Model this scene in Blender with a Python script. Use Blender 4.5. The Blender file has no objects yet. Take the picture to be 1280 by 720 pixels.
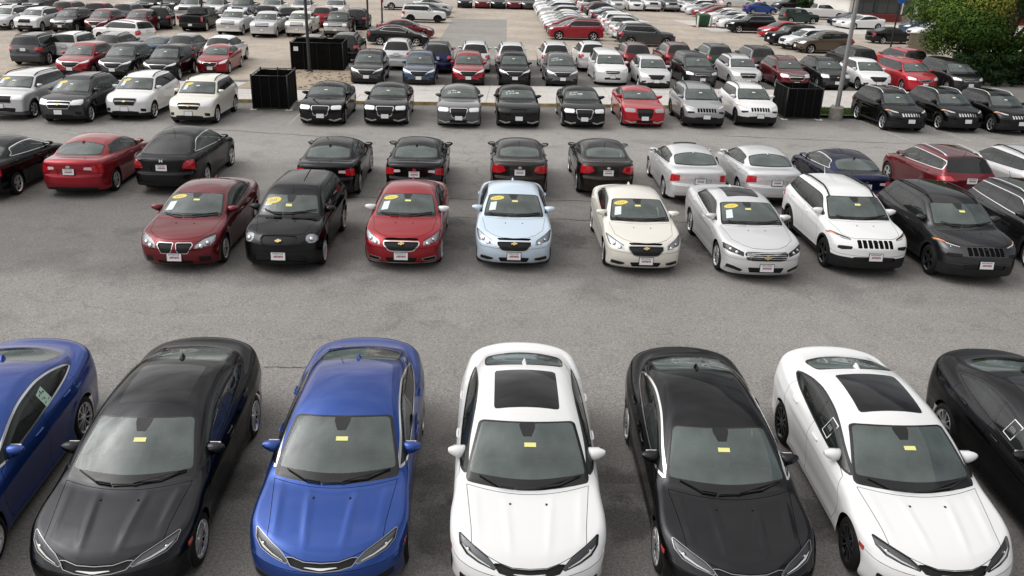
import bpy, bmesh, math, random
import numpy as np
from mathutils import Vector, Matrix

random.seed(7); rng = np.random.default_rng(7)
SC = bpy.context.scene
COL = SC.collection
R = math.radians

# ------------------------------------------------------------------ camera
cam_d = bpy.data.cameras.new("camera"); cam = bpy.data.objects.new("camera", cam_d); COL.objects.link(cam)
CAM_F, CAM_TH, CAM_H, CAM_ROLL = 1071.6, R(24.14), 7.505, R(1.912)
cam_d.sensor_fit = 'HORIZONTAL'; cam_d.sensor_width = 36.0
cam_d.lens = 36.0 * CAM_F / 1280.0
cam_d.clip_start = 0.1; cam_d.clip_end = 3000.0
cam.matrix_world = (Matrix.Translation((0, 0, CAM_H)) @ Matrix.Rotation(R(90) - CAM_TH, 4, 'X') @ Matrix.Rotation(CAM_ROLL, 4, 'Z'))
SC.camera = cam

# ------------------------------------------------------------------ sky, sun, exposure
SUN_EL, SUN_AZ = R(50), R(280)
w = bpy.data.worlds.new("World"); SC.world = w; w.use_nodes = True
nt = w.node_tree; nt.nodes.clear()
out = nt.nodes.new('ShaderNodeOutputWorld'); bg = nt.nodes.new('ShaderNodeBackground')
sky = nt.nodes.new('ShaderNodeTexSky'); sky.sky_type = 'NISHITA'; sky.sun_disc = False
sky.sun_elevation = SUN_EL; sky.sun_rotation = SUN_AZ
sky.air_density = 1.0; sky.dust_density = 4.0; sky.ozone_density = 1.0
hs = nt.nodes.new('ShaderNodeHueSaturation'); hs.inputs['Saturation'].default_value = 0.12
# broken cloud cover: soft noise lightens and darkens the overcast
tcw = nt.nodes.new('ShaderNodeTexCoord'); mpw = nt.nodes.new('ShaderNodeMapping'); mpw.inputs['Scale'].default_value = (1, 1, 2.2)
nz = nt.nodes.new('ShaderNodeTexNoise'); nz.inputs['Scale'].default_value = 3.2; nz.inputs['Detail'].default_value = 6; nz.inputs['Roughness'].default_value = .55
rmp = nt.nodes.new('ShaderNodeMapRange'); rmp.inputs['From Min'].default_value = .32; rmp.inputs['From Max'].default_value = .68
rmp.inputs['To Min'].default_value = .45; rmp.inputs['To Max'].default_value = 1.45
mulw = nt.nodes.new('ShaderNodeMix'); mulw.data_type = 'RGBA'; mulw.blend_type = 'MULTIPLY'; mulw.inputs['Factor'].default_value = 1
L_ = nt.links.new
L_(sky.outputs[0], hs.inputs['Color']); L_(tcw.outputs['Generated'], mpw.inputs[0]); L_(mpw.outputs[0], nz.inputs['Vector'])
L_(nz.outputs['Fac'], rmp.inputs['Value']); L_(hs.outputs[0], mulw.inputs['A']); L_(rmp.outputs[0], mulw.inputs['B'])
L_(mulw.outputs['Result'], bg.inputs['Color']); bg.inputs['Strength'].default_value = 0.15
L_(bg.outputs[0], out.inputs['Surface'])
sun_d = bpy.data.lights.new("sun", 'SUN'); sun = bpy.data.objects.new("sun", sun_d); COL.objects.link(sun)
sun_d.energy = 1.35; sun_d.angle = R(150); sun_d.color = (1.0, .96, .90)
sdir = Vector((math.sin(SUN_AZ) * math.cos(SUN_EL), math.cos(SUN_AZ) * math.cos(SUN_EL), math.sin(SUN_EL)))
sun.rotation_euler = sdir.to_track_quat('Z', 'Y').to_euler()
SC.view_settings.view_transform = 'Standard'; SC.view_settings.look = 'None'
SC.view_settings.exposure = 0.12; SC.view_settings.gamma = 1.0; SC.view_settings.use_curve_mapping = False
SC.cycles.max_bounces = 8; SC.cycles.transparent_max_bounces = 10; SC.cycles.glossy_bounces = 4
SC.cycles.caustics_reflective = False; SC.cycles.caustics_refractive = False
SC.cycles.use_denoising = True

# ------------------------------------------------------------------ materials
MAT = {}
def new_mat(name):
    m = bpy.data.materials.new(name); m.use_nodes = True
    b = m.node_tree.nodes['Principled BSDF']; MAT[name] = m
    return m, m.node_tree, b
def simple(name, col, rough=.5, metal=0., spec=.5, coat=0., noise=0., nscale=8., bump=0.):
    m, t, b = new_mat(name)
    b.inputs['Base Color'].default_value = (*col, 1); b.inputs['Roughness'].default_value = rough
    b.inputs['Metallic'].default_value = metal; b.inputs['Specular IOR Level'].default_value = spec
    b.inputs['Coat Weight'].default_value = coat; b.inputs['Coat Roughness'].default_value = .04
    if noise or bump:
        tc = t.nodes.new('ShaderNodeTexCoord'); n = t.nodes.new('ShaderNodeTexNoise')
        n.inputs['Scale'].default_value = nscale; n.inputs['Detail'].default_value = 5
        t.links.new(tc.outputs['Object'], n.inputs['Vector'])
        if noise:
            mr = t.nodes.new('ShaderNodeMapRange'); mr.inputs['From Min'].default_value = .3; mr.inputs['From Max'].default_value = .7
            mr.inputs['To Min'].default_value = 1 - noise; mr.inputs['To Max'].default_value = 1 + noise
            mx = t.nodes.new('ShaderNodeMix'); mx.data_type = 'RGBA'; mx.blend_type = 'MULTIPLY'; mx.inputs['Factor'].default_value = 1
            mx.inputs['A'].default_value = (*col, 1)
            t.links.new(n.outputs['Fac'], mr.inputs['Value']); t.links.new(mr.outputs[0], mx.inputs['B']); t.links.new(mx.outputs['Result'], b.inputs['Base Color'])
        if bump:
            bp = t.nodes.new('ShaderNodeBump'); bp.inputs['Strength'].default_value = bump; bp.inputs['Distance'].default_value = .02
            t.links.new(n.outputs['Fac'], bp.inputs['Height']); t.links.new(bp.outputs[0], b.inputs['Normal'])
    return m
def paint(name, col, metal=.0, rough=.35, coat=1., cior=1.42):
    """car paint: pigment with fine flake, clear coat and a faint film of dust"""
    m, t, b = new_mat(name)
    b.inputs['Metallic'].default_value = metal; b.inputs['Coat Weight'].default_value = coat; b.inputs['Specular IOR Level'].default_value = .12; b.inputs['Specular Tint'].default_value = (.1, .1, .1, 1) if metal else (1, 1, 1, 1)
    b.inputs['Coat Roughness'].default_value = .03; b.inputs['Coat IOR'].default_value = cior
    tc = t.nodes.new('ShaderNodeTexCoord')
    n = t.nodes.new('ShaderNodeTexNoise'); n.inputs['Scale'].default_value = 2.2; n.inputs['Detail'].default_value = 6
    t.links.new(tc.outputs['Object'], n.inputs['Vector'])
    mr = t.nodes.new('ShaderNodeMapRange'); mr.inputs['From Min'].default_value = .35; mr.inputs['From Max'].default_value = .75
    mr.inputs['To Min'].default_value = 0.; mr.inputs['To Max'].default_value = .004 if max(col) < .1 else .02
    mx = t.nodes.new('ShaderNodeMix'); mx.data_type = 'RGBA'
    mx.inputs['A'].default_value = (*col, 1); mx.inputs['B'].default_value = (.33, .31, .28, 1)
    t.links.new(n.outputs['Fac'], mr.inputs['Value']); t.links.new(mr.outputs[0], mx.inputs['Factor']); t.links.new(mx.outputs['Result'], b.inputs['Base Color'])
    r2 = t.nodes.new('ShaderNodeMapRange'); r2.inputs['To Min'].default_value = rough - .06; r2.inputs['To Max'].default_value = rough + .1
    t.links.new(n.outputs['Fac'], r2.inputs['Value']); t.links.new(r2.outputs[0], b.inputs['Roughness'])
    return m
def glass(name, tint, refl=1.55, dust_sheen=.0):
    m = bpy.data.materials.new(name); m.use_nodes = True; t = m.node_tree; t.nodes.clear(); MAT[name] = m
    o = t.nodes.new('ShaderNodeOutputMaterial'); mix = t.nodes.new('ShaderNodeMixShader')
    tr = t.nodes.new('ShaderNodeBsdfTransparent'); tr.inputs['Color'].default_value = (*tint, 1)
    gl = t.nodes.new('ShaderNodeBsdfGlossy'); gl.inputs['Roughness'].default_value = .02
    fr = t.nodes.new('ShaderNodeFresnel'); fr.inputs['IOR'].default_value = refl
    t.links.new(fr.outputs[0], mix.inputs[0]); t.links.new(tr.outputs[0], mix.inputs[1]); t.links.new(gl.outputs[0], mix.inputs[2])
    last = mix
    if dust_sheen:      # dust film; its teal strength also paints in sky reflection on the pane
        df = t.nodes.new('ShaderNodeBsdfDiffuse'); df.inputs['Color'].default_value = (.44, .56, .54, 1)
        n = t.nodes.new('ShaderNodeTexNoise'); n.inputs['Scale'].default_value = 1.8; n.inputs['Detail'].default_value = 4
        tc = t.nodes.new('ShaderNodeTexCoord'); t.links.new(tc.outputs['Object'], n.inputs['Vector'])
        mr = t.nodes.new('ShaderNodeMapRange'); mr.inputs['From Min'].default_value = .3; mr.inputs['From Max'].default_value = .7
        mr.inputs['To Min'].default_value = dust_sheen * .6; mr.inputs['To Max'].default_value = dust_sheen * 1.4; t.links.new(n.outputs['Fac'], mr.inputs['Value'])
        m2 = t.nodes.new('ShaderNodeMixShader'); t.links.new(mr.outputs[0], m2.inputs[0]); t.links.new(mix.outputs[0], m2.inputs[1]); t.links.new(df.outputs[0], m2.inputs[2]); last = m2
    t.links.new(last.outputs[0], o.inputs['Surface'])
    return m
paint('paint_black', (.027, .027, .030), .92, .22, .65, 1.36)
paint('paint_blue', (.020, .066, .29), .7, .3)
paint('paint_pewter', (.40, .40, .41), .5, .34)
paint('paint_navy', (.018, .024, .080), .88, .28, .8, 1.38)
paint('paint_white', (.80, .80, .80), 0, .4)
paint('paint_red', (.34, .014, .026), .5, .32)
paint('paint_maroon', (.17, .013, .022), .6, .32)
paint('paint_bright_red', (.50, .02, .035), .35, .32)
paint('paint_ice_blue', (.64, .76, .88), .3, .35)
paint('paint_champagne', (.84, .81, .73), .25, .36)
paint('paint_silver', (.72, .72, .73), .4, .34)
paint('paint_grey', (.12, .12, .125), .4, .34)
paint('paint_charcoal', (.070, .070, .075), .9, .28, .8, 1.38)
paint('paint_dark_green', (.03, .055, .043), .85, .32)
paint('paint_steel_blue', (.050, .085, .15), .75, .3)
paint('paint_bronze', (.13, .10, .075), .4, .34)
paint('paint_bronze_dark', (.040, .034, .030), .9, .3, .8, 1.38)
paint('paint_tan', (.38, .34, .27), .4, .36)
glass('windscreen_glass', (.55, .64, .60), 1.85, .14)
glass('side_glass', (.30, .36, .34), 1.6, .02)
glass('rear_glass', (.45, .52, .50), 1.8, .17)
glass('dark_glass', (.06, .07, .07), 1.6, .015)
glass('lens_glass', (.86, .88, .9), 1.5)
simple('roof_glass', (.008, .008, .01), .08, 0, .35, 0)
simple('black_gloss', (.008, .008, .009), .12, 0, .5)
simple('black_trim', (.014, .014, .015), .45, 0, .4)
simple('black_plastic', (.012, .012, .0125), .6, 0, .3, noise=.15)
simple('gap_dark', (.004, .004, .004), .9, 0, .1)
simple('chrome', (.78, .78, .78), .12, 1)
simple('trim_metal', (.34, .34, .35), .3, .9)
simple('alloy', (.68, .68, .69), .28, .85)
simple('dark_alloy', (.02, .02, .022), .3, .4, coat=.6)
simple('tyre_rubber', (.007, .007, .007), .75, 0, .3, noise=.2, nscale=20)
simple('reflector', (.86, .87, .89), .3, .55)
simple('lamp_bulb', (.62, .62, .61), .2, 0)
simple('lamp_dark', (.02, .02, .022), .35, .4)
simple('lamp_smoke', (.16, .16, .165), .3, .5)
simple('red_lens', (.50, .012, .02), .12, 0, .5, 1)
simple('clear_red_lens', (.85, .62, .62), .12, 0, .5, 1)
simple('amber_lens', (.65, .22, .04), .15, 0, .5, 1)
simple('orange_lens', (.50, .05, .03), .15, 0, .5, 1)
simple('cloth_dark', (.028, .028, .03), .85, 0, .2, noise=.2, nscale=30)
simple('cloth_grey', (.17, .17, .165), .85, 0, .2, noise=.15, nscale=30)
simple('cloth_beige', (.36, .31, .25), .8, 0, .2, noise=.15, nscale=30)
simple('lining_dark', (.03, .03, .03), .9, 0, .1)
simple('dash_plastic', (.055, .058, .058), .55, 0, .4, noise=.2, nscale=12)
simple('tag_yellow', (.82, .80, .30), .6)
simple('tag_pale', (.78, .78, .62), .6)
simple('oval_yellow', (.80, .63, .10), .5)
simple('paper_white', (.72, .78, .80), .6)
simple('sheet_green', (.50, .70, .58), .6)
simple('ink_black', (.02, .02, .02), .7)
simple('ink_red', (.30, .04, .06), .7)
simple('ink_grey', (.35, .36, .38), .7)
simple('plate_white', (.78, .78, .80), .4)
simple('emblem_gold', (.62, .48, .22), .25, .9)
simple('chalk_white', (.82, .82, .80), .7)

def tag(o, label=None, cat=None, group=None, kind=None):
    if label: o['label'] = label
    if cat: o['category'] = cat
    if group: o['group'] = group
    if kind: o['kind'] = kind
    return o
def link(o, parent=None):
    COL.objects.link(o)
    if parent is not None: o.parent = parent
    return o
def mesh_from(name, V, T, mat=None, normals=None, smooth=True):
    me = bpy.data.meshes.new(name)
    if isinstance(T, np.ndarray):
        me.vertices.add(len(V)); me.vertices.foreach_set('co', np.asarray(V, dtype=np.float32).ravel())
        k = T.shape[1]
        me.loops.add(T.size); me.loops.foreach_set('vertex_index', T.astype(np.int32).ravel())
        me.polygons.add(len(T)); me.polygons.foreach_set('loop_start', np.arange(0, T.size, k, dtype=np.int32))
        me.update(calc_edges=True)
    else:
        me.from_pydata([tuple(v) for v in V], [], T); me.update()
    me.polygons.foreach_set('use_smooth', np.full(len(me.polygons), smooth))
    if normals is not None: me.normals_split_custom_set_from_vertices([tuple(n) for n in normals])
    if mat is not None: me.materials.append(MAT[mat] if isinstance(mat, str) else mat)
    return me
class MB:
    """collects boxes, tubes, lathes and prisms; mesh() makes ONE mesh of them"""
    def __init__(s): s.v = []; s.f = []
    def add(s, V, F):
        n = len(s.v); s.v += [tuple(map(float, p)) for p in V]; s.f += [tuple(i + n for i in q) for q in F]; return s
    def box(s, x0, x1, y0, y1, z0, z1, bev=0.):
        if bev <= 0:
            return s.add([(x0, y0, z0), (x1, y0, z0), (x1, y1, z0), (x0, y1, z0), (x0, y0, z1), (x1, y0, z1), (x1, y1, z1), (x0, y1, z1)],
                         [(3, 2, 1, 0), (4, 5, 6, 7), (0, 1, 5, 4), (1, 2, 6, 5), (2, 3, 7, 6), (3, 0, 4, 7)])
        b = bev; rings = []
        for (z, d) in ((z0, b), (z0 + b, 0), (z1 - b, 0), (z1, b)):
            rings.append([(x0 + d + b * (d == 0), y0 + d, z), (x1 - d - b * (d == 0), y0 + d, z), (x1 - d, y0 + d + b * (d == 0), z), (x1 - d, y1 - d - b * (d == 0), z),
                          (x1 - d - b * (d == 0), y1 - d, z), (x0 + d + b * (d == 0), y1 - d, z), (x0 + d, y1 - d - b * (d == 0), z), (x0 + d, y0 + d + b * (d == 0), z)])
        return s.loft(rings, True, True)
    def loft(s, rings, closed=True, caps=False):
        n = len(s.v); k = len(rings[0])
        for r in rings: s.v += [tuple(map(float, p)) for p in r]
        for a in range(len(rings) - 1):
            for i in range(k if closed else k - 1):
                j = (i + 1) % k
                s.f.append((n + a * k + i, n + a * k + j, n + (a + 1) * k + j, n + (a + 1) * k + i))
        if caps:
            s.f.append(tuple(n + i for i in reversed(range(k)))); s.f.append(tuple(n + (len(rings) - 1) * k + i for i in range(k)))
        return s
    def tube(s, pts, r, k=6, caps=True):
        pts = [Vector(p) for p in pts]; rings = []
        for i, p in enumerate(pts):
            d = (pts[min(i + 1, len(pts) - 1)] - pts[max(i - 1, 0)]).normalized()
            u = d.cross(Vector((0, 0, 1)) if abs(d.z) < .9 else Vector((1, 0, 0))).normalized(); v = d.cross(u)
            rr = r[i] if isinstance(r, (list, tuple)) else r
            rings.append([p + (u * math.cos(2 * math.pi * j / k) + v * math.sin(2 * math.pi * j / k)) * rr for j in range(k)])
        return s.loft(rings, True, caps)
    def lathe_x(s, prof, k=24, c=(0, 0, 0)):      # prof: (x, r) about the X axis
        rings = [[(c[0] + x, c[1] + r * math.cos(2 * math.pi * j / k), c[2] + r * math.sin(2 * math.pi * j / k)) for j in range(k)] for x, r in prof]
        return s.loft(rings, True, False)
    def lathe_z(s, prof, k=16, c=(0, 0, 0), caps=True):
        rings = [[(c[0] + r * math.cos(2 * math.pi * j / k), c[1] + r * math.sin(2 * math.pi * j / k), c[2] + z) for j in range(k)] for z, r in prof]
        return s.loft(rings, True, caps)
    def ball(s, c, rx, ry, rz, k=12, m=7):
        rings = []
        for i in range(m + 1):
            a = -math.pi / 2 + math.pi * i / m
            rings.append([(c[0] + rx * math.cos(a) * math.cos(2 * math.pi * j / k), c[1] + ry * math.cos(a) * math.sin(2 * math.pi * j / k), c[2] + rz * math.sin(a)) for j in range(k)])
        return s.loft(rings, True, False)
    def prism(s, poly, M, t):                     # polygon (u,v) in the frame M, thickness t along its third axis
        n = len(poly); a = [M @ Vector((u, v, 0)) for u, v in poly]; b = [M @ Vector((u, v, t)) for u, v in poly]
        return s.add(a + b, [tuple(reversed(range(n))), tuple(range(n, 2 * n))] + [(i, (i + 1) % n, n + (i + 1) % n, n + i) for i in range(n)])
    def mesh(s, name, mat, smooth=False, angle=None):
        me = mesh_from(name, s.v, s.f, mat, None, smooth)
        if angle:
            me.polygons.foreach_set('use_smooth', np.full(len(me.polygons), True)); me.set_sharp_from_angle(angle=R(angle))
        return me
    def obj(s, name, mat, parent=None, smooth=False, angle=None):
        return link(bpy.data.objects.new(name, s.mesh(name, mat, smooth, angle)), parent)
def empty(name, loc=(0, 0, 0), rz=0.):
    o = bpy.data.objects.new(name, None); link(o); o.location = loc; o.rotation_euler = (0, 0, rz); o.empty_display_size = .3
    return o
# ------------------------------------------------------------------ ground and paving
def asphalt(name, base, var, crack=.55, stain=.6, warm=(1., .965, .93), lot=False):
    m, t, b = new_mat(name); N = t.nodes.new; L = t.links.new
    tc = N('ShaderNodeTexCoord')
    def noise(sc, det=4, rough=.55, dist=0.):
        n = N('ShaderNodeTexNoise'); n.inputs['Scale'].default_value = sc; n.inputs['Detail'].default_value = det; n.inputs['Roughness'].default_value = rough; n.inputs['Distortion'].default_value = dist
        L(tc.outputs['Object'], n.inputs['Vector']); return n.outputs['Fac']
    def rng_(v, a, b_, c, d):
        r = N('ShaderNodeMapRange'); r.inputs['From Min'].default_value = a; r.inputs['From Max'].default_value = b_; r.inputs['To Min'].default_value = c; r.inputs['To Max'].default_value = d; L(v, r.inputs['Value']); return r.outputs[0]
    def mul(a, b_):
        x = N('ShaderNodeMath'); x.operation = 'MULTIPLY'; L(a, x.inputs[0]); L(b_, x.inputs[1]); return x.outputs[0]
    v = mul(rng_(noise(.22, 5), .3, .7, 1 - var, 1 + var), rng_(noise(1.7, 5, .6, .4), .3, .7, 1 - var * .6, 1 + var * .6))
    v = mul(v, rng_(noise(60, 2, .8), .3, .7, .55, 1.45))                # aggregate
    v = mul(v, rng_(noise(24, 2, .8), .32, .68, .72, 1.28))
    v = mul(v, rng_(noise(.9, 6, .62, .6), .60, .74, 1., 1 - stain * .62))    # damp and oily patches
    v = mul(v, rng_(noise(.42, 3, .5, 1.2), .62, .70, 1., 1 - stain * .3))
    if lot:      # bays dirtier than the wheel-worn lanes; front-row darkening also paints in shade
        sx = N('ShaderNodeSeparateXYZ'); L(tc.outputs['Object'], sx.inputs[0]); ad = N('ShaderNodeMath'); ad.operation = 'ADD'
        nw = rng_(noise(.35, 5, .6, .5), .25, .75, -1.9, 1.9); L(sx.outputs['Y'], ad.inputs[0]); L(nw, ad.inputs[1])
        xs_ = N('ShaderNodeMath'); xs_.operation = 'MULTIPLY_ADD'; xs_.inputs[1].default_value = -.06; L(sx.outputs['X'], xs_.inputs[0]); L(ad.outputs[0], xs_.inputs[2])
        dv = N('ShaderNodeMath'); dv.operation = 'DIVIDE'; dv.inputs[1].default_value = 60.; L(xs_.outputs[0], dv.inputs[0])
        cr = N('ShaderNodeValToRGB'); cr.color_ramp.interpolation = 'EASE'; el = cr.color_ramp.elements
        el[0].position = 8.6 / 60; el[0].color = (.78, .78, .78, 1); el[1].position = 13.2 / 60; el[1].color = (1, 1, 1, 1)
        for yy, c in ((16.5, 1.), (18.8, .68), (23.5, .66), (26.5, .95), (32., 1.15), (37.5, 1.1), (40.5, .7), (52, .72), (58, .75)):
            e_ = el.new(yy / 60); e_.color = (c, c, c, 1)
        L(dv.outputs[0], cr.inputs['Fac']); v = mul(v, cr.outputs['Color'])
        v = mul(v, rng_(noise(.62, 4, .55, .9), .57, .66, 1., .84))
    # cracks
    wv = N('ShaderNodeTexVoronoi'); wv.feature = 'DISTANCE_TO_EDGE'; wv.inputs['Scale'].default_value = .10
    mp = N('ShaderNodeVectorMath'); mp.operation = 'ADD'; nn = N('ShaderNodeTexNoise'); nn.inputs['Scale'].default_value = .8; nn.inputs['Detail'].default_value = 5
    sc = N('ShaderNodeVectorMath'); sc.operation = 'SCALE'; sc.inputs['Scale'].default_value = 1.6
    L(tc.outputs['Object'], nn.inputs['Vector']); L(nn.outputs['Color'], sc.inputs[0]); L(tc.outputs['Object'], mp.inputs[0]); L(sc.outputs[0], mp.inputs[1]); L(mp.outputs[0], wv.inputs['Vector'])
    ck = rng_(wv.outputs['Distance'], .0, .004, 1 - crack, 1.); km = rng_(noise(.13, 3), .46, .56, 0., 1.)
    mxk = N('ShaderNodeMix'); L(km, mxk.inputs['Factor']); mxk.inputs[2].default_value = 1.; L(ck, mxk.inputs[3]); v = mul(v, mxk.outputs[0])
    cc = N('ShaderNodeCombineColor'); L(v, cc.inputs[0]); L(v, cc.inputs[1]); L(v, cc.inputs[2])
    mx = N('ShaderNodeMix'); mx.data_type = 'RGBA'; mx.blend_type = 'MULTIPLY'; mx.inputs['Factor'].default_value = 1
    mx.inputs['A'].default_value = (base * warm[0], base * warm[1], base * warm[2], 1); L(cc.outputs[0], mx.inputs['B']); L(mx.outputs['Result'], b.inputs['Base Color'])
    L(rng_(noise(.9, 6, .62, .6), .58, .74, .88, .5), b.inputs['Roughness'])
    bp = N('ShaderNodeBump'); bp.inputs['Strength'].default_value = .5; bp.inputs['Distance'].default_value = .008; L(noise(85, 2, .7), bp.inputs['Height']); L(bp.outputs[0], b.inputs['Normal'])
    b.inputs['Specular IOR Level'].default_value = .25
    return m
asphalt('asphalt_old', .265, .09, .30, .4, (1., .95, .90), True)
asphalt('asphalt_lane', .29, .12, .3, .4, (1., .94, .87))
asphalt('concrete_tan', .42, .18, .35, .5, (1., .87, .73))
asphalt('concrete_pale', .56, .08, .25, .25, (1., .95, .90))
asphalt('dirt_tan', .36, .22, 0, .3, (1., .82, .62))
simple('kerb_yellow', (.46, .35, .16), .8, noise=.45, nscale=3.)
simple('grass_green', (.055, .10, .022), .9, noise=.35, nscale=6)
simple('screen_black', (.006, .006, .006), .9, 0, .1, noise=.3, nscale=4)
simple('post_black', (.012, .012, .012), .5)
simple('pole_steel', (.30, .30, .30), .45, .5, noise=.15, nscale=3)
simple('pole_dark', (.05, .05, .052), .5, .3, noise=.15, nscale=3)
simple('base_concrete', (.30, .28, .25), .9, noise=.25, nscale=5, bump=.3)
simple('pad_white', (.62, .60, .57), .9, noise=.2, nscale=6)
simple('bin_green', (.02, .085, .035), .5, noise=.25, nscale=4)
simple('bollard_white', (.75, .72, .66), .7)
simple('block_wall', (.30, .26, .20), .9, noise=.2, nscale=5, bump=.3)
simple('brick_red', (.20, .035, .03), .85, noise=.25, nscale=6)
simple('wall_white', (.80, .78, .74), .8, noise=.1)
simple('roof_brown', (.19, .10, .055), .85, noise=.3, nscale=5)
simple('window_dark', (.012, .016, .018), .08, 0, .5, .6)
simple('frame_teal', (.03, .05, .05), .5)
simple('sign_blue', (.03, .12, .42), .4)
simple('bark', (.07, .05, .035), .95, noise=.4, nscale=12, bump=.6)

YBK = [11.3 + .4 * i for i in range(11)] + [47., 170.]
def gz(y):
    """the lot falls away behind the front row"""
    if y < 11.3: return 0.
    if y < 15.3: return -.0558 * (y - 11.3) ** 2 / 8
    if y < 47: return -.0558 * (y - 13.3)
    return -.0558 * 33.7 - .038 * (min(y, 170.) - 47)
def gtilt(y): return 0. if y < 11.3 else -.0558 * (y - 11.3) / 4 if y < 15.3 else -.0558 if y < 47 else -.038 if y < 170 else 0.
def clip_y(poly, y0, keep_hi):
    o = []
    for i in range(len(poly)):
        a, b = poly[i - 1], poly[i]; ia, ib = (a[1] >= y0) == keep_hi, (b[1] >= y0) == keep_hi
        if ia != ib: t = (y0 - a[1]) / (b[1] - a[1]); o.append((a[0] + t * (b[0] - a[0]), y0))
        if ib: o.append(b)
    return o
def sheet(name, pts, z, mat, kind='structure'):
    mb = MB(); rest = list(pts)
    for y in YBK:
        lo = clip_y(rest, y, False)
        if len(lo) > 2: mb.add([(px, py, gz(py) + z) for px, py in lo], [tuple(range(len(lo)))])
        rest = clip_y(rest, y, True)
        if len(rest) < 3: break
    if len(rest) > 2: mb.add([(px, py, gz(py) + z) for px, py in rest], [tuple(range(len(rest)))])
    return tag(mb.obj(name, mat), kind=kind)
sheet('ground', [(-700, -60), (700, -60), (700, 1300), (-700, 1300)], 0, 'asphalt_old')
sheet('lane_paving', [(-6.3, 60.), (-.9, 61.), (-1.5, 94.4), (-7.1, 92.3)], .006, 'asphalt_lane')
sheet('concrete_lane', [(-.9, 61), (2.6, 61.2), (1.2, 112), (.9, 160), (-2.6, 160), (-1.5, 94.4)], .006, 'concrete_tan')
sheet('field_paving', [(-120, 40.), (-18, 47.6), (-15.5, 48.2), (-11.5, 49), (-11.4, 60), (-6.3, 60.), (-7.1, 92.3), (-10, 180), (-120, 180)], .006, 'concrete_tan')
sheet('end_paving', [(-7.1, 92.3), (-1.5, 94.4), (-2.6, 160), (-9.5, 160)], .006, 'concrete_tan')
sheet('right_paving', [(2.6, 61.2), (30, 64), (120, 72), (160, 200), (-1, 200), (1.2, 112)], .006, 'concrete_tan')
sheet('side_paving', [(19, 88), (75, 97), (75, 108), (17, 101)], .012, 'concrete_pale')
def bay_line(x0, y0, x1, y1, wd=.09):
    a, e = Vector((x0, y0)), Vector((x1, y1)); d = (e - a).normalized(); n = Vector((d.y, -d.x)) * wd / 2
    return [tuple(a - n), tuple(a + n), tuple(e + n), tuple(e - n)]
m_, t_, b_ = new_mat('line_faded'); b_.inputs['Roughness'].default_value = .85
n_ = t_.nodes.new('ShaderNodeTexNoise'); n_.inputs['Scale'].default_value = 6; n_.inputs['Detail'].default_value = 6
tc_ = t_.nodes.new('ShaderNodeTexCoord'); t_.links.new(tc_.outputs['Object'], n_.inputs['Vector'])
cr_ = t_.nodes.new('ShaderNodeValToRGB'); cr_.color_ramp.elements[0].position = .40; cr_.color_ramp.elements[0].color = (.33, .31, .29, 1); cr_.color_ramp.elements[1].position = .70; cr_.color_ramp.elements[1].color = (.50, .46, .38, 1)
t_.links.new(n_.outputs['Fac'], cr_.inputs['Fac']); t_.links.new(cr_.outputs['Color'], b_.inputs['Base Color'])
for q in ((16.55, 41.4, 16.9, 36.4), (-9.9, 40.2, -9.6, 35.6), (19.4, 41.7, 19.7, 37.)): sheet('bay_line', bay_line(*q), .004, 'line_faded')
# oil drips and damp patches where cars have stood
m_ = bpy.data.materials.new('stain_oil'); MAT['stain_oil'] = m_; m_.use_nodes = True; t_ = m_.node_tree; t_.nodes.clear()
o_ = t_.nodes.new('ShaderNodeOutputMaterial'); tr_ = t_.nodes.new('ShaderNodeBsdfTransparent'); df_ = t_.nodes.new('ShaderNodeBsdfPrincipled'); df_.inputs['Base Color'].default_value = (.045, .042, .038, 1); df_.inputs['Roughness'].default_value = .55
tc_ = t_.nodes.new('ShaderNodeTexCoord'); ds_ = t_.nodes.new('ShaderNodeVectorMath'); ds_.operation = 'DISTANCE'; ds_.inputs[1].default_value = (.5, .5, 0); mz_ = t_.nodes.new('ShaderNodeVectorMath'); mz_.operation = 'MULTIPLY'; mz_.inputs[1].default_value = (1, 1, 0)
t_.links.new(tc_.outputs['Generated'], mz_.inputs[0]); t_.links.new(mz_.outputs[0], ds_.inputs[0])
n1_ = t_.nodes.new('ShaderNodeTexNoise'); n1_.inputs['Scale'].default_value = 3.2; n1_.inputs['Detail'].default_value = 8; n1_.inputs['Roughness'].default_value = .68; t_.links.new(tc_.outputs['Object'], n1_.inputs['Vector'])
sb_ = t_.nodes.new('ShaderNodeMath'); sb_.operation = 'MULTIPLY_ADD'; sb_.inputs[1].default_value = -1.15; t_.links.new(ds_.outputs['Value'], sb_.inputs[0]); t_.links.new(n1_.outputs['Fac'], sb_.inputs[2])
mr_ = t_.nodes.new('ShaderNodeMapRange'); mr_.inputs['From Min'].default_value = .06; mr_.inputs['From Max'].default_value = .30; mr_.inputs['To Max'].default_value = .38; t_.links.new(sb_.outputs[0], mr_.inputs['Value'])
mx_ = t_.nodes.new('ShaderNodeMixShader'); t_.links.new(mr_.outputs[0], mx_.inputs[0]); t_.links.new(tr_.outputs[0], mx_.inputs[1]); t_.links.new(df_.outputs[0], mx_.inputs[2]); t_.links.new(mx_.outputs[0], o_.inputs['Surface'])
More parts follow.
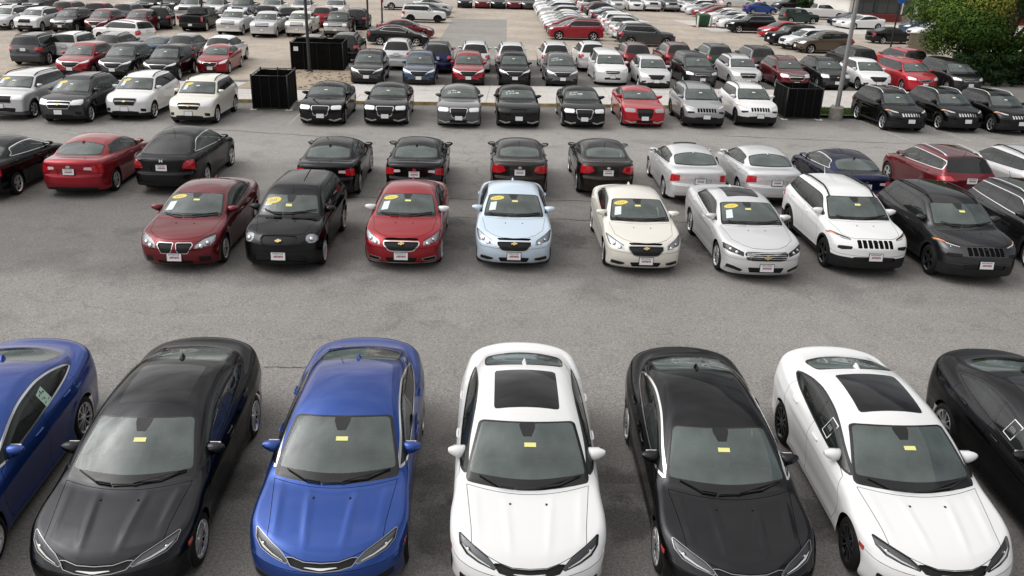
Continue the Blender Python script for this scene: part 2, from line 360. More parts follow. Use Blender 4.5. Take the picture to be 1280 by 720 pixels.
for x, y, a, b in [(1.63, 10.04, 0.5, 0.5), (1.66, 9.26, 0.45, 0.6), (-0.99, 9.99, 0.4, 0.6), (-0.86, 8.97, 0.4, 0.7), (4.21, 9.39, 0.4, 0.6), (-3.73, 9.84, 0.4, 0.6), (-1.36, 20.42, 0.6, 0.8), (-1.69, 22.24, 0.5, 0.5), (1.52, 20.86, 0.55, 0.9), (-5.69, 19.56, 0.5, 0.9), (-4.19, 20.78, 0.5, 0.8), (4.79, 20.88, 0.5, 1.0), (2.33, 26.41, 0.5, 0.6)]:
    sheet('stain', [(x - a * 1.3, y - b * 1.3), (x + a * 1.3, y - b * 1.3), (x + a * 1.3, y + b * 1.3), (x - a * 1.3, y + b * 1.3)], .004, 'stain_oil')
# sealed joints between pours of asphalt
simple('joint_tar', (.05, .047, .043), .6, noise=.3, nscale=5)
for i, (xa, ya, xb, yb) in enumerate([(-5.91, 24.25, 3.79, 24.85), (-1.62, 22.56, 5.93, 22.98), (-4.29, 13.06, -3.32, 13.09), (8.84, 36.21, 18.01, 35.7), (-13.14, 34.08, -7.12, 33.11)]):
    n = 26; P = []; Q = []
    for k in range(n + 1):
        f = k / n; x = xa + (xb - xa) * f; am = min(1, abs(xb - xa) / 6); y = ya + (yb - ya) * f + am * (.05 * math.sin(k * 1.9 + i) + .03 * math.sin(k * .7 + 2 * i)); w2 = (.012 + .010 * abs(math.sin(k * 2.7 + i))) * (.4 + .6 * am); P.append((x, y - w2)); Q.append((x, y + w2))
    sheet('joint', P + Q[::-1], .008, 'joint_tar')
# concrete median of cast slabs with a yellow kerb
def medl(x): return 42.3 + .122 * x
XS = np.linspace(-40, 24, 31); med = empty('median', (0, 0, 0)); tag(med, kind='structure')
def wedge(y0, y1, a, b, z, lean=0.):
    P = [(a, medl(a) + y0), (b, medl(b) + y0), (b, medl(b) + y1), (a, medl(a) + y1)]; q = MB()
    return q.add([(px, py, gz(py) - .02) for px, py in P] + [(px, py + (lean if i < 2 else 0), gz(py) + z) for i, (px, py) in enumerate(P)], [(4, 5, 6, 7), (0, 1, 5, 4), (1, 2, 6, 5), (2, 3, 7, 6), (3, 0, 4, 7)])
for i, (a, b) in enumerate(zip(XS[:-1], XS[1:])):
    g = .008
    for j in range(3): wedge(.16 + 2.0 * j, .16 + 2.0 * (j + 1) - .014, a + g, b - g, .13 + .004 * ((i * 7 + j * 5) % 3 - 1)).obj('slab', 'concrete_pale', med)
    wedge(0, .15, a + g, b - g, .15, .02).obj('kerb', 'kerb_yellow', med)
# dirt and stones behind the cages, grass beside the pole
sheet('dirt_patch', [(-14.6, 44.2), (-9.4, 44.8), (-8.6, 52.6), (-14.8, 52.)], .15, 'dirt_tan')
mb = MB()
for i in range(140):
    x, y = rng.uniform(-14.3, -9.3), rng.uniform(44.8, 51.8); r = rng.uniform(.03, .12); mb.ball((x, y, gz(y) + .15 + r * .3), r, r * rng.uniform(.6, 1), r * .6, 5, 3)
tag(mb.obj('gravel', 'dirt_tan'), kind='stuff')
sheet('verge', [(14.7, 44.0), (17.7, 44.4), (17.5, 42.0), (14.7, 41.7)], .16, 'grass_green')
def blades(n, box, z, h, name):
    V = []; T = []
    for i in range(n):
        x, y = rng.uniform(box[0], box[1]), rng.uniform(box[2], box[3]); a = rng.uniform(0, 6.3); hh = h * rng.uniform(.5, 1.2); ww = .012
        k = len(V); V += [(x - ww * math.cos(a), y - ww * math.sin(a), gz(y) + z), (x + ww * math.cos(a), y + ww * math.sin(a), gz(y) + z), (x + rng.normal(0, .04), y + rng.normal(0, .04), gz(y) + z + hh)]; T.append((k, k + 1, k + 2))
    return tag(link(bpy.data.objects.new(name, mesh_from(name, V, T, 'grass_green', None, False))), kind='stuff')
blades(6000, (14.8, 17.4, 42.1, 44.0), .16, .10, 'grass')
sheet('lawn', [(33, 131), (52, 133), (80, 240), (30, 240)], .03, 'grass_green')
sheet('side_bed', [(28, 57.5), (60, 60), (70, 84), (37, 76), (33, 66)], .05, 'grass_green')

# ------------------------------------------------------------------ screened cages round the dumpsters
def cage(x, y, deg, wd, dp, h, label):
    o = empty('dumpster_screen', (x, y, gz(y)), R(deg)); tag(o, label, 'dumpster screen', 'black screened dumpster cages')
    for (a, b) in (((0, 0), (wd, 0)), ((wd, 0), (wd, dp)), ((wd, dp), (0, dp)), ((0, dp), (0, 0))):
        a = Vector((*a, 0)); b = Vector((*b, 0)); d = (b - a); l = d.length; d.normalize(); n = Vector((d.y, -d.x, 0)); mb = MB(); k = max(4, int(l / .18))
        P = []       # cloth sags in shallow folds between the posts
        for i in range(k + 1):
            f = i / k; off = .018 * math.sin(i * 2.3 + x) - .02
            P.append([a + d * l * f + n * off + Vector((0, 0, z)) for z in (.06, h * .5 + .02 * math.sin(i * 1.3), h - .03 - .02 * abs(math.sin(i * .9)))])
        mb.loft(P, False, False); mb.loft([[q + n * -.006 for q in r_] for r_ in P], False, False)
        mb.obj('screen_panel', 'screen_black', o)
        for z in (h, .1): MB().tube([a + Vector((0, 0, z)), b + Vector((0, 0, z))], .022, 6).obj('rail', 'post_black', o, True)
    ps = [(0, 0), (wd, 0), (wd, dp), (0, dp), (wd * .5, dp)]
    for px, py in ps:
        MB().tube([(px, py, .02), (px, py, h + .06)], .035, 8).obj('post', 'post_black', o, True)
        f = MB().box(px - .16, px + .16, py - .13, py + .13, .003, .05, .012); f.obj('footing', 'pad_white', o)
    for i in range(3): MB().tube([(wd * (.25 + .25 * i), -.035, .06), (wd * (.25 + .25 * i), -.035, h)], .012, 5).obj('stay', 'post_black', o)
    return o
cage(-12.02, 38.75, 3, 1.6, 1.9, 1.55, 'black screened cage beside the champagne crossover, open at the top')
cage(-13.55, 51.8, 4, 3.05, 2.2, 1.72, 'black screened cage with a small white notice, behind the light pole')
cage(12.75, 40.95, 4, 1.7, 1.8, 1.48, 'black screened cage right of the white slotted SUV')
nb = MB().box(-13.35, -13.08, 51.72, 51.73, gz(51.8) + 1.25, gz(51.8) + 1.5); tag(nb.obj('notice', 'plate_white'), 'small white notice on the black screen behind the pole', 'notice')

# ------------------------------------------------------------------ poles
def pole(x, y, h, r0, r1, label, mat, base=None, heads=1, name='light_pole', cat='light pole', grp=None):
    o = empty(name, (x, y, gz(y))); tag(o, label, cat, grp); z0 = .0
    if base: MB().lathe_z([(0, base[0]), (base[1] - .04, base[0]), (base[1], base[0] - .04), (base[1], .01)], 20).obj('pole_base', 'base_concrete', o, False, 40); z0 = base[1]
    MB().lathe_z([(z0, r0), (h, r1)], 12).obj('shaft', mat, o, False, 40)
    MB().box(-r0 * 1.9, r0 * 1.9, -r0 * 1.9, r0 * 1.9, z0, z0 + .03, .008).obj('base_plate', mat, o)
    for sx in (-1, 1):
        for sy in (-1, 1): MB().lathe_z([(z0 + .03, .018), (z0 + .07, .018)], 6, (sx * r0 * 1.5, sy * r0 * 1.5, 0)).obj('anchor_bolt', mat, o)
    if heads:
        for s in (-1, 1):
            MB().tube([(0, 0, h - .15), (s * .7, 0, h + .05)], .035, 8).obj('arm', mat, o, True)
            MB().box(min(s * .6, s * 1.2), max(s * .6, s * 1.2), -.17, .17, h, h + .14, .03).obj('lamp_head', mat, o)
    return o
pole(-12.3, 51.0, 11., .095, .075, 'dark steel light pole rising between the two cages at the left', 'pole_dark', (.24, .2))
pole(15.42, 41.6, 10., .11, .085, 'pale light pole on a round concrete base, right of the cage', 'pole_steel', (.33, .62))
for x, y, l in ((-27.4, 76.6, 'thin dark pole behind the black pickup truck'), (-34.2, 85.1, 'thin dark pole beside the maroon crossovers'), (-13.4, 86., 'thin dark pole left of the boxy white SUV'), (-12.6, 73.3, 'thin dark pole left of the black side-on sedan')):
    pole(x, y, 10, .085, .07, l, 'pole_dark', None, 1, 'lamp_post', 'lamp post', 'thin dark lamp posts')
sp = empty('sign_pole', (31.1, 74.4, gz(74.4))); tag(sp, 'black pole carrying a round blue sign, before the block wall', 'sign')
MB().lathe_z([(0, .075), (7., .06)], 10).obj('shaft', 'post_black', sp, False, 40)
MB().lathe_z([(0, .12), (.03, .12)], 10).obj('base_plate', 'post_black', sp)
M_ = Matrix.Translation((.1, -.09, 4.3)) @ Matrix.Rotation(R(90), 4, 'X')
MB().prism([(.36 * math.cos(2 * math.pi * i / 24), .42 * math.sin(2 * math.pi * i / 24)) for i in range(24)], M_, .06).obj('sign_face', 'sign_blue', sp)

# ------------------------------------------------------------------ green bin and bollards
gb = empty('waste_bin', (18.95, 93.3, gz(93.3)), R(4)); tag(gb, 'dark green waste bin between white bollards in the right field', 'waste bin')
MB().loft([[(-.55, -.45, .1), (.55, -.45, .1), (.55, .45, .1), (-.55, .45, .1)], [(-.66, -.55, 1.15), (.66, -.55, 1.15), (.66, .55, 1.15), (-.66, .55, 1.15)]], True, True).obj('bin_body', 'bin_green', gb)
MB().loft([[(-.69, -.58, 1.15), (.69, -.58, 1.15), (.69, .58, 1.15), (-.69, .58, 1.15)], [(-.6, -.5, 1.27), (.6, -.5, 1.27), (.6, .5, 1.3), (-.6, .5, 1.3)]], True, True).obj('lid', 'bin_green', gb)
for i in range(5): MB().box(-.5 + i * .22, -.44 + i * .22, -.56, -.47, .2, 1.05).obj('rib', 'bin_green', gb)
for i in range(4): MB().lathe_z([(0, .06), (.1, .06)], 8, (-.4 + .8 * (i % 2), -.3 + .6 * (i // 2), 0)).obj('caster', 'tyre_rubber', gb)
sheet('bin_pad', [(17.9, 92.2), (21, 92.4), (20.9, 94.5), (17.8, 94.3)], .018, 'brick_red')
for x, y, l in ((18.3, 92.4, 'white bollard left of the green bin'), (19.95, 93.6, 'white bollard just right of the green bin'), (20.35, 93.0, 'white bollard farthest right of the green bin')):
    o = empty('bollard', (x, y, gz(y))); tag(o, l, 'bollard', 'white bollards round the green bin')
    MB().lathe_z([(0, .1), (1.1, .1), (1.16, .06), (1.18, .01)], 12).obj('post', 'bollard_white', o, True, 50); MB().lathe_z([(.7, .093), (.78, .093)], 12, caps=False).obj('band', 'kerb_yellow', o)

# ------------------------------------------------------------------ block wall, building
bw = empty('block_wall', (32.0, 73.6, gz(73.6)), R(4)); tag(bw, 'low beige block wall beside the tree', 'wall')
blk = MB().box(-.195, .195, -.095, .095, 0, .19, .012).mesh('block', 'block_wall')
for r_ in range(8):
    for c in range(7):
        b = link(bpy.data.objects.new('block', blk), bw); b.location = (.2 + c * .4 + (.2 if r_ % 2 else 0), rng.normal(0, .004), r_ * .2); b.rotation_euler = (0, 0, rng.normal(0, .006))
MB().box(.0, 3.2, -.13, .13, 1.6, 1.68, .01).obj('coping', 'block_wall', bw)

bd = empty('building', (39.6, 108.6, gz(108.6) - .1), R(5)); tag(bd, 'low restaurant building with a red brick base, white door frame and brown roof', 'building')
BW, BH = 26., 3.08
MB().box(0, BW, .25, 12, 0, BH).obj('wall', 'wall_white', bd)
brick = MB().box(0, .43, -.11, 0, 0, .13, .008).mesh('brick', 'brick_red')
base_ = MB()
for r_ in range(7):
    for c in range(58):
        x = c * .45 + (.22 if r_ % 2 else 0)
        if 6.3 < x < 8.0: continue
        base_.box(x, x + .435, -.10 + rng.normal(0, .004), .24, r_ * .142, r_ * .142 + .132)
base_.obj('brick_base', 'brick_red', bd)['kind'] = 'stuff'
MB().box(0, BW, .03, .25, 0, .99).obj('mortar_bed', 'base_concrete', bd)
x = .4
for wdt, kind in ((2.6, 'w'), (.35, 'p'), (2.6, 'w'), (.3, 'p'), (1.75, 'd'), (.4, 'g'), (1.0, 'w'), (1.5, 'x'), (2.4, 'w'), (.4, 'p'), (2.6, 'w'), (.4, 'p'), (2.6, 'w'), (.4, 'p'), (2.6, 'w')):
    if kind == 'w':
        f = MB(); f.box(x, x + wdt, .16, .24, 1.0, 1.08); f.box(x, x + wdt, .16, .24, 2.92, 3.0); f.box(x, x + .07, .16, .24, 1.08, 2.92); f.box(x + wdt - .07, x + wdt, .16, .24, 1.08, 2.92); f.box(x + wdt / 2 - .03, x + wdt / 2 + .03, .165, .24, 1.08, 2.92)
        fo = f.obj('window', 'frame_teal', bd); MB().box(x + .07, x + wdt - .07, .20, .235, 1.08, 2.92).obj('pane', 'window_dark', fo)
    elif kind == 'd':
        f = MB(); f.box(x, x + .16, .0, .24, 0, 2.9); f.box(x + wdt - .16, x + wdt, .0, .24, 0, 2.9); f.box(x + .16, x + wdt - .16, .0, .24, 2.7, 2.9)
        fo = f.obj('door_frame', 'wall_white', bd); dd = MB().box(x + .16, x + wdt - .16, .12, .2, .02, 2.7).obj('door', 'window_dark', fo)
        MB().tube([(x + wdt - .35, .08, .95), (x + wdt - .35, .08, 1.3)], .02, 6).obj('door_pull', 'alloy', bd)
    elif kind == 'p': MB().box(x, x + wdt, .08, .24, 1.0, 3.1).obj('pilaster', 'frame_teal', bd)
    x += wdt + .05
rf = MB(); rf.loft([[(-.8, -.5, BH - .1), (BW + .8, -.5, BH - .1), (BW + .8, 13, BH - .1), (-.8, 13, BH - .1)], [(-.8, -.5, BH + .12), (BW + .8, -.5, BH + .12), (BW + .8, 13, BH + .12), (-.8, 13, BH + .12)], [(4, 5.5, BH + 2.6), (BW - 4, 5.5, BH + 2.6), (BW - 4, 6.5, BH + 2.6), (4, 6.5, BH + 2.6)]], True, True)
rf.obj('roof', 'roof_brown', bd)

# ------------------------------------------------------------------ trees and hedges
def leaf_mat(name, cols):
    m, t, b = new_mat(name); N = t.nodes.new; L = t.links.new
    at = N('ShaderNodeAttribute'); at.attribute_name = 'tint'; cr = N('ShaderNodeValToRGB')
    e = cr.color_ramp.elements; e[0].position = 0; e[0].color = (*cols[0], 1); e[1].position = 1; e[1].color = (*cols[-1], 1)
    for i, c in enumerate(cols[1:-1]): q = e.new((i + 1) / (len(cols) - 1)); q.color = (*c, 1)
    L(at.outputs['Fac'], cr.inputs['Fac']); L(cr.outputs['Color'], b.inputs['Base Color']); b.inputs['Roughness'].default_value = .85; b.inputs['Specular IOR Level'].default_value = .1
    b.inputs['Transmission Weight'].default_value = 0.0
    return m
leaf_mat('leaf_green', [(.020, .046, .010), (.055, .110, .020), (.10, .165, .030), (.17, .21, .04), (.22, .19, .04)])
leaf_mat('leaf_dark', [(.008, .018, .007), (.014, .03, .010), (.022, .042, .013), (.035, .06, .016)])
def leaves(name, clumps, n, size, mat, parent, tint=(0., 1.)):
    """thousands of leaf blades gathered in clumps"""
    V = np.zeros((n * 4, 3)); tn = np.zeros(n * 4); w_ = np.array([c[3] ** 2 for c in clumps]); w_ /= w_.sum()
    ci = rng.choice(len(clumps), n, p=w_); C = np.array([c[:3] for c in clumps])[ci]; Rr = np.array([c[3] for c in clumps])[ci]; ct = np.array([c[4] for c in clumps])[ci]
    d = rng.normal(size=(n, 3)); d /= np.linalg.norm(d, axis=1, keepdims=True); rad = Rr * (rng.uniform(.35, 1.08, n)) ** .6
    P = C + d * rad[:, None] * np.array([1, 1, .8]); nrm_ = d + rng.normal(size=(n, 3)) * .55 + np.array([0, 0, .35]); nrm_ /= np.linalg.norm(nrm_, axis=1, keepdims=True)
    u = np.cross(nrm_, rng.normal(size=(n, 3))); u /= np.linalg.norm(u, axis=1, keepdims=True); v = np.cross(nrm_, u); s = size * rng.uniform(.6, 1.35, n)[:, None]
    V[0::4] = P - u * s; V[1::4] = P + v * s * .55 - nrm_ * s * .12; V[2::4] = P + u * s; V[3::4] = P - v * s * .55 - nrm_ * s * .12
    t = np.clip(ct + rng.normal(0, .13, n), 0, 1); tn[:] = np.repeat(t, 4)
    T = np.arange(n * 4).reshape(n, 4); me = mesh_from(name, V, T, mat, None, False)
    a = me.attributes.new('tint', 'FLOAT', 'POINT'); a.data.foreach_set('value', tn.astype(np.float32))
    o = link(bpy.data.objects.new(name, me), parent); return o
def tree(x, y, h, rx, ry, zc, rz, n, size, label, mat='leaf_green', grp=None, seed=1, warm=.16):
    o = empty('tree', (x, y, gz(y))); tag(o, label, 'tree', grp); r = np.random.default_rng(seed); cl = []; limbs = MB()
    limbs.tube([(0, 0, 0), (.05, .02, zc * .35), (-.05, .05, zc * .7), (0, 0, zc + rz * .4)], [rx * .085, rx * .07, rx * .055, rx * .02], 9)
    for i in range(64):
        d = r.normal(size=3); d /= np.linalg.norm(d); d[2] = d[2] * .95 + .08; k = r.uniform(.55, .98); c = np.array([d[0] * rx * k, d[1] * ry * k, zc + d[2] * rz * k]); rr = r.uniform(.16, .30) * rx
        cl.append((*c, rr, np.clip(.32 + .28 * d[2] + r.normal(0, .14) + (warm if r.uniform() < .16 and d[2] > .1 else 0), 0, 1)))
        if i % 3 == 0: limbs.tube([(0, 0, zc * r.uniform(.35, .7)), tuple(c * .5 + np.array([0, 0, zc * .3])), tuple(c)], [rx * .03, rx * .018, rx * .006], 5)
    limbs.obj('trunk', 'bark', o, True); leaves('crown', cl, n, size, mat, o); return o
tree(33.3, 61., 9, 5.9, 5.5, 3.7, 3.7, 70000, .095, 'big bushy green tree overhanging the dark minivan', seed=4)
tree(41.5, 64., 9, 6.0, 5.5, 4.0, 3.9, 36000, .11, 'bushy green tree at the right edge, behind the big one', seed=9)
def hedge(x, y, deg, l, dp, h, n, label, mat='leaf_dark', size=.10, seed=2):
    o = empty('hedge', (x, y, gz(y)), R(deg)); tag(o, label, 'hedge', 'dark hedges'); r = np.random.default_rng(seed); cl = []
    for i in range(int(l * 3)):
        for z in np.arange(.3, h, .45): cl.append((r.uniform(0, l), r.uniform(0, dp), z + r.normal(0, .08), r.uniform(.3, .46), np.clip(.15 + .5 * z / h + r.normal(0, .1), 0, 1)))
    MB().tube([(0, dp / 2, .15), (l, dp / 2, .15)], .05, 5).obj('stem', 'bark', o); leaves('foliage', cl, n, size, mat, o); return o
hedge(27.4, 55.2, 6, 12, 1.8, 1.9, 20000, 'dark hedge in the shade under the big tree', seed=5)
hedge(37., 119.5, 3, 9.5, 1.4, 2.0, 6000, 'dark clipped hedge left of the building', size=.14, seed=6)
hedge(50, 150, 3, 26, 1.6, 2.2, 7000, 'long dark hedge on the far lawn', size=.2, seed=7)
# ------------------------------------------------------------------ car body builder
def smax(a, b, k):
    h = np.clip(.5 + .5 * (a - b) / k, 0, 1)
    return b + (a - b) * h + k * h * (1 - h)
def sstep(t): t = np.clip(t, 0, 1); return t * t * (3 - 2 * t)
def smin(a, b, k): return -smax(-a, -b, k)
def pch(pts):
    """smooth monotone curve through points"""
    pts = sorted(pts); X = np.array([q[0] for q in pts], float); Y = np.array([q[1] for q in pts], float)
    h = np.diff(X); d = np.diff(Y) / h; m = np.zeros(len(X)); m[0] = d[0]; m[-1] = d[-1]
    for i in range(1, len(X) - 1):
        if d[i - 1] * d[i] > 0:
            w1 = 2 * h[i] + h[i - 1]; w2 = h[i] + 2 * h[i - 1]; m[i] = (w1 + w2) / (w1 / d[i - 1] + w2 / d[i])
    def f(q):
        q = np.clip(q, X[0], X[-1]); i = np.clip(np.searchsorted(X, q) - 1, 0, len(X) - 2)
        t = (q - X[i]) / h[i]; t2 = t * t; t3 = t2 * t
        return (2 * t3 - 3 * t2 + 1) * Y[i] + (t3 - 2 * t2 + t) * h[i] * m[i] + (-2 * t3 + 3 * t2) * Y[i + 1] + (t3 - t2) * h[i] * m[i + 1]
    return f
def soft(f, sig, a=-1., b=8.):
    """the same curve with its kinks eased out"""
    x = np.linspace(a, b, 1801); y = f(x); n = int(3 * sig / (x[1] - x[0])); k = np.exp(-.5 * (np.arange(-n, n + 1) * (x[1] - x[0]) / sig) ** 2); k /= k.sum()
    yp = np.concatenate([np.full(n, y[0]), y, np.full(n, y[-1])]); ys = np.convolve(yp, k, 'valid')
    return lambda q: np.interp(q, x, ys)
def sdpoly(px, py, poly):
    """signed distance to a polygon, negative inside"""
    P = np.array(poly, float); n = len(P); d = np.full(px.shape, 1e9); s = np.zeros(px.shape, bool)
    for i in range(n):
        a = P[i]; b = P[i - 1]; e = b - a; wx = px - a[0]; wy = py - a[1]
        t = np.clip((wx * e[0] + wy * e[1]) / max(e @ e, 1e-12), 0, 1)
        d = np.minimum(d, (wx - e[0] * t) ** 2 + (wy - e[1] * t) ** 2)
        c = (a[1] > py) != (b[1] > py)
        with np.errstate(divide='ignore', invalid='ignore'):
            xx = a[0] + (py - a[1]) * (b[0] - a[0]) / (b[1] - a[1] if b[1] != a[1] else 1e-12)
        s ^= c & (px < xx)
    return np.where(s, -1, 1) * np.sqrt(d)
def chaikin(P, t=.22):
    P = [np.array(q, float) for q in P]; o = []
    for i in range(len(P)):
        a, b = P[i], P[(i + 1) % len(P)]; o += [a + (b - a) * t, b - (b - a) * t]
    return o
def rpoly(px, py, poly, r):            # polygon with its corners rounded off
    return sdpoly(px, py, inset(poly, r)) - r if r > 0 else sdpoly(px, py, poly)
def inset(poly, r):
    P = [np.array(q, float) for q in poly]; n = len(P)
    A = sum(P[i][0] * P[(i + 1) % n][1] - P[(i + 1) % n][0] * P[i][1] for i in range(n)); sg = 1 if A > 0 else -1
    o = []
    for i in range(n):
        a = P[i] - P[i - 1]; b = P[(i + 1) % n] - P[i]; a /= np.hypot(*a) + 1e-9; b /= np.hypot(*b) + 1e-9
        na = np.array([-a[1], a[0]]) * sg; nb = np.array([-b[1], b[0]]) * sg; m = na + nb; m /= max(m @ m / 2, .35)
        o.append(P[i] + m * r)
    return o

class Shell:
    """outer surface of one car model: an implicit shape, its triangle mesh, cut along panel and window outlines"""
    def __init__(s, p):
        s.p = p; g = p.get
        s.W = soft(pch(p['plan']), .1); s.so = pch(p['side']); s.yf = pch(p['nose']); s.yr = pch([(z, p['L'] + y) for z, y in p['tail']])
        s.Hc = soft(pch(p['top']), .13); s.Hs = soft(pch(p['belt']), .13); s.wg = soft(pch(p['cab_plan']), .1); s.zr = soft(pch(p['roof']), .1)
    def canopy(s, x, y, z):
        p = s.p
        y0, z0, y1, z1, c = p['ws']; m = (z1 - z0) / (y1 - y0)
        ws = (z - (z0 + m * (y - y0 - c * x * x) - p.get('ws_k', .06) * ((y - y0) * (y - y0 - (y1 - y0))))) / math.hypot(1, m)
        y0, z0, y1, z1, c = p['bl']; m = (z0 - z1) / (y1 - y0)
        if abs(y1 - y0) < .02: bl = y - (y0 - c * x * x)
        else: bl = (z - (z1 + m * (y1 - c * x * x - y))) / math.hypot(1, m)
        rf = (z - (s.zr(y) - p['crown'] * x * x)) * .97
        zb = p['zb']; t1, t2 = p['tum']; dz = np.maximum(z - zb, -.1)
        cs = (x - (s.wg(y) - t1 * dz - t2 * dz * dz)) / math.hypot(1, t1 + .15)
        return ws, rf, bl, cs
    def body(s, x, y, z):
        p = s.p; Wy = s.W(y); fl = 0
        for ya in p['axles']:
            d = np.hypot(y - ya, z - p['wr']); fl = fl + p['flare'] * np.exp(-((d - p['ra'] - .02) / .09) ** 2) * (z < p['wr'] + .6)
        side = x - (Wy - s.so(z) + fl)
        if 'crease' in p:
            for (ya, za, yb, zb_, h, wd) in p['crease']:
                zc = za + (zb_ - za) * np.clip((y - ya) / (yb - ya), 0, 1)
                fade = np.clip((y - ya) / .3, 0, 1) * np.clip((yb - y) / .3, 0, 1)
                side = side - h * fade * np.exp(-((z - zc) / wd) ** 2)
        fr = (s.yf(z) + p['bowf'] * np.minimum(x / p['hw'], 1.15) ** p['bp'] - y) * .8
        rr = (y - (s.yr(z) - p['bowr'] * np.minimum(x / p['hw'], 1.15) ** p['bpr'])) * .8
        q = np.minimum(x / Wy, 1.2); hc = s.Hc(y); hs_ = s.Hs(y)
        h = hs_ + (hc - hs_) * (1 - q ** p.get('q', 2.4))
        if 'ridge' in p:
            for (y0, x0, y1, x1, hh, wd) in p['ridge']:
                xc = x0 + (x1 - x0) * np.clip((y - y0) / (y1 - y0), 0, 1)
                h = h + hh * np.exp(-((x - xc) / wd) ** 2) * sstep((y - y0) / .45) * sstep((y1 - y) / .4)
        top = (z - h) * .9
        a = smax(side, fr, p['kc']); a = smax(a, rr, p['kcr']); a = smax(a, top, p['ks'])
        return a, side, top
    def F(s, X):
        p = s.p; x = np.sqrt(X[:, 0] ** 2 + 1e-6); y = X[:, 1]; z = X[:, 2]
        a, side, top = s.body(x, y, z); ws, rf, bl, cs = s.canopy(x, y, z)
        c = smax(rf, ws, p['kw']); c = smax(c, bl, p['kb']); c = smax(c, cs, p['kr'])
        c = np.maximum(c, p['zb'] - p.get('cab_sink', .16) - z); c = np.maximum(c, np.maximum(y - p['bl'][2] - .14, p['ws'][0] - .16 - y))
        return smin(a, c, p['ku'])
    def grad(s, X):
        e = 2e-3; G = np.zeros_like(X)
        for i in range(3):
            d = np.zeros(3); d[i] = e; G[:, i] = s.F(X + d) - s.F(X - d)
        return G / (np.linalg.norm(G, axis=1, keepdims=True) + 1e-12)
    def fit(s, X, it=2):
        for _ in range(it):
            f = s.F(X); e = 2e-3; G = np.zeros_like(X)
            for i in range(3):
                d = np.zeros(3); d[i] = e; G[:, i] = (s.F(X + d) - s.F(X - d)) / (2 * e)
            st = np.clip(f / (np.sum(G * G, axis=1) + 1e-3), -.03, .03)
            X = X - G * st[:, None]
        return X
    def build(s, h):
        p = s.p; L = p['L']; ZT = p.get('zt', 1.9); XB = 1.3; z0 = .3
        ny = int((L + .2) / h); ys = np.linspace(-.1, L + .1, ny + 1)
        nz = int(ZT * .95 / h); zs = np.linspace(.0, ZT, nz + 1); nx = max(8, int(2 * XB / (h * 1.15)) // 2 * 2); xs = np.linspace(-XB, XB, nx + 1)
        P = []; T = []; ids = {}
        def vid(q):
            k = (round(q[0], 4), round(q[1], 4), round(q[2], 4))
            if k not in ids: ids[k] = len(P); P.append(q)
            return ids[k]
        def patch(us, vs, fn, flip):
            g = [[vid(fn(u, v)) for v in vs] for u in us]
            for i in range(len(us) - 1):
                for j in range(len(vs) - 1):
                    a, b, c, d = g[i][j], g[i + 1][j], g[i + 1][j + 1], g[i][j + 1]
                    if flip: a, b, c, d = d, c, b, a
                    T.append((a, b, c)); T.append((a, c, d))
        patch(ys, zs, lambda u, v: (XB, u, v), False); patch(ys, zs, lambda u, v: (-XB, u, v), True)
        patch(xs, zs, lambda u, v: (u, -.1, v), False); patch(xs, zs, lambda u, v: (u, L + .1, v), True)
        patch(xs, ys, lambda u, v: (u, v, ZT), False)
        P = np.array(P); T = np.array(T)
        O = np.zeros_like(P); O[:, 1] = np.clip(P[:, 1], p.get('spine0', .9), L - p.get('spine1', .9)); O[:, 2] = z0
        n = 40; ts = np.linspace(1, .05, n); D = P - O
        lo = np.full(len(P), .05); hi = np.full(len(P), 1.3); found = np.zeros(len(P), bool); prev = np.full(len(P), 1.3)
        for t in ts:
            f = s.F(O + D * t); new = (~found) & (f < 0); lo[new] = t; hi[new] = prev[new]; found |= new; prev[:] = t
        for _ in range(14):
            m = (lo + hi) / 2; f = s.F(O + D * m[:, None]); neg = f < 0
            lo = np.where(neg, m, lo); hi = np.where(neg, hi, m)
        s.V = O + D * lo[:, None]; s.T = T
    def refine(s, mask):
        """split the chosen triangles into four, and their neighbours to match"""
        T = s.T; nT = len(T); e = np.sort(np.concatenate([T[:, [0, 1]], T[:, [1, 2]], T[:, [2, 0]]]), axis=1)
        u, inv = np.unique(e, axis=0, return_inverse=True); inv = inv.ravel().reshape(3, nT).T        # edge ids of each triangle
        mk = np.zeros(len(u), bool); mk[inv[mask].ravel()] = True
        ids = np.full(len(u), -1); n = len(s.V); ids[mk] = n + np.arange(mk.sum())
        mid = s.fit((s.V[u[mk, 0]] + s.V[u[mk, 1]]) / 2); s.V = np.concatenate([s.V, mid])
        c = mk[inv].sum(1); out = [T[c == 0]]; r = lambda A: np.arange(len(A))
        A = T[c == 3]; I = ids[inv[c == 3]]
        if len(A): a, b_, d = A.T; ab, bc, ca = I.T; out += [np.stack(q, 1) for q in ((a, ab, ca), (ab, b_, bc), (ca, bc, d), (ab, bc, ca))]
        A = T[c == 1]; E = inv[c == 1]
        if len(A):
            k = mk[E].argmax(1); a, b_, d = A[r(A), k], A[r(A), (k + 1) % 3], A[r(A), (k + 2) % 3]; m = ids[E[r(A), k]]
            out += [np.stack((a, m, d), 1), np.stack((m, b_, d), 1)]
        A = T[c == 2]; E = inv[c == 2]
        if len(A):
            k = (~mk[E]).argmax(1); a, b_, d = A[r(A), k], A[r(A), (k + 1) % 3], A[r(A), (k + 2) % 3]; m1 = ids[E[r(A), (k + 1) % 3]]; m2 = ids[E[r(A), (k + 2) % 3]]
            out += [np.stack((a, b_, m1), 1), np.stack((a, m1, m2), 1), np.stack((m2, m1, d), 1)]
        s.T = np.concatenate(out)
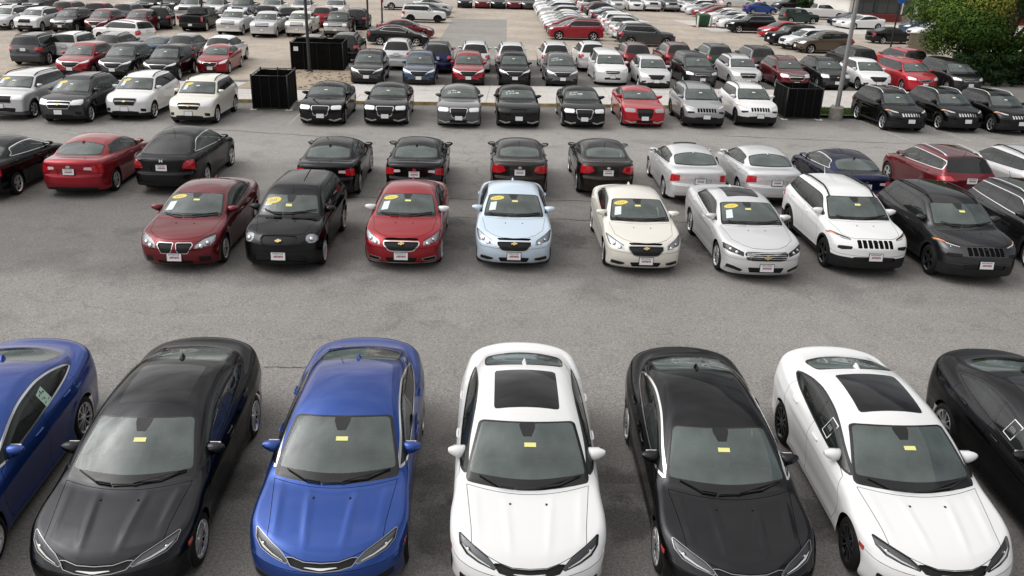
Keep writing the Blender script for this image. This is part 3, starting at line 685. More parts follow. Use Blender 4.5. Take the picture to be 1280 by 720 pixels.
    def cut(s, val, vmask=None):
        """split triangles along val == 0"""
        T = s.T; sg = val > 0; st = sg[T]; c = st.sum(1); cr = (c == 1) | (c == 2)
        if vmask is not None: cr &= vmask[T].all(1)
        if not cr.any(): return
        C = T[cr]; sc = st[cr]; cc = c[cr]
        odd = np.where((cc == 1)[:, None], sc, ~sc).argmax(1); r = np.arange(len(C))
        a, b, d = C[r, odd], C[r, (odd + 1) % 3], C[r, (odd + 2) % 3]
        e = np.sort(np.concatenate([np.stack([a, b], 1), np.stack([a, d], 1)]), axis=1)
        u, inv = np.unique(e, axis=0, return_inverse=True); inv = inv.ravel()
        va, vb = val[u[:, 0]], val[u[:, 1]]; t = np.clip(va / (va - vb), .01, .99)[:, None]
        n = len(s.V); s.V = np.concatenate([s.V, s.V[u[:, 0]] * (1 - t) + s.V[u[:, 1]] * t])
        ab, ad = n + inv[:len(C)], n + inv[len(C):]
        s.T = np.concatenate([T[~cr], np.stack([a, ab, ad], 1), np.stack([ab, b, d], 1), np.stack([ab, d, ad], 1)])

def vproj(kind, X, k=.6, L=0.):
    x = np.abs(X[:, 0])
    if kind == 'side': return X[:, 1], X[:, 2]
    if kind == 'top': return x, X[:, 1]
    if kind == 'front': return x, X[:, 2]
    if kind == 'nose': return x, X[:, 2] + k * X[:, 1]
    if kind == 'tail': return x, X[:, 2] + .28 * (L - X[:, 1])

def build_model(p, h, lod):
    """returns {part label: (V, T, N)} for one model. lod 0 near, 1 middle, 2 far"""
    s = Shell(p); s.build(h); g = .0035 if lod == 0 else 0
    L = p['L']; near = lod == 0
    if near:
        cy = s.V[s.T][:, :, 1].mean(1); s.refine(cy < p.get('ref', 1.0))
        if 'ref2' in p: cy = s.V[s.T][:, :, 1].mean(1); s.refine(cy < p['ref2'])
        if 'ref2' in p:
            C_ = s.V[s.T].mean(1); cs_ = s.canopy(np.abs(C_[:, 0]), C_[:, 1], C_[:, 2])[3]; s.refine((cs_ > -.13) & (C_[:, 2] > p['zb'] - .05) & (np.abs(C_[:, 0]) < p['hw'] - .02))
        if p.get('rear_seen'): cy = s.V[s.T][:, :, 1].mean(1); s.refine(cy > L - .7)
    elif lod == 1: cy = s.V[s.T][:, :, 1].mean(1); s.refine(cy < .75)
    feats = []          # (label, function, mask function, cut values)
    K = p.get('nk', .6)
    def cs_of(X): return s.canopy(np.abs(X[:, 0]), X[:, 1], X[:, 2])
    def lateral(X): return np.abs(X[:, 0])
    def f_arch(X):
        v = np.full(len(X), 9.)
        for ya in p['axles']: v = np.minimum(v, np.hypot(X[:, 1] - ya, X[:, 2] - p['wr'] - p.get('arch_dz', 0)) - p['ra'])
        return v
    zlow = pch(p['low'])
    def f_low(X): return zlow(X[:, 1]) - X[:, 2]
    m_side = lambda X: np.abs(X[:, 0]) > p['hw'] - .32
    feats.append(('none', lambda X: -f_low(X), None, [0]))
    feats.append(('none', f_arch, m_side, [0]))
    yw0, zw0, yw1, zw1, cw = p['ws']
    y_mid = p['y_mid']
    pil = p.get('pillar', .065)
    def f_ws(X, d=0.):
        x, y, z = np.abs(X[:, 0]), X[:, 1], X[:, 2]; ws, rf, bl, cs = s.canopy(x, y, z)
        hood = s.Hs(y) + (s.Hc(y) - s.Hs(y)) * (1 - np.minimum(x / s.W(y), 1.2) ** p.get('q', 2.4))
        bot = (hood + p.get('ws_lo', .025) + d * 1.1 - z) * 1.2
        topy = (y - (p['ws_top'] + p.get('ws_topc', .1) * x * x)) + d * .55
        return smax(smax(cs + pil + d * .6, bot, .03), topy, .06)
    m_front = lambda X: (X[:, 1] < y_mid) & (X[:, 2] > zw0 - .12)
    FR = p.get('frit', .05)
    feats.append(('windshield', lambda X: f_ws(X, FR), m_front, [0]))
    feats.append(('windshield_band', f_ws, m_front, [0]))
    yb0, zb0, yb1, zb1, cb = p['bl']
    bh = p.get('bl_lo', .03)
    def f_bl(X, d=0.):
        x, y, z = np.abs(X[:, 0]), X[:, 1], X[:, 2]; ws, rf, bl, cs = s.canopy(x, y, z)
        bot = (p['bl_z'] + d - z)
        topy = (z - (p['bl_ztop'] - p['crown'] * x * x)) + d * .5
        return smax(smax(cs + p.get('cpillar', .1) + d * .6, bot, .04), topy, .05)
    m_rear = lambda X: (X[:, 1] > p.get('bl_ymin', y_mid + .3)) & (X[:, 2] > p['bl_z'] - .1)
    feats.append(('rear_window', lambda X: f_bl(X, .025), m_rear, [0]))
    feats.append(('rear_window_band', f_bl, m_rear, [0]))
    # side windows
    dlo = chaikin(chaikin(p['dlo'])); dr = p.get('dlo_r', .04); tw = p.get('dlo_trim', .016)
    def m_dlo(X):
        ws, rf, bl, cs = cs_of(X); return (cs > -.11) & (X[:, 2] > p['zb'] - .12)
    def f_dlo(X): return rpoly(X[:, 1], X[:, 2], dlo, dr)
    pls = p['bpillars']    # (y at zb, y at roof, half width)
    def f_pil(X):
        v = np.full(len(X), 9.)
        for (ya, yb, hw_) in pls:
            v = np.minimum(v, np.abs(X[:, 1] - (ya + (yb - ya) * (X[:, 2] - p['zb']) / .45)) - hw_)
        return v
    feats.append(('window_pillar', lambda X: np.maximum(f_pil(X), f_dlo(X) + tw), m_dlo, [0]))
    feats.append(('side_window', lambda X: f_dlo(X) + tw, m_dlo, [0]))
    feats.append(('window_trim', f_dlo, m_dlo, [0]))
    # front end, rear end, roof
    for ft in p['feats']:
        lab, proj, poly, r, lim = ft[:5]
        if lod > ft[5] if len(ft) > 5 else False: continue
        def fn(X, proj=proj, poly=poly, r=r):
            u, v = vproj(proj, X, K, L); return rpoly(u, v, poly, r)
        y_a, y_b = lim
        mk = lambda X, y_a=y_a, y_b=y_b, proj=proj: (X[:, 1] > y_a) & (X[:, 1] < y_b) & ((s.body(np.abs(X[:, 0]), X[:, 1], X[:, 2])[1] > -.22) if proj == 'side' else (X[:, 2] > -1))
        if '>' in lab:      # outlined feature: "chrome_trim>grille" draws a band of that width round it
            tr, lb = lab.split('>'); wd = ft[6] if len(ft) > 6 else .018
            feats.append((lb, lambda X, fn=fn, wd=wd: fn(X) + wd * 0, mk, [0])); feats.append((tr, lambda X, fn=fn, wd=wd: fn(X) - wd, mk, [0]))
        else: feats.append((lab, fn, mk, [0]))
    if lod <= 1:
        if 'cladding' in p:
            ca, cz = p['cladding']
            feats.append(('cladding', lambda X: np.minimum(f_arch(X) - ca, (X[:, 2] - cz) * 1.), m_side, [0]))
            czf = p.get('clad_front')
            if czf: feats.append(('cladding', lambda X: X[:, 2] - czf - 0 * X[:, 1], lambda X: X[:, 1] < 1.0, [0]))
            czr = p.get('clad_rear')
            if czr: feats.append(('cladding', lambda X: X[:, 2] - czr, lambda X: X[:, 1] > L - 1.0, [0]))
    # panels with real gaps
    if near:
        hd = p['hood_edge']
        def f_hood(X):
            x, y, z = np.abs(X[:, 0]), X[:, 1], X[:, 2]; v = z + K * y
            front = np.interp(x, [q[0] for q in hd['front']], [q[1] for q in hd['front']]) - v
            sd_ = x - np.interp(y, [q[0] for q in hd['side']], [q[1] for q in hd['side']])
            back = y - (hd['back'] + cw * x * x)
            return np.maximum(np.maximum(front * .8, sd_), back)
        m_h = lambda X: (X[:, 1] < hd['back'] + .4) & (s.body(np.abs(X[:, 0]), X[:, 1], X[:, 2])[2] > -.12)
        feats.append(('panel_gap', lambda X: np.abs(f_hood(X)) - g, m_h, None)); feats.append(('hood', f_hood, m_h, [g, -g]))
        for (lab, poly) in p['doors']:
            fn = lambda X, poly=poly: rpoly(X[:, 1], X[:, 2], poly, .05)
            md = lambda X: s.body(np.abs(X[:, 0]), X[:, 1], X[:, 2])[1] > -.2
            feats.append(('panel_gap', lambda X, fn=fn: np.abs(fn(X)) - g, md, None)); feats.append((lab, fn, md, [g, -g]))
        if 'trunk' in p:
            pj, poly = p['trunk']
            fn = lambda X: (lambda uv: rpoly(uv[0], uv[1], poly, .05))(vproj(pj, X, K, L))
            mt = lambda X: (X[:, 1] > p['trunk_y'])
            feats.append(('panel_gap', lambda X, fn=fn: np.abs(fn(X)) - g, mt, None)); feats.append((p.get('trunk_name', 'trunk_lid'), fn, mt, [g, -g]))
        fb = p.get('bumper_front', [(-.2, .0), (-.2, .56), (.25, .56), (p['axles'][0] - p['ra'] + .02, .60), (p['axles'][0] - p['ra'] + .02, 0)])
        rb = p.get('bumper_rear', [(L + .2, 0), (L + .2, .66), (L - .3, .66), (p['axles'][1] + p['ra'] - .02, .60), (p['axles'][1] + p['ra'] - .02, 0)])
        for lab, poly in (('front_bumper', fb), ('rear_bumper', rb)):
            fn = lambda X, poly=poly: sdpoly(X[:, 1], X[:, 2], poly)
            mb = (lambda X: X[:, 1] < 1.2) if lab[0] == 'f' else (lambda X: X[:, 1] > L - 1.4)
            feats.append(('panel_gap', lambda X, fn=fn: np.abs(fn(X)) - g * .8, mb, None)); feats.append((lab, fn, mb, [g * .8, -g * .8]))
        ry = p['roof_y']
        def f_roof(X):
            ws, rf, bl, cs = cs_of(X); return np.maximum(np.maximum(cs + p.get('roof_in', .06), p['ws_top'] - .0 + .1 * X[:, 0] ** 2 - X[:, 1]), X[:, 1] - ry)
        mr_ = lambda X: X[:, 2] > p['zb'] + .2
        feats.append(('roof', f_roof, mr_, [0]))
    for (lab, fn, mk, cuts) in feats:
        if not cuts: continue
        for cv in cuts:
            val = fn(s.V) - cv
            s.cut(val, None if mk is None else mk(s.V))
    s.V = s.fit(s.V, 1)
    C = s.V[s.T].mean(1); lab = np.full(len(C), -1); names = []
    for i, (l, fn, mk, cuts) in enumerate(feats):
        if l not in names: names.append(l)
        ok = (fn(C) < 0) & (lab < 0)
        if mk is not None: ok &= mk(C)
        lab[ok] = names.index(l)
    names.append('body'); lab[lab < 0] = len(names) - 1
    N = s.grad(s.V); out = {}
    a, b, c = (s.V[s.T[:, i]] for i in range(3)); ar = np.linalg.norm(np.cross(b - a, c - a), axis=1)
    for i, l in enumerate(names):
        if l == 'none': continue
        m = (lab == i) & (ar > 1e-9)
        if not m.any(): continue
        t = s.T[m]; u, inv = np.unique(t, return_inverse=True)
        out[l] = (s.V[u], inv.reshape(-1, 3), N[u])
    return out, s
def split_lr(d):
    """split a part into its two sides; returns [right(x>0), left]"""
    V, T, N = d; cx = V[T][:, :, 0].mean(1); o = []
    for m in (cx > 0, cx <= 0):
        t = T[m]
        if len(t) == 0: continue
        u, inv = np.unique(t, return_inverse=True); o.append((V[u], inv.reshape(-1, 3), N[u]))
    return o
def split_y(d, ys):
    V, T, N = d; cy = V[T][:, :, 1].mean(1); o = []; b = np.searchsorted(ys, cy)
    for i in range(len(ys) + 1):
        t = T[b == i]
        if len(t) == 0: continue
        u, inv = np.unique(t, return_inverse=True); o.append((V[u], inv.reshape(-1, 3), N[u]))
    return o
# ------------------------------------------------------------------ a model's parts as shared meshes
class Tpl:
    def __init__(s): s.e = []          # (name, mesh, material role, parent index, location, rz)
    def add(s, name, me, role, parent=-1, loc=(0, 0, 0), rz=0.):
        s.e.append((name, me, role, parent, loc, rz)); return len(s.e) - 1
def bis(fn, a, b, it=40):              # fn<0 at a, >0 at b
    for _ in range(it):
        m = (a + b) / 2
        if fn(m) < 0: a = m
        else: b = m
    return (a + b) / 2
def f1(s, x, y, z): return float(s.F(np.array([[x, y, z]], float))[0])
def nrm(s, q): return Vector(s.grad(np.array([q], float))[0])
def hit_front(s, x, z): y = bis(lambda y: f1(s, x, y, z), 1.2, -.3); q = (x, y, z); return Vector(q), nrm(s, q)
def hit_rear(s, x, z): L = s.p['L']; y = bis(lambda y: f1(s, x, y, z), L - 1.3, L + .3); q = (x, y, z); return Vector(q), nrm(s, q)
def hit_top(s, x, y): z = bis(lambda z: f1(s, x, y, z), .4, 2.3); q = (x, y, z); return Vector(q), nrm(s, q)
def hit_side(s, y, z, sg=1): x = bis(lambda x: f1(s, x * sg, y, z), .05, 1.4); q = (x * sg, y, z); return Vector(q), nrm(s, q)
def frame(q, n, up=Vector((0, 0, 1))):
    u = up.cross(n).normalized(); v = n.cross(u).normalized()
    return Matrix(((u.x, v.x, n.x, q.x), (u.y, v.y, n.y, q.y), (u.z, v.z, n.z, q.z), (0, 0, 0, 1)))
def patch_top(s, pts2, lift, name, mat, sub=1):
    """a flat sticker lying on the glass: polygon in (x, y) seen from above"""
    V = [hit_top(s, x, y) for x, y in pts2]; mb = MB()
    V = [q + n * lift for q, n in V]; c = sum(V, Vector()) / len(V)
    mb.add([c] + V, [(0, i + 1, (i + 1) % len(V) + 1) for i in range(len(V))])
    return mb.mesh(name, mat)
_wheel_cache = {}
def wheel_meshes(r, wid, style, lod):
    key = (round(r, 3), wid, style, lod)
    if key in _wheel_cache: return _wheel_cache[key]
    k = (36, 20, 12)[lod]; rr = r * .70 if style != 'steel' else r * .66; h = wid / 2
    t = MB().lathe_x([(-h, rr), (-h - .004, r * .80), (-h + .01, r * .93), (-h + .035, r * .99), (0, r), (h - .035, r * .99), (h - .01, r * .93), (h + .004, r * .80), (h, rr), (h - .02, rr - .012)], k)
    tyre = t.mesh('tyre', 'tyre_rubber', True)
    hb = MB().lathe_x([(-h * .2, 0.001), (-h * .2, r * .5), (h * .1, r * .5), (h * .1, .001)], k); hb.lathe_x([(-h, rr), (h * .2, rr - .02), (h - .015, rr - .012)], k)
    hub = hb.mesh('wheel', 'gap_dark', False, 40)
    m = MB(); m.lathe_x([(h - .03, rr - .03), (h - .004, rr - .012), (h + .003, rr - .002), (h - .01, rr + .004), (h - .03, rr + .002)], k)
    ns = {'ten': 10, 'five': 5, 'split': 5, 'seven': 7, 'six': 6, 'steel': 9}[style]; x0 = h - .012
    def spoke(a, w0, w1, r0, r1, da=0.):
        ca, sa = math.cos(a), math.sin(a); cb, sb = math.cos(a + da), math.sin(a + da)
        def P(rad, wv, x, c, sn): return (x, rad * c - wv * sn, rad * sn + wv * c)
        V = [P(r0, -w0, x0 - .035, ca, sa), P(r0, w0, x0 - .035, ca, sa), P(r1, w1, x0 - .03, cb, sb), P(r1, -w1, x0 - .03, cb, sb),
             P(r0, -w0 * .8, x0 - .005, ca, sa), P(r0, w0 * .8, x0 - .005, ca, sa), P(r1, w1 * .8, x0 + .004, cb, sb), P(r1, -w1 * .8, x0 + .004, cb, sb)]
        m.add(V, [(4, 5, 6, 7), (0, 4, 7, 3), (1, 2, 6, 5), (0, 1, 5, 4), (3, 7, 6, 2)])
    for i in range(ns):
        a = 2 * math.pi * i / ns + .2
        if style == 'split':
            for d in (-1, 1): spoke(a, .018, .013, .03, rr - .012, d * .19)
        elif style == 'ten': spoke(a, .011, .013, .03, rr - .012)
        elif style == 'steel': spoke(a, .03, .05, .05, rr - .012)
        else: spoke(a, .028, .036, .03, rr - .012)
    m.lathe_x([(x0 - .03, r * .19), (x0 - .004, r * .17), (x0 + .002, r * .09), (x0 + .002, .001)], max(10, k // 2))
    rim = m.mesh('rim', 'alloy', True, 35)
    _wheel_cache[key] = (hub, tyre, rim); return _wheel_cache[key]

ROLE = {   # label: (object name, role, split sides, inward offset)
 'body': ('body', 'PAINT', 0, 0), 'hood': ('hood', 'PAINT', 0, 0), 'roof': ('roof', 'ROOF', 0, 0), 'door_front': ('door', 'PAINT', 1, 0), 'door_rear': ('door', 'PAINT', 1, 0),
 'trunk_lid': ('trunk_lid', 'PAINT', 0, 0), 'tailgate': ('tailgate', 'PAINT', 0, 0), 'front_bumper': ('front_bumper', 'PAINT', 0, 0), 'rear_bumper': ('rear_bumper', 'PAINT', 0, 0),
 'windshield': ('windshield', 'windscreen_glass', 0, .002), 'windshield_band': ('windshield_seal', 'black_gloss', 0, .001), 'rear_window': ('rear_window', 'REARGLASS', 0, .002), 'rear_window_band': ('rear_window_seal', 'black_gloss', 0, .001),
 'side_window': ('side_window', 'SIDEGLASS', 1, .004), 'window_pillar': ('window_pillar', 'black_gloss', 1, .002), 'window_trim': ('window_trim', 'WTRIM', 1, -.002),
 'headlight': ('headlight', 'lens_glass', 1, 0), 'taillight': ('taillight', 'TAIL', 1, -.004), 'clear_taillight': ('taillight_lens', 'clear_red_lens', 1, -.003), 'grille': ('grille', 'black_plastic', 0, .02), 'lower_grille': ('lower_grille', 'black_plastic', 0, .02),
 'grille_slot': ('grille_slot', 'gap_dark', 0, .02), 'chrome_trim': ('chrome_trim', 'CHROME', 0, -.003), 'fog_lamp': ('fog_lamp', 'black_plastic', 1, .012), 'fog_chrome': ('fog_trim', 'chrome', 1, -.003), 'cladding': ('cladding', 'CLAD', 0, -.006),
 'sunroof': ('sunroof', 'roof_glass', 0, -.001), 'panel_gap': ('panel_gap', 'gap_dark', 0, .007), 'plate_recess': ('plate_recess', 'PAINT', 0, .015), 'marker': ('side_marker', 'orange_lens', 1, -.002),
 'lower_panel': ('lower_panel', 'LOWER', 0, -.001), 'reflector': ('bumper_reflector', 'red_lens', 1, -.002), 'skid': ('skid_plate', 'alloy', 0, -.002), 'bed_opening': (None, None, 0, 0), 'drl': ('running_light', 'lamp_bulb', 1, -.004),
 'bar': ('grille_bar', 'CHROME', 0, -.004), 'black_bar': ('lower_lip', 'black_plastic', 0, -.002), 'amber': ('turn_signal', 'amber_lens', 1, -.003)}

def make_template(p, lod):
    h = p.get('h', {0: .05, 1: .085, 2: .125}[lod])
    parts, s = build_model(p, h, lod); t = Tpl(); L = p['L']; near = lod == 0; idx = {}
    for lab, d in parts.items():
        nm, role, lr, off = ROLE[lab]
        if nm is None: continue
        pieces = split_lr(d) if lr else [d]
        if lab == 'side_window' and near: pieces = [q for pc in pieces for q in split_y(pc, sorted(a for a, b, c in p['bpillars']))]
        if lab == 'window_pillar': b_ = sorted(a for a, b, c in p['bpillars']); pieces = [q for pc in pieces for q in split_y(pc, [(u + v) / 2 for u, v in zip(b_[:-1], b_[1:])])]
        for V, T, N in pieces:
            Vo = V - N * off if off else V
            par = -1
            mat = {'PAINT': 'paint_black', 'ROOF': 'paint_black', 'REARGLASS': 'dark_glass', 'SIDEGLASS': 'side_glass', 'WTRIM': 'black_trim', 'TAIL': 'red_lens', 'CHROME': 'chrome', 'CLAD': 'black_plastic', 'LOWER': 'black_plastic'}.get(role, role)
            i = t.add(nm, mesh_from(nm, Vo, T, mat, N), role, par); idx.setdefault(lab, []).append((i, V, T, N))
            if lab == 'headlight':
                if near:
                    t.add('lamp_housing', mesh_from('lamp_housing', V - N * .03, T, 'lamp_dark' if p.get('dark_lamps') else 'reflector', N), 'LAMP', i)
                    c = V.mean(0); sg = np.sign(c[0]); mb = MB()
                    for (lx, lz, rad) in p.get('lamps', []):
                        q, n = hit_front(s, sg * lx, lz); mb.ball(q - n * (.018 + rad * .3), rad, rad, rad, 12, 6)
                    if mb.v: t.add('lamp_bulb', mb.mesh('lamp_bulb', 'chrome', True), 'chrome', i)
                else:
                    t.e[i] = (nm, t.e[i][1], 'LAMPFAR', -1, (0, 0, 0), 0.)
    # lining inside the cabin, floor, underbody
    V, T, N = [], [], []; n0 = 0
    if lod <= 1:
        for lab in ('body', 'roof', 'door_front', 'door_rear', 'window_pillar', 'window_trim', 'trunk_lid', 'tailgate', 'windshield_band', 'rear_window_band', 'panel_gap'):
            if lab not in parts: continue
            v, tt, nn = parts[lab]; c = v[tt].mean(1); m = (c[:, 2] > .45) & (c[:, 1] > p['ws'][0] + .05) & (c[:, 1] < p['bl'][2] + .1) & ~((c[:, 2] < p['zb']) & (c[:, 1] < p['ws'][0] + .35))
            tt = tt[m]
            if len(tt) == 0: continue
            u, inv = np.unique(tt, return_inverse=True); V.append(v[u] - nn[u] * .022); N.append(-nn[u]); T.append(inv.reshape(-1, 3)[:, ::-1] + n0); n0 += len(u)
        t.add('cabin_lining', mesh_from('cabin_lining', np.concatenate(V), np.concatenate(T), 'lining_dark', np.concatenate(N)), 'lining_dark')
    a0, a1 = p['axles']; hw = p['hw']; rw = p['wr']
    mb = MB(); mb.box(-hw + .34, hw - .34, .3, L - .35, .19, .50); mb.box(-hw + .1, hw - .1, a0 + p['ra'] + .04, a1 - p['ra'] - .04, .22, .50)
    t.add('underbody', mb.mesh('underbody', 'gap_dark'), 'gap_dark')
    yc, zc = p['ws'][0], p['ws'][1]; inner = p.get('inner', 'cloth_grey')
    ye = p.get('cab_end', p['bl'][0])
    if lod <= 1:
        dash = MB(); hh = p['hw'] - .18
        prof = [(yc + .02, zc - .05), (yc + .25, zc - .02), (yc + .52, zc - .015), (yc + .66, zc - .05), (yc + .68, zc - .25), (yc + .5, zc - .4), (yc + .05, zc - .4)]
        dash.loft([[(x * hh, y + (.1 * abs(x) ** 2), z - .03 * abs(x) ** 3) for y, z in prof] for x in (-1, -.85, -.5, 0, .5, .85, 1)], True, True)
        t.add('dashboard', dash.mesh('dashboard', 'dash_plastic', True, 40), 'dash_plastic')
        ys_ = p.get('seat_y', [yc + 1.25, yc + 2.1]); sh = p.get('seat_h', 0.)
        for r_, y in enumerate(ys_):
            for sx in (-.37, .37):
                m = MB(); m.box(sx - .25, sx + .25, y - .42, y + .08, .42 + sh, .58 + sh, .04)
                pr = [(0, .5, .23), (.05, .7, .25), (.11, .92, .23), (.15, 1.06, .18)]
                rings = []
                for dy, z, ww in pr: rings.append([(sx - ww, y + dy - .02, z + sh), (sx - ww * .6, y + dy - .06, z + sh), (sx + ww * .6, y + dy - .06, z + sh), (sx + ww, y + dy - .02, z + sh), (sx + ww * .8, y + dy + .1, z + sh), (sx - ww * .8, y + dy + .1, z + sh)])
                m.loft(rings, True, True); m.box(sx - .13, sx + .13, y + .14, y + .23, 1.09 + sh, 1.24 + sh, .03)
                t.add('seat', m.mesh('seat', inner, True, 50), 'INNER')
        if near:
            m = MB(); c = Vector((.37, yc + .78, zc - .05)); rings = []
            for i in range(20):
                a = 2 * math.pi * i / 20; dv = Vector((math.cos(a), -.42 * math.sin(a) * -1, .9 * math.sin(a)))
                rings.append(c + dv * .185)
            m.tube(rings + [rings[0]], .015, 6, False); m.tube([c + Vector((-.17, 0, 0)), c + Vector((.17, 0, 0))], .018, 6); m.ball(c, .06, .03, .05, 8, 5)
            t.add('steering_wheel', m.mesh('steering_wheel', 'black_plastic', True), 'black_plastic')
        # rear shelf / load floor
        m = MB(); m.box(-hw + .14, hw - .14, yc + .3, p['bl'][2], .40, .47); 
        if p.get('shelf'): m.box(-hw + .38, hw - .38, p['shelf'], p['bl'][2] - .3, p['zb'] - .08, p['zb'] - .02)
        t.add('cabin_floor', m.mesh('cabin_floor', 'lining_dark'), 'lining_dark')
    else:
        m = MB(); m.box(-hw + .2, hw - .2, yc + .35, p['bl'][2] - .2, .40, p['zb'] - .02)
        t.add('cabin_floor', m.mesh('cabin_floor', 'lining_dark'), 'lining_dark')
    # wheels
    hub, tyre, rim = wheel_meshes(rw, p.get('tw', .215), p.get('rim', 'split'), lod)
    for ya in (a0, a1):
        for sg in (1, -1):
            i = t.add('wheel', hub, 'gap_dark', -1, (sg * (hw - p.get('tw', .215) / 2 - .02), ya, rw), 0 if sg > 0 else math.pi)
            t.add('tyre', tyre, 'tyre_rubber', i); t.add('rim', rim, 'RIM', i)
    # mirrors
    if 'mirror' in p and lod <= 1:
        mx, my, mz, ms = p['mirror']
        for sg in (1, -1):
            m = MB(); rings = []
            for (dx, sc) in ((-.135, .5), (-.11, .85), (-.05, 1.), (.03, .88), (.09, .6), (.125, .3)):
                rings.append([(sg * (mx - .115 * ms + dx * ms), my + (.075 * math.cos(a) * sc - (.02 if math.cos(a) < 0 else 0)) * ms + .05 * (dx < -.05), mz + (.08 * math.sin(a) * sc + .18 * max(dx, -.05)) * ms) for a in [2 * math.pi * j / 12 for j in range(12)]])
            if sg < 0: rings = [list(reversed(r_)) for r_ in rings]
            m.loft(rings, True, True)
            q, n = hit_side(s, my + .02, p['zb'] + .02, sg)
            i = t.add('mirror', m.mesh('mirror', 'paint_black', True, 60), 'MIRROR')
            a = MB(); a.tube([(q.x - sg * .02, my + .03, p['zb'] + .0), (sg * (mx - .19 * ms), my + .02, mz - .05 * ms)], [.035, .028], 6); t.add('mirror_arm', a.mesh('mirror_arm', 'black_plastic', True), 'black_plastic', i)
            gq = MB(); gq.box(min(sg * (mx - .2 * ms), sg * (mx - .05 * ms)), max(sg * (mx - .2 * ms), sg * (mx - .05 * ms)), my + .045 * ms, my + .082 * ms, mz - .05 * ms, mz + .045 * ms, .006); t.add('mirror_glass', gq.mesh('mirror_glass', 'chrome'), 'chrome', i)
    ws_i = idx['windshield'][0][0] if 'windshield' in idx else -1
    if near:
        # handles on the doors
        for key, hy in (('door_front', p['handles'][0]), ('door_rear', p['handles'][1] if len(p['handles']) > 1 else None)):
            if hy is None or key not in idx: continue
            for (i, V, T, N) in idx[key]:
                sg = 1 if V[:, 0].mean() > 0 else -1; q, n = hit_side(s, hy[0], hy[1], sg)
                m = MB(); u = Vector((0, 1, .03)).normalized()
                m.tube([q - u * .105 - n * .004, q - u * .085 + n * .014, q + n * .018, q + u * .085 + n * .014, q + u * .105 - n * .004], [.011, .014, .015, .014, .011], 8)
                m2 = t.add('door_handle', m.mesh('door_handle', 'paint_black', True), 'HANDLE', i)
        # wipers
        for (pts) in p.get('wipers', []):
            P = [hit_top(s, x, y) for x, y in pts]; m = MB(); m.tube([q + n * .028 for q, n in P], .011, 5)
            m.tube([P[0][0] + P[0][1] * .008, P[0][0] + P[0][1] * .045, P[len(P) // 2][0] + P[len(P) // 2][1] * .045], .008, 5)
            t.add('wiper', m.mesh('wiper', 'black_trim'), 'black_trim')
        # sensor housing behind the glass and the rear-view mirror
        yt = p['ws_top']
        t.add('sensor_housing', patch_top(s, [(-.10, yt - .02), (.10, yt - .02), (.10, yt - .08), (.055, yt - .21), (-.055, yt - .21), (-.10, yt - .08)], .0015, 'sensor_housing', 'black_trim'), 'black_trim', ws_i)
        for (nx_, ny_) in p.get('nozzles', []):
            for sg in (1, -1):
                q, n = hit_top(s, sg * nx_, ny_); m = MB(); m.box(q.x - .012, q.x + .012, q.y - .01, q.y + .015, q.z - .004, q.z + .009); t.add('washer_nozzle', m.mesh('washer_nozzle', 'black_plastic'), 'black_plastic', idx['hood'][0][0] if 'hood' in idx else -1)
    if lod <= 1:
        if 'tag' in p:
            x, y, ww, dd = p['tag']; t.add('windshield_tag', patch_top(s, [(x - ww, y - dd), (x + ww, y - dd), (x + ww, y + dd), (x - ww, y + dd)], .004, 'windshield_tag', 'tag_yellow'), 'TAG', ws_i)
        # number plate
        for end in ('front', 'rear'):
            if 'plate_' + end not in p: continue
            z = p['plate_' + end]; q, n = hit_front(s, 0, z) if end == 'front' else hit_rear(s, 0, z)
            n = Vector((0, -1 if end == 'front' else 1, .12)).normalized(); M = frame(q + n * .012, n)
            m = MB(); pw, ph = .155, .085
            m.prism([(-pw - .012, -ph - .012), (pw + .012, -ph - .012), (pw + .012, ph + .012), (-pw - .012, ph + .012)], M, .006)
            i = t.add('license_plate', m.mesh('license_plate', 'black_trim'), 'PLATEFRAME')
            m = MB(); m.prism([(-pw, -ph), (pw, -ph), (pw, ph), (-pw, ph)], M @ Matrix.Translation((0, 0, .0065)), .003); t.add('plate_face', m.mesh('plate_face', 'plate_white'), 'plate_white', i)
            if near:
                Mp = M @ Matrix.Translation((0, 0, .0098)); m = MB(); sgn = 1
                for k in range(9): m.prism([(-.12 + k * .027, .045), (-.105 + k * .027, .045), (-.105 + k * .027, .068 + .006 * (k % 3)), (-.12 + k * .027, .066)], Mp, .001)
                t.add('plate_marks', m.mesh('plate_marks', 'ink_black'), 'ink_black', i)
                m = MB()
                for k in range(7): m.prism([(-.10 + k * .03, -.03 + .012 * (k % 2)), (-.082 + k * .03, -.034), (-.07 + k * .03, .012 + .008 * (k % 3)), (-.092 + k * .03, .016)], Mp, .001)
                t.add('plate_marks', m.mesh('plate_marks', 'ink_red'), 'ink_red', i)
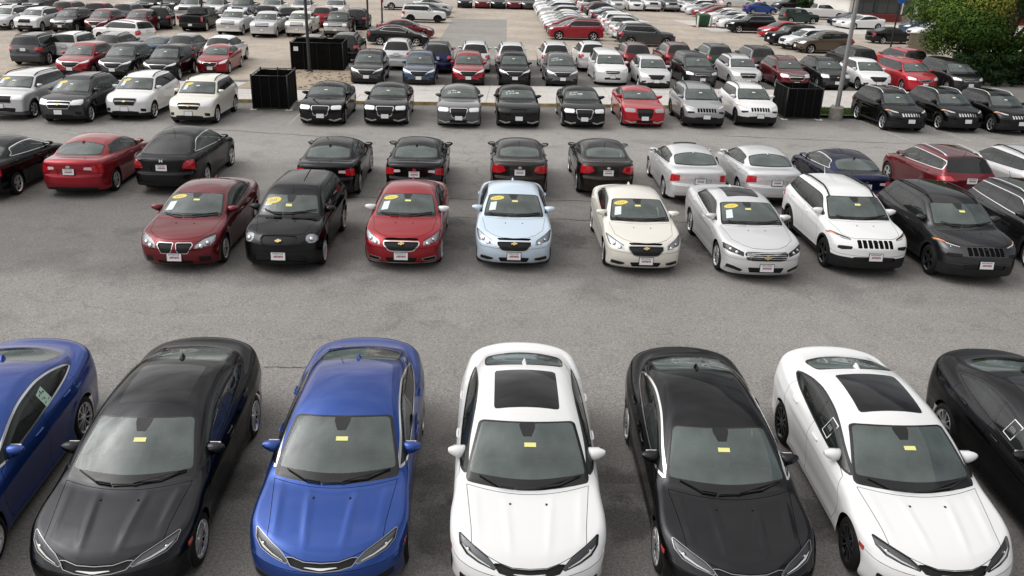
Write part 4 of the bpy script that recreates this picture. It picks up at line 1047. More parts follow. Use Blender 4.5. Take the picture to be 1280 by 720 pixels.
        # emblem
        for (end, kind, x, z, sc, mat) in p.get('emblems', []):
            if lod and kind != 'bowtie': continue
            q, n = hit_front(s, x, z) if end == 'front' else hit_rear(s, x, z); M = frame(q + n * .006, n); m = MB()
            if kind == 'bowtie': m.prism([(-sc, -.35 * sc), (-.35 * sc, -.35 * sc), (-.35 * sc, -.6 * sc), (.25 * sc, -.6 * sc), (.3 * sc, -.35 * sc), (sc, -.2 * sc), (sc, .35 * sc), (.35 * sc, .35 * sc), (.35 * sc, .6 * sc), (-.25 * sc, .6 * sc), (-.3 * sc, .35 * sc), (-sc, .2 * sc)], M, .012)
            elif kind == 'wing':
                m.prism([(-.12 * sc, -.10 * sc), (.12 * sc, -.10 * sc), (sc, .07 * sc), (sc * .9, .10 * sc), (.13 * sc, .04 * sc), (-.13 * sc, .04 * sc), (-sc * .9, .10 * sc), (-sc, .07 * sc)], M, .014)
            elif kind == 'bar': m.prism([(-sc, -.11 * sc), (sc, -.11 * sc), (sc, .11 * sc), (-sc, .11 * sc)], M, .01)
            elif kind == 'h':
                for a, b in ((-sc, -.55 * sc), (.55 * sc, sc)): m.prism([(a, -.9 * sc), (b, -.9 * sc), (b, .9 * sc), (a, .9 * sc)], M, .01)
                m.prism([(-.6 * sc, -.2 * sc), (.6 * sc, -.2 * sc), (.6 * sc, .2 * sc), (-.6 * sc, .2 * sc)], M, .008)
            elif kind == 'v':
                for sg in (1, -1): m.prism([(0, -.7 * sc), (sg * .35 * sc, -.5 * sc), (sg * sc, .6 * sc), (sg * .55 * sc, .6 * sc), (0, -.2 * sc)][::sg], M, .01)
            else: m.prism([(sc * 1.35 * math.cos(a), sc * .85 * math.sin(a)) for a in [2 * math.pi * j / 16 for j in range(16)]], M, .01)
            t.add('emblem', m.mesh('emblem', mat), mat)
        # roof rails
        if 'rails' in p:
            x0, ya, yb, x1 = p['rails']
            for sg in (1, -1):
                P = []
                for i in range(9):
                    f = i / 8; y = ya + (yb - ya) * f; x = x0 + (x1 - x0) * f; q, n = hit_top(s, sg * x, y); P.append(q + Vector((0, 0, .045 * min(1, 5 * f, 5 * (1 - f)) + .004)))
                t.add('roof_rail', MB().tube(P, .02, 6).mesh('roof_rail', 'black_plastic', True), 'RAIL')
        if p.get('antenna') and near:
            q, n = hit_top(s, 0, p['antenna'][0]); m = MB()
            if len(p['antenna']) > 1: m.tube([q, q + Vector((0, .10, .16 * p['antenna'][1]))], [.008, .005], 5); m.ball(q, .022, .035, .012, 8, 4)
            else: m.loft([[(q.x - .03, q.y - .07, q.z - .004), (q.x + .03, q.y - .07, q.z - .004), (q.x + .035, q.y + .07, q.z - .01), (q.x - .035, q.y + .07, q.z - .01)], [(q.x - .006, q.y + .03, q.z + .055), (q.x + .006, q.y + .03, q.z + .055), (q.x + .008, q.y + .07, q.z + .05), (q.x - .008, q.y + .07, q.z + .05)]], True, True)
            t.add('antenna', m.mesh('antenna', 'paint_black'), 'PAINT')
    if 'extra' in p: p['extra'](t, s, idx, lod)
    t.ws = ws_i; t.s = s; t.idx = idx; t.near = near
    return t

TPL = {}
def template(model, lod):
    k = (model, lod)
    if k not in TPL: TPL[k] = make_template(MODELS[model], lod)
    return TPL[k]
def place(model, lod, x, y, deg, pnt, label, cat='car', name='parked_car', group='cars parked in the lot', **v):
    """one car: an Empty on the ground under its middle, and its parts; (x, y) is where the nose touches down"""
    t = template(model, lod); p = MODELS[model]; L = p['L']
    o = empty(name, (x, y, gz(y))); o.rotation_euler = (Matrix.Rotation(math.atan(gtilt(y + .5 * L * math.cos(R(deg)))), 4, 'X') @ Matrix.Rotation(R(deg), 4, 'Z')).to_euler(); tag(o, label, cat, group); objs = []
    rnd = random.Random(label); steer = R(rnd.choice((-4, -2, 0, 0, 0, 2, 4)))
    P = MAT['paint_' + pnt]; dfl = p.get('look', {}); lk = dict(dfl); lk.update(v)
    roles = {'PAINT': P, 'ROOF': MAT[lk.get('roof')] if lk.get('roof') else P, 'MIRROR': MAT[lk['mirror']] if lk.get('mirror') else P, 'HANDLE': MAT[lk['handle']] if lk.get('handle') else P,
             'WTRIM': MAT[lk.get('wtrim', 'black_trim')], 'CHROME': MAT[lk.get('chrome', 'chrome')], 'RIM': MAT[lk.get('rim', 'alloy')], 'SIDEGLASS': MAT[lk.get('sideglass', 'side_glass')],
             'REARGLASS': MAT[lk.get('rearglass', 'dark_glass' if p.get('suv') else 'rear_glass')], 'TAIL': MAT[lk.get('tail', 'red_lens')], 'RAIL': MAT[lk.get('rail', 'black_plastic')], 'INNER': MAT[lk.get('inner', 'cloth_grey')],
             'LAMP': MAT[lk.get('lamp', 'lamp_dark' if p.get('dark_lamps') else 'reflector')], 'LAMPFAR': MAT[lk.get('lampfar', 'reflector')], 'TAG': MAT[lk.get('tag', 'tag_yellow' if lod == 0 else 'tag_pale')], 'CLAD': MAT[lk.get('clad', 'black_plastic')], 'LOWER': MAT[lk['lower']] if lk.get('lower') else P, 'PLATEFRAME': MAT['black_trim']}
    skip = lk.get('skip', ())
    for (nm, me, role, par, loc, rz) in t.e:
        if nm in skip: objs.append(None); continue
        c = bpy.data.objects.new(nm, me); link(c, o if par < 0 or objs[par] is None else objs[par])
        c.location = (loc[0] + (rnd.uniform(-.045, .045) if nm == 'windshield_tag' else 0), loc[1], loc[2]); c.rotation_euler = (0, 0, rz + (steer if nm == 'wheel' and loc[1] < 1.5 else 0))
        m = roles.get(role)
        if m is not None and me.materials and me.materials[0] is not m:
            c.material_slots[0].link = 'OBJECT'; c.material_slots[0].material = m
        objs.append(c)
    return o, objs, t
# ------------------------------------------------------------------ the car models (metres; y runs back from the nose)
MODELS = {}
def base(**k):
    d = dict(bp=2.4, bpr=2.4, kc=.12, kcr=.12, ks=.09, kw=.14, kb=.2, kr=.12, ku=.04, flare=.012, pillar=.065, tum=(.42, .25), crown=.22,
             low=[(0, .22), (.4, .17), (1.5, .20), (3.4, .20), (4.4, .22), (5.2, .27)], bumper_rear=None)
    d.update(k)
    if d['bumper_rear'] is None: d.pop('bumper_rear')
    return d
def mid_sedan():
    return base(L=4.885, hw=.935, axles=(.95, 3.69), wr=.335, ra=.375, tw=.225,
        plan=[(0, .86), (.5, .905), (.95, .93), (1.5, .915), (2.4, .92), (3.69, .935), (4.3, .885), (4.885, .76)],
        side=[(.1, .07), (.25, .025), (.38, .03), (.55, .012), (.70, .0), (.82, .008), (.92, .03), (1.05, .07), (1.2, .14)],
        crease=[(1.2, .74, 4.4, .88, .012, .06)],
        nose=[(.12, .22), (.2, .12), (.3, .06), (.45, .03), (.55, .055), (.62, .11), (.68, .16), (.74, .205), (.82, .235), (1.2, .25)],
        tail=[(.15, -.16), (.3, -.06), (.5, 0), (.75, -.01), (.95, -.03), (1.08, -.08), (1.16, -.16)],
        bowf=.42, bowr=.46,
        top=[(.05, .60), (.15, .665), (.35, .75), (.7, .835), (1.17, .915), (1.4, .95), (2, .98), (3, 1.02), (3.9, 1.10), (4.2, 1.135), (4.6, 1.15), (4.8, 1.145), (4.9, 1.11)],
        belt=[(0, .56), (.35, .68), (.7, .78), (1.3, .895), (2, .965), (2.4, .985), (3.4, 1.03), (4, 1.06), (4.5, 1.075), (4.9, 1.06)],
        ridge=[(.12, .20, 1.25, .30, .008, .05), (.3, .58, 1.4, .67, .007, .055)], ref2=.75,
        cab_plan=[(1.1, .80), (1.5, .855), (2.4, .885), (3.4, .86), (4.0, .78), (4.5, .66)], zb=.96,
        ws=(1.17, .925, 2.05, 1.385, .33), bl=(3.62, 1.435, 4.42, 1.15, .28), roof=[(1.6, 1.30), (2.05, 1.418), (2.4, 1.466), (2.85, 1.487), (3.3, 1.468), (3.62, 1.43), (4.2, 1.30)],
        y_mid=2.7, ws_top=2.06, ws_topc=.28, ws_lo=.02, frit=.045, bl_z=1.19, bl_ztop=1.412, cpillar=.07,
        dlo=[(1.36, .955), (1.7, 1.10), (2.15, 1.262), (2.5, 1.335), (3.0, 1.352), (3.4, 1.30), (3.75, 1.20), (3.92, 1.12), (3.86, 1.085), (3.0, 1.04), (2.2, 1.0)], dlo_r=.02, dlo_trim=.022,
        bpillars=[(2.62, 2.82, .035)], roof_y=3.66,
        feats=[('drl', 'nose', [(.785, 1.01), (.705, .893), (.575, .80), (.43, .725), (.45, .745), (.58, .825), (.695, .918)], 0, (-.2, .95), 1),
               ('chrome_trim>headlight', 'nose', [(.815, 1.13), (.80, 1.0), (.72, .878), (.58, .785), (.40, .705), (.385, .735), (.48, .85), (.643, .98)], .008, (-.2, .95), 2, .008),
               ('chrome_trim>grille', 'nose', [(-.2, .72), (0, .705), (.2, .72), (.34, .775), (.41, .775), (.34, .675), (.2, .63), (0, .605), (-.2, .63)], .01, (-.2, .5), 2, .010),
               ('lower_grille', 'front', [(-.5, .24), (.5, .24), (.42, .42), (-.42, .42)], .03, (-.2, .5), 1),
               ('black_bar', 'front', [(.62, .28), (.80, .34), (.80, .44), (.60, .40)], .02, (-.2, .8), 1),
               ('marker', 'side', [(.55, .56), (.66, .57), (.66, .63), (.56, .62)], .01, (.3, .8), 0),
               ('taillight', 'tail', [(.50, .90), (.95, .88), (.97, 1.08), (.85, 1.12), (.55, 1.02)], .02, (4.55, 5.2), 2)],
        hood_edge=dict(front=[(0, .725), (.2, .738), (.34, .79), (.48, .865), (.643, .99), (.80, 1.13)], side=[(.3, .66), (.66, .68), (1.3, .755)], back=1.13),
        doors=[('door_front', [(1.52, .27), (1.40, .60), (1.52, .93), (1.75, 1.00), (2.68, 1.06), (2.60, .27)]), ('door_rear', [(2.60, .27), (2.68, 1.06), (3.72, 1.10), (3.66, .80), (3.40, .55), (3.25, .27)])],
        trunk=('top', [(-.7, 4.30), (.60, 4.26), (.66, 4.80), (-.7, 4.83)]), trunk_y=4.1,
        mirror=(1.005, 1.85, 1.035, 1.0), handles=[(2.441, .915), (3.353, .955)], tag=(.0, 1.735, .075, .028),
        wipers=[[(.66, 1.42), (.4, 1.27), (.1, 1.20), (-.15, 1.19)], [(-.18, 1.20), (-.35, 1.235), (-.60, 1.40)]], nozzles=[(.22, .98)],
        lamps=[(.715, .69, .034)], dark_lamps=True, antenna=(3.52,), emblems=[('front', 'wing', 0, .588, .19, 'chrome')],
        plate_rear=.80, rim='ten', inner='cloth_grey', shelf=3.6, look=dict(lamp='lamp_smoke'))
MODELS['mid_sedan'] = mid_sedan()
_m = mid_sedan(); _m['feats'] = [('sunroof', 'top', [(-.45, 2.30), (.435, 2.30), (.43, 3.27), (-.45, 3.27)], .05, (2.2, 3.5))] + _m['feats']
MODELS['mid_sedan_sunroof'] = _m

def gen(L, hw, fo, wb, wr, lip, cowl, belt, wstop, peak, bltop, blbase, deck, kind='sedan', **k):
    """profiles of a model from its key points; cowl, wstop, peak, bltop, blbase are (y, z) on the centre line, belt = (front z, rear z)"""
    yc, zc = cowl; bf, br = belt; ra = wr + .045; ax = (fo, fo + wb); m = (wstop[1] - zc) / (wstop[0] - yc)
    suv = kind != 'sedan'; k.setdefault('suv', suv)
    top = [(.04, lip - .06), (.14, lip + .02), (.34, lip + (zc - lip) * .36), (.7, lip + (zc - lip) * .68), (yc, zc - .008), (yc + .25, zc + .03), (yc + .9, bf + .02), (blbase[0] - .35, max(br, deck) - .01), (blbase[0], deck)]
    if not suv: top += [(L - .28, deck + .012), (L - .1, deck + .005), (L + .02, deck - .05)]
    else: top += [(L - .02, deck - .01), (L + .05, deck - .06)] if L - .05 > blbase[0] else [(L + .1, deck - .05)]
    bl_ = [(0, lip - .10), (.35, lip + .01), (.75, lip + (zc - lip) * .52), (yc + .12, bf - .055), (yc + .75, bf - .01), (blbase[0] - .6, br - .005), (blbase[0] + .1, (deck if not suv else br) - .05), (L, (deck if not suv else br) - .08)]
    rail = peak[1] - .13
    def wz(y): return zc + m * (y - .17 - yc)
    y_e = k.pop('dlo_end', blbase[0] - .5); ztop = k.pop('dlo_top', rail)
    dl = [(yc + .21, bf - .005), (yc + .21 + (wstop[0] - yc) * .42, min(ztop - .03, wz(yc + .21 + (wstop[0] - yc) * .42) - .05)), (wstop[0] + .16, ztop - .035), (wstop[0] + .5, ztop)]
    if not suv: dl += [(peak[0] + .25, ztop), (bltop[0] - .1, ztop - .05), (y_e - .18, br + .13), (y_e, br + .06), (y_e - .08, br + .03)]
    else: dl += [(y_e - .35, ztop - .01), (y_e - .12, ztop - .05), (y_e, br + .10), (y_e - .05, br + .04)]
    d = base(L=L, hw=hw, axles=ax, wr=wr, ra=ra,
        plan=[(0, hw * .915), (.45, hw * .965), (fo, hw), (fo + .55, hw * .982), (fo + wb * .5, hw * .99), (fo + wb, hw), (L - .55, hw * (.97 if suv else .96)), (L, hw * (.92 if suv else .88))],
        side=[(.1, .07), (.24, .03), (.38, .03), (.55, .012), (bf - .27, 0), (bf - .13, .010), (bf - .03, .03), (bf + .1, .07), (bf + .25, .14)],
        crease=[(fo + .3, bf - .24, L - .5, br - .16, .011, .055)],
        nose=[(.12, .20), (.2, .11), (.3, .05), (.45, .02), (lip - .15, .03), (lip - .05, .09), (lip + .02, .15), (lip + .09, .20), (lip + .2, .225), (lip + .5, .23)],
        tail=[(.15, -.14), (.3, -.05), (.45, 0), (.62, -.005), (.7, -.04), (.9, -.05), (deck - .08, -.06), (deck, -.12)],
        bowf=.38, bowr=.28, top=top, belt=bl_, cab_plan=[(yc - .05, hw - .13), (yc + .35, hw - .075), (yc + 1.2, hw - .05), (bltop[0] - .1, hw - .075), (blbase[0], hw - .16), (L, hw - .24)] if not suv else
                [(yc - .05, hw - .13), (yc + .35, hw - .075), (yc + 1.2, hw - .05), (bltop[0] - .6, hw - .06), (blbase[0], hw - .11), (L, hw - .13)],
        zb=bf - .02, ws=(yc, zc, wstop[0], wstop[1], .30), bl=(bltop[0], bltop[1], blbase[0], blbase[1], .24 if not suv else .12),
        roof=[(yc, wstop[1] - .15), (wstop[0], wstop[1] + .02), ((wstop[0] + peak[0]) / 2, peak[1] - .02), peak, (bltop[0], bltop[1] + .01), (blbase[0], blbase[1] + (.13 if not suv else .32))],
        y_mid=(wstop[0] + bltop[0]) / 2, ws_top=wstop[0] + .01, ws_topc=.26, frit=.04, bl_z=blbase[1] + (.018 if not suv else .035), bl_ztop=bltop[1] - .005, cpillar=.055 if not suv else .08, dlo=dl, dlo_r=.02,
        bpillars=[(fo + wb * .60, fo + wb * .60 + .14, .035)], roof_y=bltop[0] - .02, kb=.2 if not suv else .1,
        hood_edge=dict(front=[(0, lip + .10), (.3, lip + .12), (.5, lip + .2), (.66, lip + .32), (.8, lip + .42)], side=[(.3, hw * .72), (.7, hw * .76), (yc + .1, hw * .83)], back=yc - .035),
        trunk_y=L - 1.0, mirror=(hw + .10, yc + .55, bf + .085, 1.0), handles=[(fo + wb * .60 - .22, bf - .10), (fo + wb * .96, br - .09)],
        tag=(0, wstop[0] - .28, .07, .03), wipers=[[(.62, yc + .24), (.36, yc + .13), (.08, yc + .07), (-.12, yc + .06)], [(-.16, yc + .07), (-.35, yc + .10), (-.58, yc + .22)]], nozzles=[(.2, yc - .22)],
        lamps=[(.60, lip - .02, .05), (.72, lip - .0, .045)], antenna=(bltop[0] - .12,), rim='split', nk=.36, inner='cloth_grey', plate_front=.40, plate_rear=deck - .28 if not suv else br - .18,
        shelf=None)
    d['doors'] = [('door_front', [(fo + wr + .28, .27), (fo + wr + .18, .6), (fo + wr + .26, bf - .04), (fo + wb * .62, bf + .03), (fo + wb * .60, .27)]),
                  ('door_rear', [(fo + wb * .60, .27), (fo + wb * .62, bf + .03), (fo + wb - .0, br + .02), (fo + wb - .05, .80), (fo + wb - ra + .02, .58), (fo + wb - ra - .1, .27)])]
    if suv:
        d.update(low=[(0, .27), (.4, .22), (1.5, .27), (3.4, .27), (4.4, .27), (5.2, .30)], bowr=.16, bpr=3.2, zt=peak[1] + .4, tum=(.30, .22), crown=.12, kcr=.09, dlo_r=.03)
        d['tail'] = [(.15, -.12), (.3, -.04), (.45, 0), (.62, -.005), (.72, -.05), (.95, -.07), (deck, -.10)]
        d['top'][-1] = (L + .1, deck - .02); d['cab_sink'] = .2; d['seat_h'] = .12
        zt_ = bltop[1] - .02
        d['trunk'] = ('tail', [(-.7, .62), (.62, .62), (.68, .78), (.62, br + .05), (.56, zt_ + .02), (-.7, zt_ + .04)]); d['trunk_name'] = 'tailgate'
    else: d['trunk'] = ('tail', [(-.7, .60), (.48, .60), (.55, .74), (.60, deck - .06), (.60, deck + .17), (-.7, deck + .2)])
    d.update(k)
    d['feats'] = [(f[0], f[1], f[2], f[3], (L - .36, L + .5)) + tuple(f[5:]) if f[0] in ('taillight', 'clear_taillight') else f for f in d['feats']]
    return d
def mirrored(pts): return pts
TAIL_WIDE = ('taillight', 'tail', [(.40, .80), (.62, .78), (.92, .80), (.95, 1.05), (.86, 1.06), (.60, .96), (.42, .93)], .015, (3.6, 5.6), 2)

# compact sedan: split grille with a body-coloured bar, swept headlamps
MODELS['compact_sedan'] = gen(4.60, .898, .93, 2.685, .325, .74, (1.08, .985), (1.0, 1.06), (1.93, 1.39), (2.55, 1.478), (3.42, 1.40), (4.08, 1.12), 1.11,
    feats=[('grille_slot', 'nose', [(-.2, .795), (.34, .795), (.40, .835), (.36, .85), (-.2, .845)], .005, (-.2, .6), 1),
           ('chrome_trim>grille', 'nose', [(-.2, .755), (.39, .755), (.385, .68), (.28, .555), (.2, .535), (-.2, .53)], .02, (-.2, .6), 2, .022),
           ('headlight', 'nose', [(.87, 1.12), (.84, .90), (.80, .81), (.49, .665), (.50, .79), (.70, .95)], .012, (-.2, 1.1), 2),
           ('lower_grille', 'nose', [(-.2, .375), (.37, .375), (.30, .275), (-.2, .275)], .02, (-.2, .6), 1),
           ('fog_chrome>fog_lamp', 'nose', [(.47, .36), (.76, .44), (.76, .38), (.60, .33), (.50, .33)], .01, (-.2, .9), 0, .012),
           ('skid', 'nose', [(-.2, .262), (.45, .262), (.8, .34), (.8, .32), (.45, .236), (-.2, .236)], 0, (-.2, .9), 0), TAIL_WIDE],
    emblems=[('front', 'bowtie', 0, .675, .068, 'emblem_gold')], lamps=[(.60, .66, .055), (.72, .72, .045)], plate_front=.40, rim='split', look=dict(mirror=None), shelf=3.3)
# long sedan: wide grille of chrome bars, narrow dark lamps, glass roof
def _large():
    bars = [('bar', 'nose', [(-.2, v), (.46, v + .012), (.46, v + .026), (-.2, v + .014)], 0, (-.2, .6), 1) for v in (.61, .655, .70, .745)]
    return gen(5.11, .927, 1.02, 2.837, .35, .76, (1.28, 1.0), (1.0, 1.08), (2.13, 1.40), (2.85, 1.495), (3.75, 1.40), (4.45, 1.13), 1.125,
    feats=[('sunroof', 'top', [(-.4, 2.42), (.40, 2.42), (.40, 3.45), (-.4, 3.45)], .05, (2.2, 3.6))] + bars + [
           ('chrome_trim>grille', 'nose', [(-.2, .775), (.45, .795), (.50, .74), (.44, .60), (.3, .575), (-.2, .57)], .02, (-.2, .7), 2, .016),
           ('headlight', 'nose', [(.90, 1.05), (.90, .90), (.80, .80), (.52, .675), (.51, .78), (.70, .90)], .012, (-.2, 1.1), 2),
           ('lower_grille', 'nose', [(-.2, .40), (.42, .42), (.36, .30), (-.2, .29)], .02, (-.2, .6), 1),
           ('fog_lamp', 'nose', [(.50, .36), (.84, .52), (.84, .44), (.56, .32)], .015, (-.2, .9), 1),
           ('skid', 'nose', [(-.2, .275), (.40, .285), (.55, .30), (.86, .46), (.86, .41), (.55, .255), (-.2, .25)], 0, (-.2, .9), 0), TAIL_WIDE],
    emblems=[('front', 'bowtie', 0, .635, .08, 'emblem_gold')], lamps=[(.66, .70, .05), (.78, .74, .045)], dark_lamps=True, rim='split', shelf=3.6,
    look=dict(wtrim='chrome', lamp='lamp_dark'))
MODELS['large_sedan'] = _large()
# tall retro wagon: round lamps on swelling fenders
MODELS['retro_wagon'] = gen(4.475, .878, .93, 2.63, .33, .86, (1.12, 1.06), (1.04, 1.10), (1.66, 1.47), (2.3, 1.61), (3.85, 1.55), (4.30, 1.12), 1.10, 'wagon',
    dlo_end=4.05, bpillars=[(2.42, 2.5, .05), (3.35, 3.38, .06)], flare=.035, bowf=.40,
    feats=[('headlight', 'nose', [(.57, 1.00), (.63, 1.06), (.75, 1.06), (.83, 1.0), (.84, .90), (.78, .82), (.66, .80), (.58, .86)], .075, (-.2, .9), 2),
           ('chrome_trim>grille', 'nose', [(-.2, .97), (.36, .97), (.41, .90), (.38, .78), (.30, .70), (-.2, .70)], .03, (-.2, .6), 2, .008),
           ('lower_grille', 'nose', [(-.2, .50), (.55, .50), (.60, .36), (-.2, .36)], .03, (-.2, .6), 1),
           ('taillight', 'tail', [(.66, .80), (.86, .80), (.86, 1.0), (.66, 1.0)], .05, (3.6, 5), 2)],
    hood_edge=dict(front=[(0, .99), (.4, .99), (.5, 1.02), (.6, 1.1)], side=[(.2, .50), (.7, .60), (1.2, .72)], back=1.09),
    emblems=[('front', 'bowtie', 0, .80, .07, 'emblem_gold')], lamps=[(.70, .80, .06)], plate_front=.47, rim='split', antenna=(1.75, 1.0), ws_lo=.03, roof_y=3.8)
# sporty sedan: twin grille, big clear lamps
MODELS['sport_sedan'] = gen(4.80, .895, .93, 2.852, .33, .72, (1.15, .95), (.97, 1.05), (2.05, 1.36), (2.75, 1.448), (3.65, 1.36), (4.30, 1.10), 1.09,
    feats=[('chrome_trim>grille', 'nose', [(.035, .735), (.35, .745), (.38, .70), (.28, .50), (.10, .50), (.06, .56)], .02, (-.2, .6), 2, .014),
           ('headlight', 'nose', [(.80, 1.02), (.82, .84), (.74, .72), (.42, .60), (.44, .72), (.58, .88)], .02, (-.2, 1.0), 2),
           ('fog_lamp', 'nose', [(.50, .44), (.74, .46), (.70, .36), (.50, .33)], .02, (-.2, .9), 1),
           ('lower_grille', 'nose', [(-.2, .34), (.40, .34), (.36, .27), (-.2, .27)], .02, (-.2, .6), 1), TAIL_WIDE],
    emblems=[('front', 'v', 0, .62, .02, 'ink_red')], lamps=[(.56, .62, .06), (.68, .67, .055)], plate_front=.40, rim='split', look=dict(wtrim='paint_maroon'), shelf=3.5)
# off-road SUV: seven slots, slit lamps, black lower bumper
def _suv():
    slots = [('grille_slot', 'nose', [(a, .77), (b, .77), (b, .985), (a, .985)], .02, (-.2, .7), 1) for a, b in ((-.048, .048), (.077, .172), (.201, .294), (.322, .412))]
    return gen(4.62, .925, .94, 2.70, .365, .86, (1.10, 1.10), (1.10, 1.18), (1.86, 1.55), (2.5, 1.665), (4.05, 1.61), (4.50, 1.16), 1.14, 'suv',
    feats=slots + [('amber', 'nose', [(.92, 1.25), (.92, 1.20), (.79, 1.11), (.79, 1.15)], 0, (-.2, 1.0), 1), ('drl', 'nose', [(.79, 1.095), (.70, 1.045), (.55, .99), (.55, 1.005), (.70, 1.07), (.79, 1.125)], 0, (-.2, 1.0), 1), ('headlight', 'nose', [(.90, 1.26), (.90, 1.19), (.70, 1.03), (.53, .975), (.54, 1.03), (.70, 1.12)], .01, (-.2, 1.0), 2),
           ('fog_lamp', 'nose', [(.52, .82), (.80, .86), (.82, .80), (.74, .75), (.54, .75)], .02, (-.2, .9), 1),
           ('lower_grille', 'nose', [(-.2, .56), (.50, .56), (.46, .46), (-.2, .46)], .02, (-.2, .6), 1),
           ('taillight', 'tail', [(.52, .98), (.90, 1.00), (.92, 1.14), (.60, 1.13)], .02, (3.6, 5), 2)],
    cladding=(.055, .36), clad_front=.50, clad_rear=.52, rails=(.56, 1.95, 3.95, .54), hood_edge=dict(front=[(0, 1.02), (.45, 1.02), (.6, 1.08), (.75, 1.2)], side=[(.2, .64), (.7, .70), (1.2, .77)], back=1.065),
    emblems=[('front', 'bar', 0, .865, .06, 'dark_alloy')], lamps=[(.72, .88, .03)], plate_front=.55, rim='five', dlo_end=4.28, bpillars=[(2.52, 2.6, .045), (3.52, 3.46, .05)], antenna=(3.9, 1.0), mirror=(1.02, 1.66, 1.20, 1.1), look=dict(lamp='lamp_dark'), dark_lamps=True)
MODELS['offroad_suv'] = _suv()
# family sedan seen from behind
MODELS['family_sedan'] = gen(4.83, .915, .96, 2.78, .33, .74, (1.12, .97), (.98, 1.05), (2.0, 1.38), (2.65, 1.472), (3.62, 1.39), (4.22, 1.10), 1.10, rear_seen=True,
    feats=[('grille', 'nose', [(-.2, .80), (.40, .80), (.30, .60), (-.2, .60)], .03, (-.2, .6), 2), ('headlight', 'nose', [(.85, 1.05), (.83, .86), (.5, .70), (.52, .82)], .02, (-.2, 1.1), 2),
           ('clear_taillight', 'tail', [(.40, .86), (.60, .85), (.60, .94), (.42, .93)], .01, (3.6, 5.6), 1), ('taillight', 'tail', [(.60, .80), (.95, .80), (.95, 1.04), (.60, .98)], .015, (3.6, 5.6), 2),
           ('plate_recess', 'tail', [(-.3, .66), (.30, .66), (.34, .86), (-.3, .86)], .03, (3.6, 5.6), 1), ('black_bar', 'tail', [(-.3, .26), (.66, .26), (.72, .36), (-.3, .34)], .02, (3.6, 5.6), 1)],
    emblems=[('rear', 'oval', 0, .92, .045, 'chrome')], shelf=3.5, plate_rear=.78, rim='split')
MODELS['small_sedan'] = gen(4.56, .888, .90, 2.70, .325, .74, (1.05, .98), (1.0, 1.07), (1.9, 1.39), (2.5, 1.465), (3.42, 1.38), (4.02, 1.13), 1.12, rear_seen=True,
    feats=[('grille', 'nose', [(-.2, .80), (.40, .80), (.30, .60), (-.2, .60)], .03, (-.2, .6), 2), ('headlight', 'nose', [(.85, 1.05), (.83, .86), (.5, .70), (.52, .82)], .02, (-.2, 1.1), 2),
           ('taillight', 'tail', [(.42, .88), (.60, .82), (.93, .86), (.95, 1.08), (.80, 1.10), (.48, 1.02)], .02, (3.6, 5.6), 2),
           ('plate_recess', 'tail', [(-.3, .70), (.30, .70), (.32, .92), (-.3, .92)], .03, (3.6, 5.6), 1), ('black_bar', 'tail', [(-.3, .27), (.50, .27), (.56, .38), (-.3, .38)], .02, (3.6, 5.6), 1)],
    emblems=[('rear', 'oval', 0, .97, .04, 'chrome')], shelf=3.3, plate_rear=.82, rim='split', antenna=(3.2, .9))
MODELS['fastback'] = gen(5.0, .945, .96, 2.80, .345, .80, (1.12, 1.04), (1.05, 1.13), (2.0, 1.50), (2.7, 1.62), (3.75, 1.55), (4.72, 1.15), 1.13, rear_seen=True,
    feats=[('grille', 'nose', [(-.2, .88), (.45, .88), (.36, .62), (-.2, .62)], .03, (-.2, .6), 2), ('headlight', 'nose', [(.85, 1.1), (.83, .92), (.5, .76), (.52, .88)], .02, (-.2, 1.1), 2),
           ('taillight', 'tail', [(.55, .84), (.93, .84), (.95, 1.12), (.80, 1.14), (.62, 1.02)], .02, (3.6, 5.6), 2), ('rear_window', 'tail', [(-.2, .90), (.0, .90)], 0, (9, 10)),
           ('plate_recess', 'tail', [(-.3, .72), (.30, .72), (.32, .92), (-.3, .92)], .03, (3.6, 5.6), 1), ('black_bar', 'tail', [(-.3, .26), (.72, .26), (.80, .42), (-.3, .42)], .02, (3.6, 5.6), 1)],
    emblems=[('rear', 'h', 0, 1.03, .045, 'chrome')], plate_rear=.83, rim='split', antenna=(3.5, 1.0), low=[(0, .25), (.4, .22), (1.5, .24), (4.4, .26), (5.2, .30)], bl_z=1.17, look=dict(wtrim='chrome', rearglass='dark_glass'))
# square-fronted full-size sedan
MODELS['square_sedan'] = gen(5.04, .95, .98, 3.05, .36, .84, (1.42, 1.02), (1.04, 1.09), (2.2, 1.39), (2.9, 1.485), (3.85, 1.41), (4.42, 1.14), 1.13, kc=.09, bowf=.24,
    feats=[('bar', 'nose', [(-.2, v), (.33, v), (.33, v + .014), (-.2, v + .014)], 0, (-.2, .6), 0) for v in (.56, .64, .72, .80)] + [
           ('chrome_trim>grille', 'nose', [(-.2, .90), (.33, .90), (.355, .84), (.27, .52), (.2, .49), (-.2, .49)], .03, (-.2, .6), 2, .028),
           ('headlight', 'nose', [(.45, .94), (.82, 1.0), (.86, .90), (.82, .78), (.47, .74), (.43, .82)], .02, (-.2, .9), 2),
           ('skid', 'nose', [(.36, .36), (.55, .33), (.85, .44), (.85, .40), (.58, .275), (.36, .31)], 0, (-.2, .9), 1),
           ('lower_grille', 'nose', [(-.2, .40), (.40, .40), (.46, .30), (-.2, .28)], .02, (-.2, .6), 1), TAIL_WIDE],
    emblems=[('front', 'wing', 0, .77, .16, 'chrome')], lamps=[(.58, .80, .05), (.70, .80, .05)], plate_front=.46, rim='split', mirror=(1.05, 2.0, 1.12, 1.0))
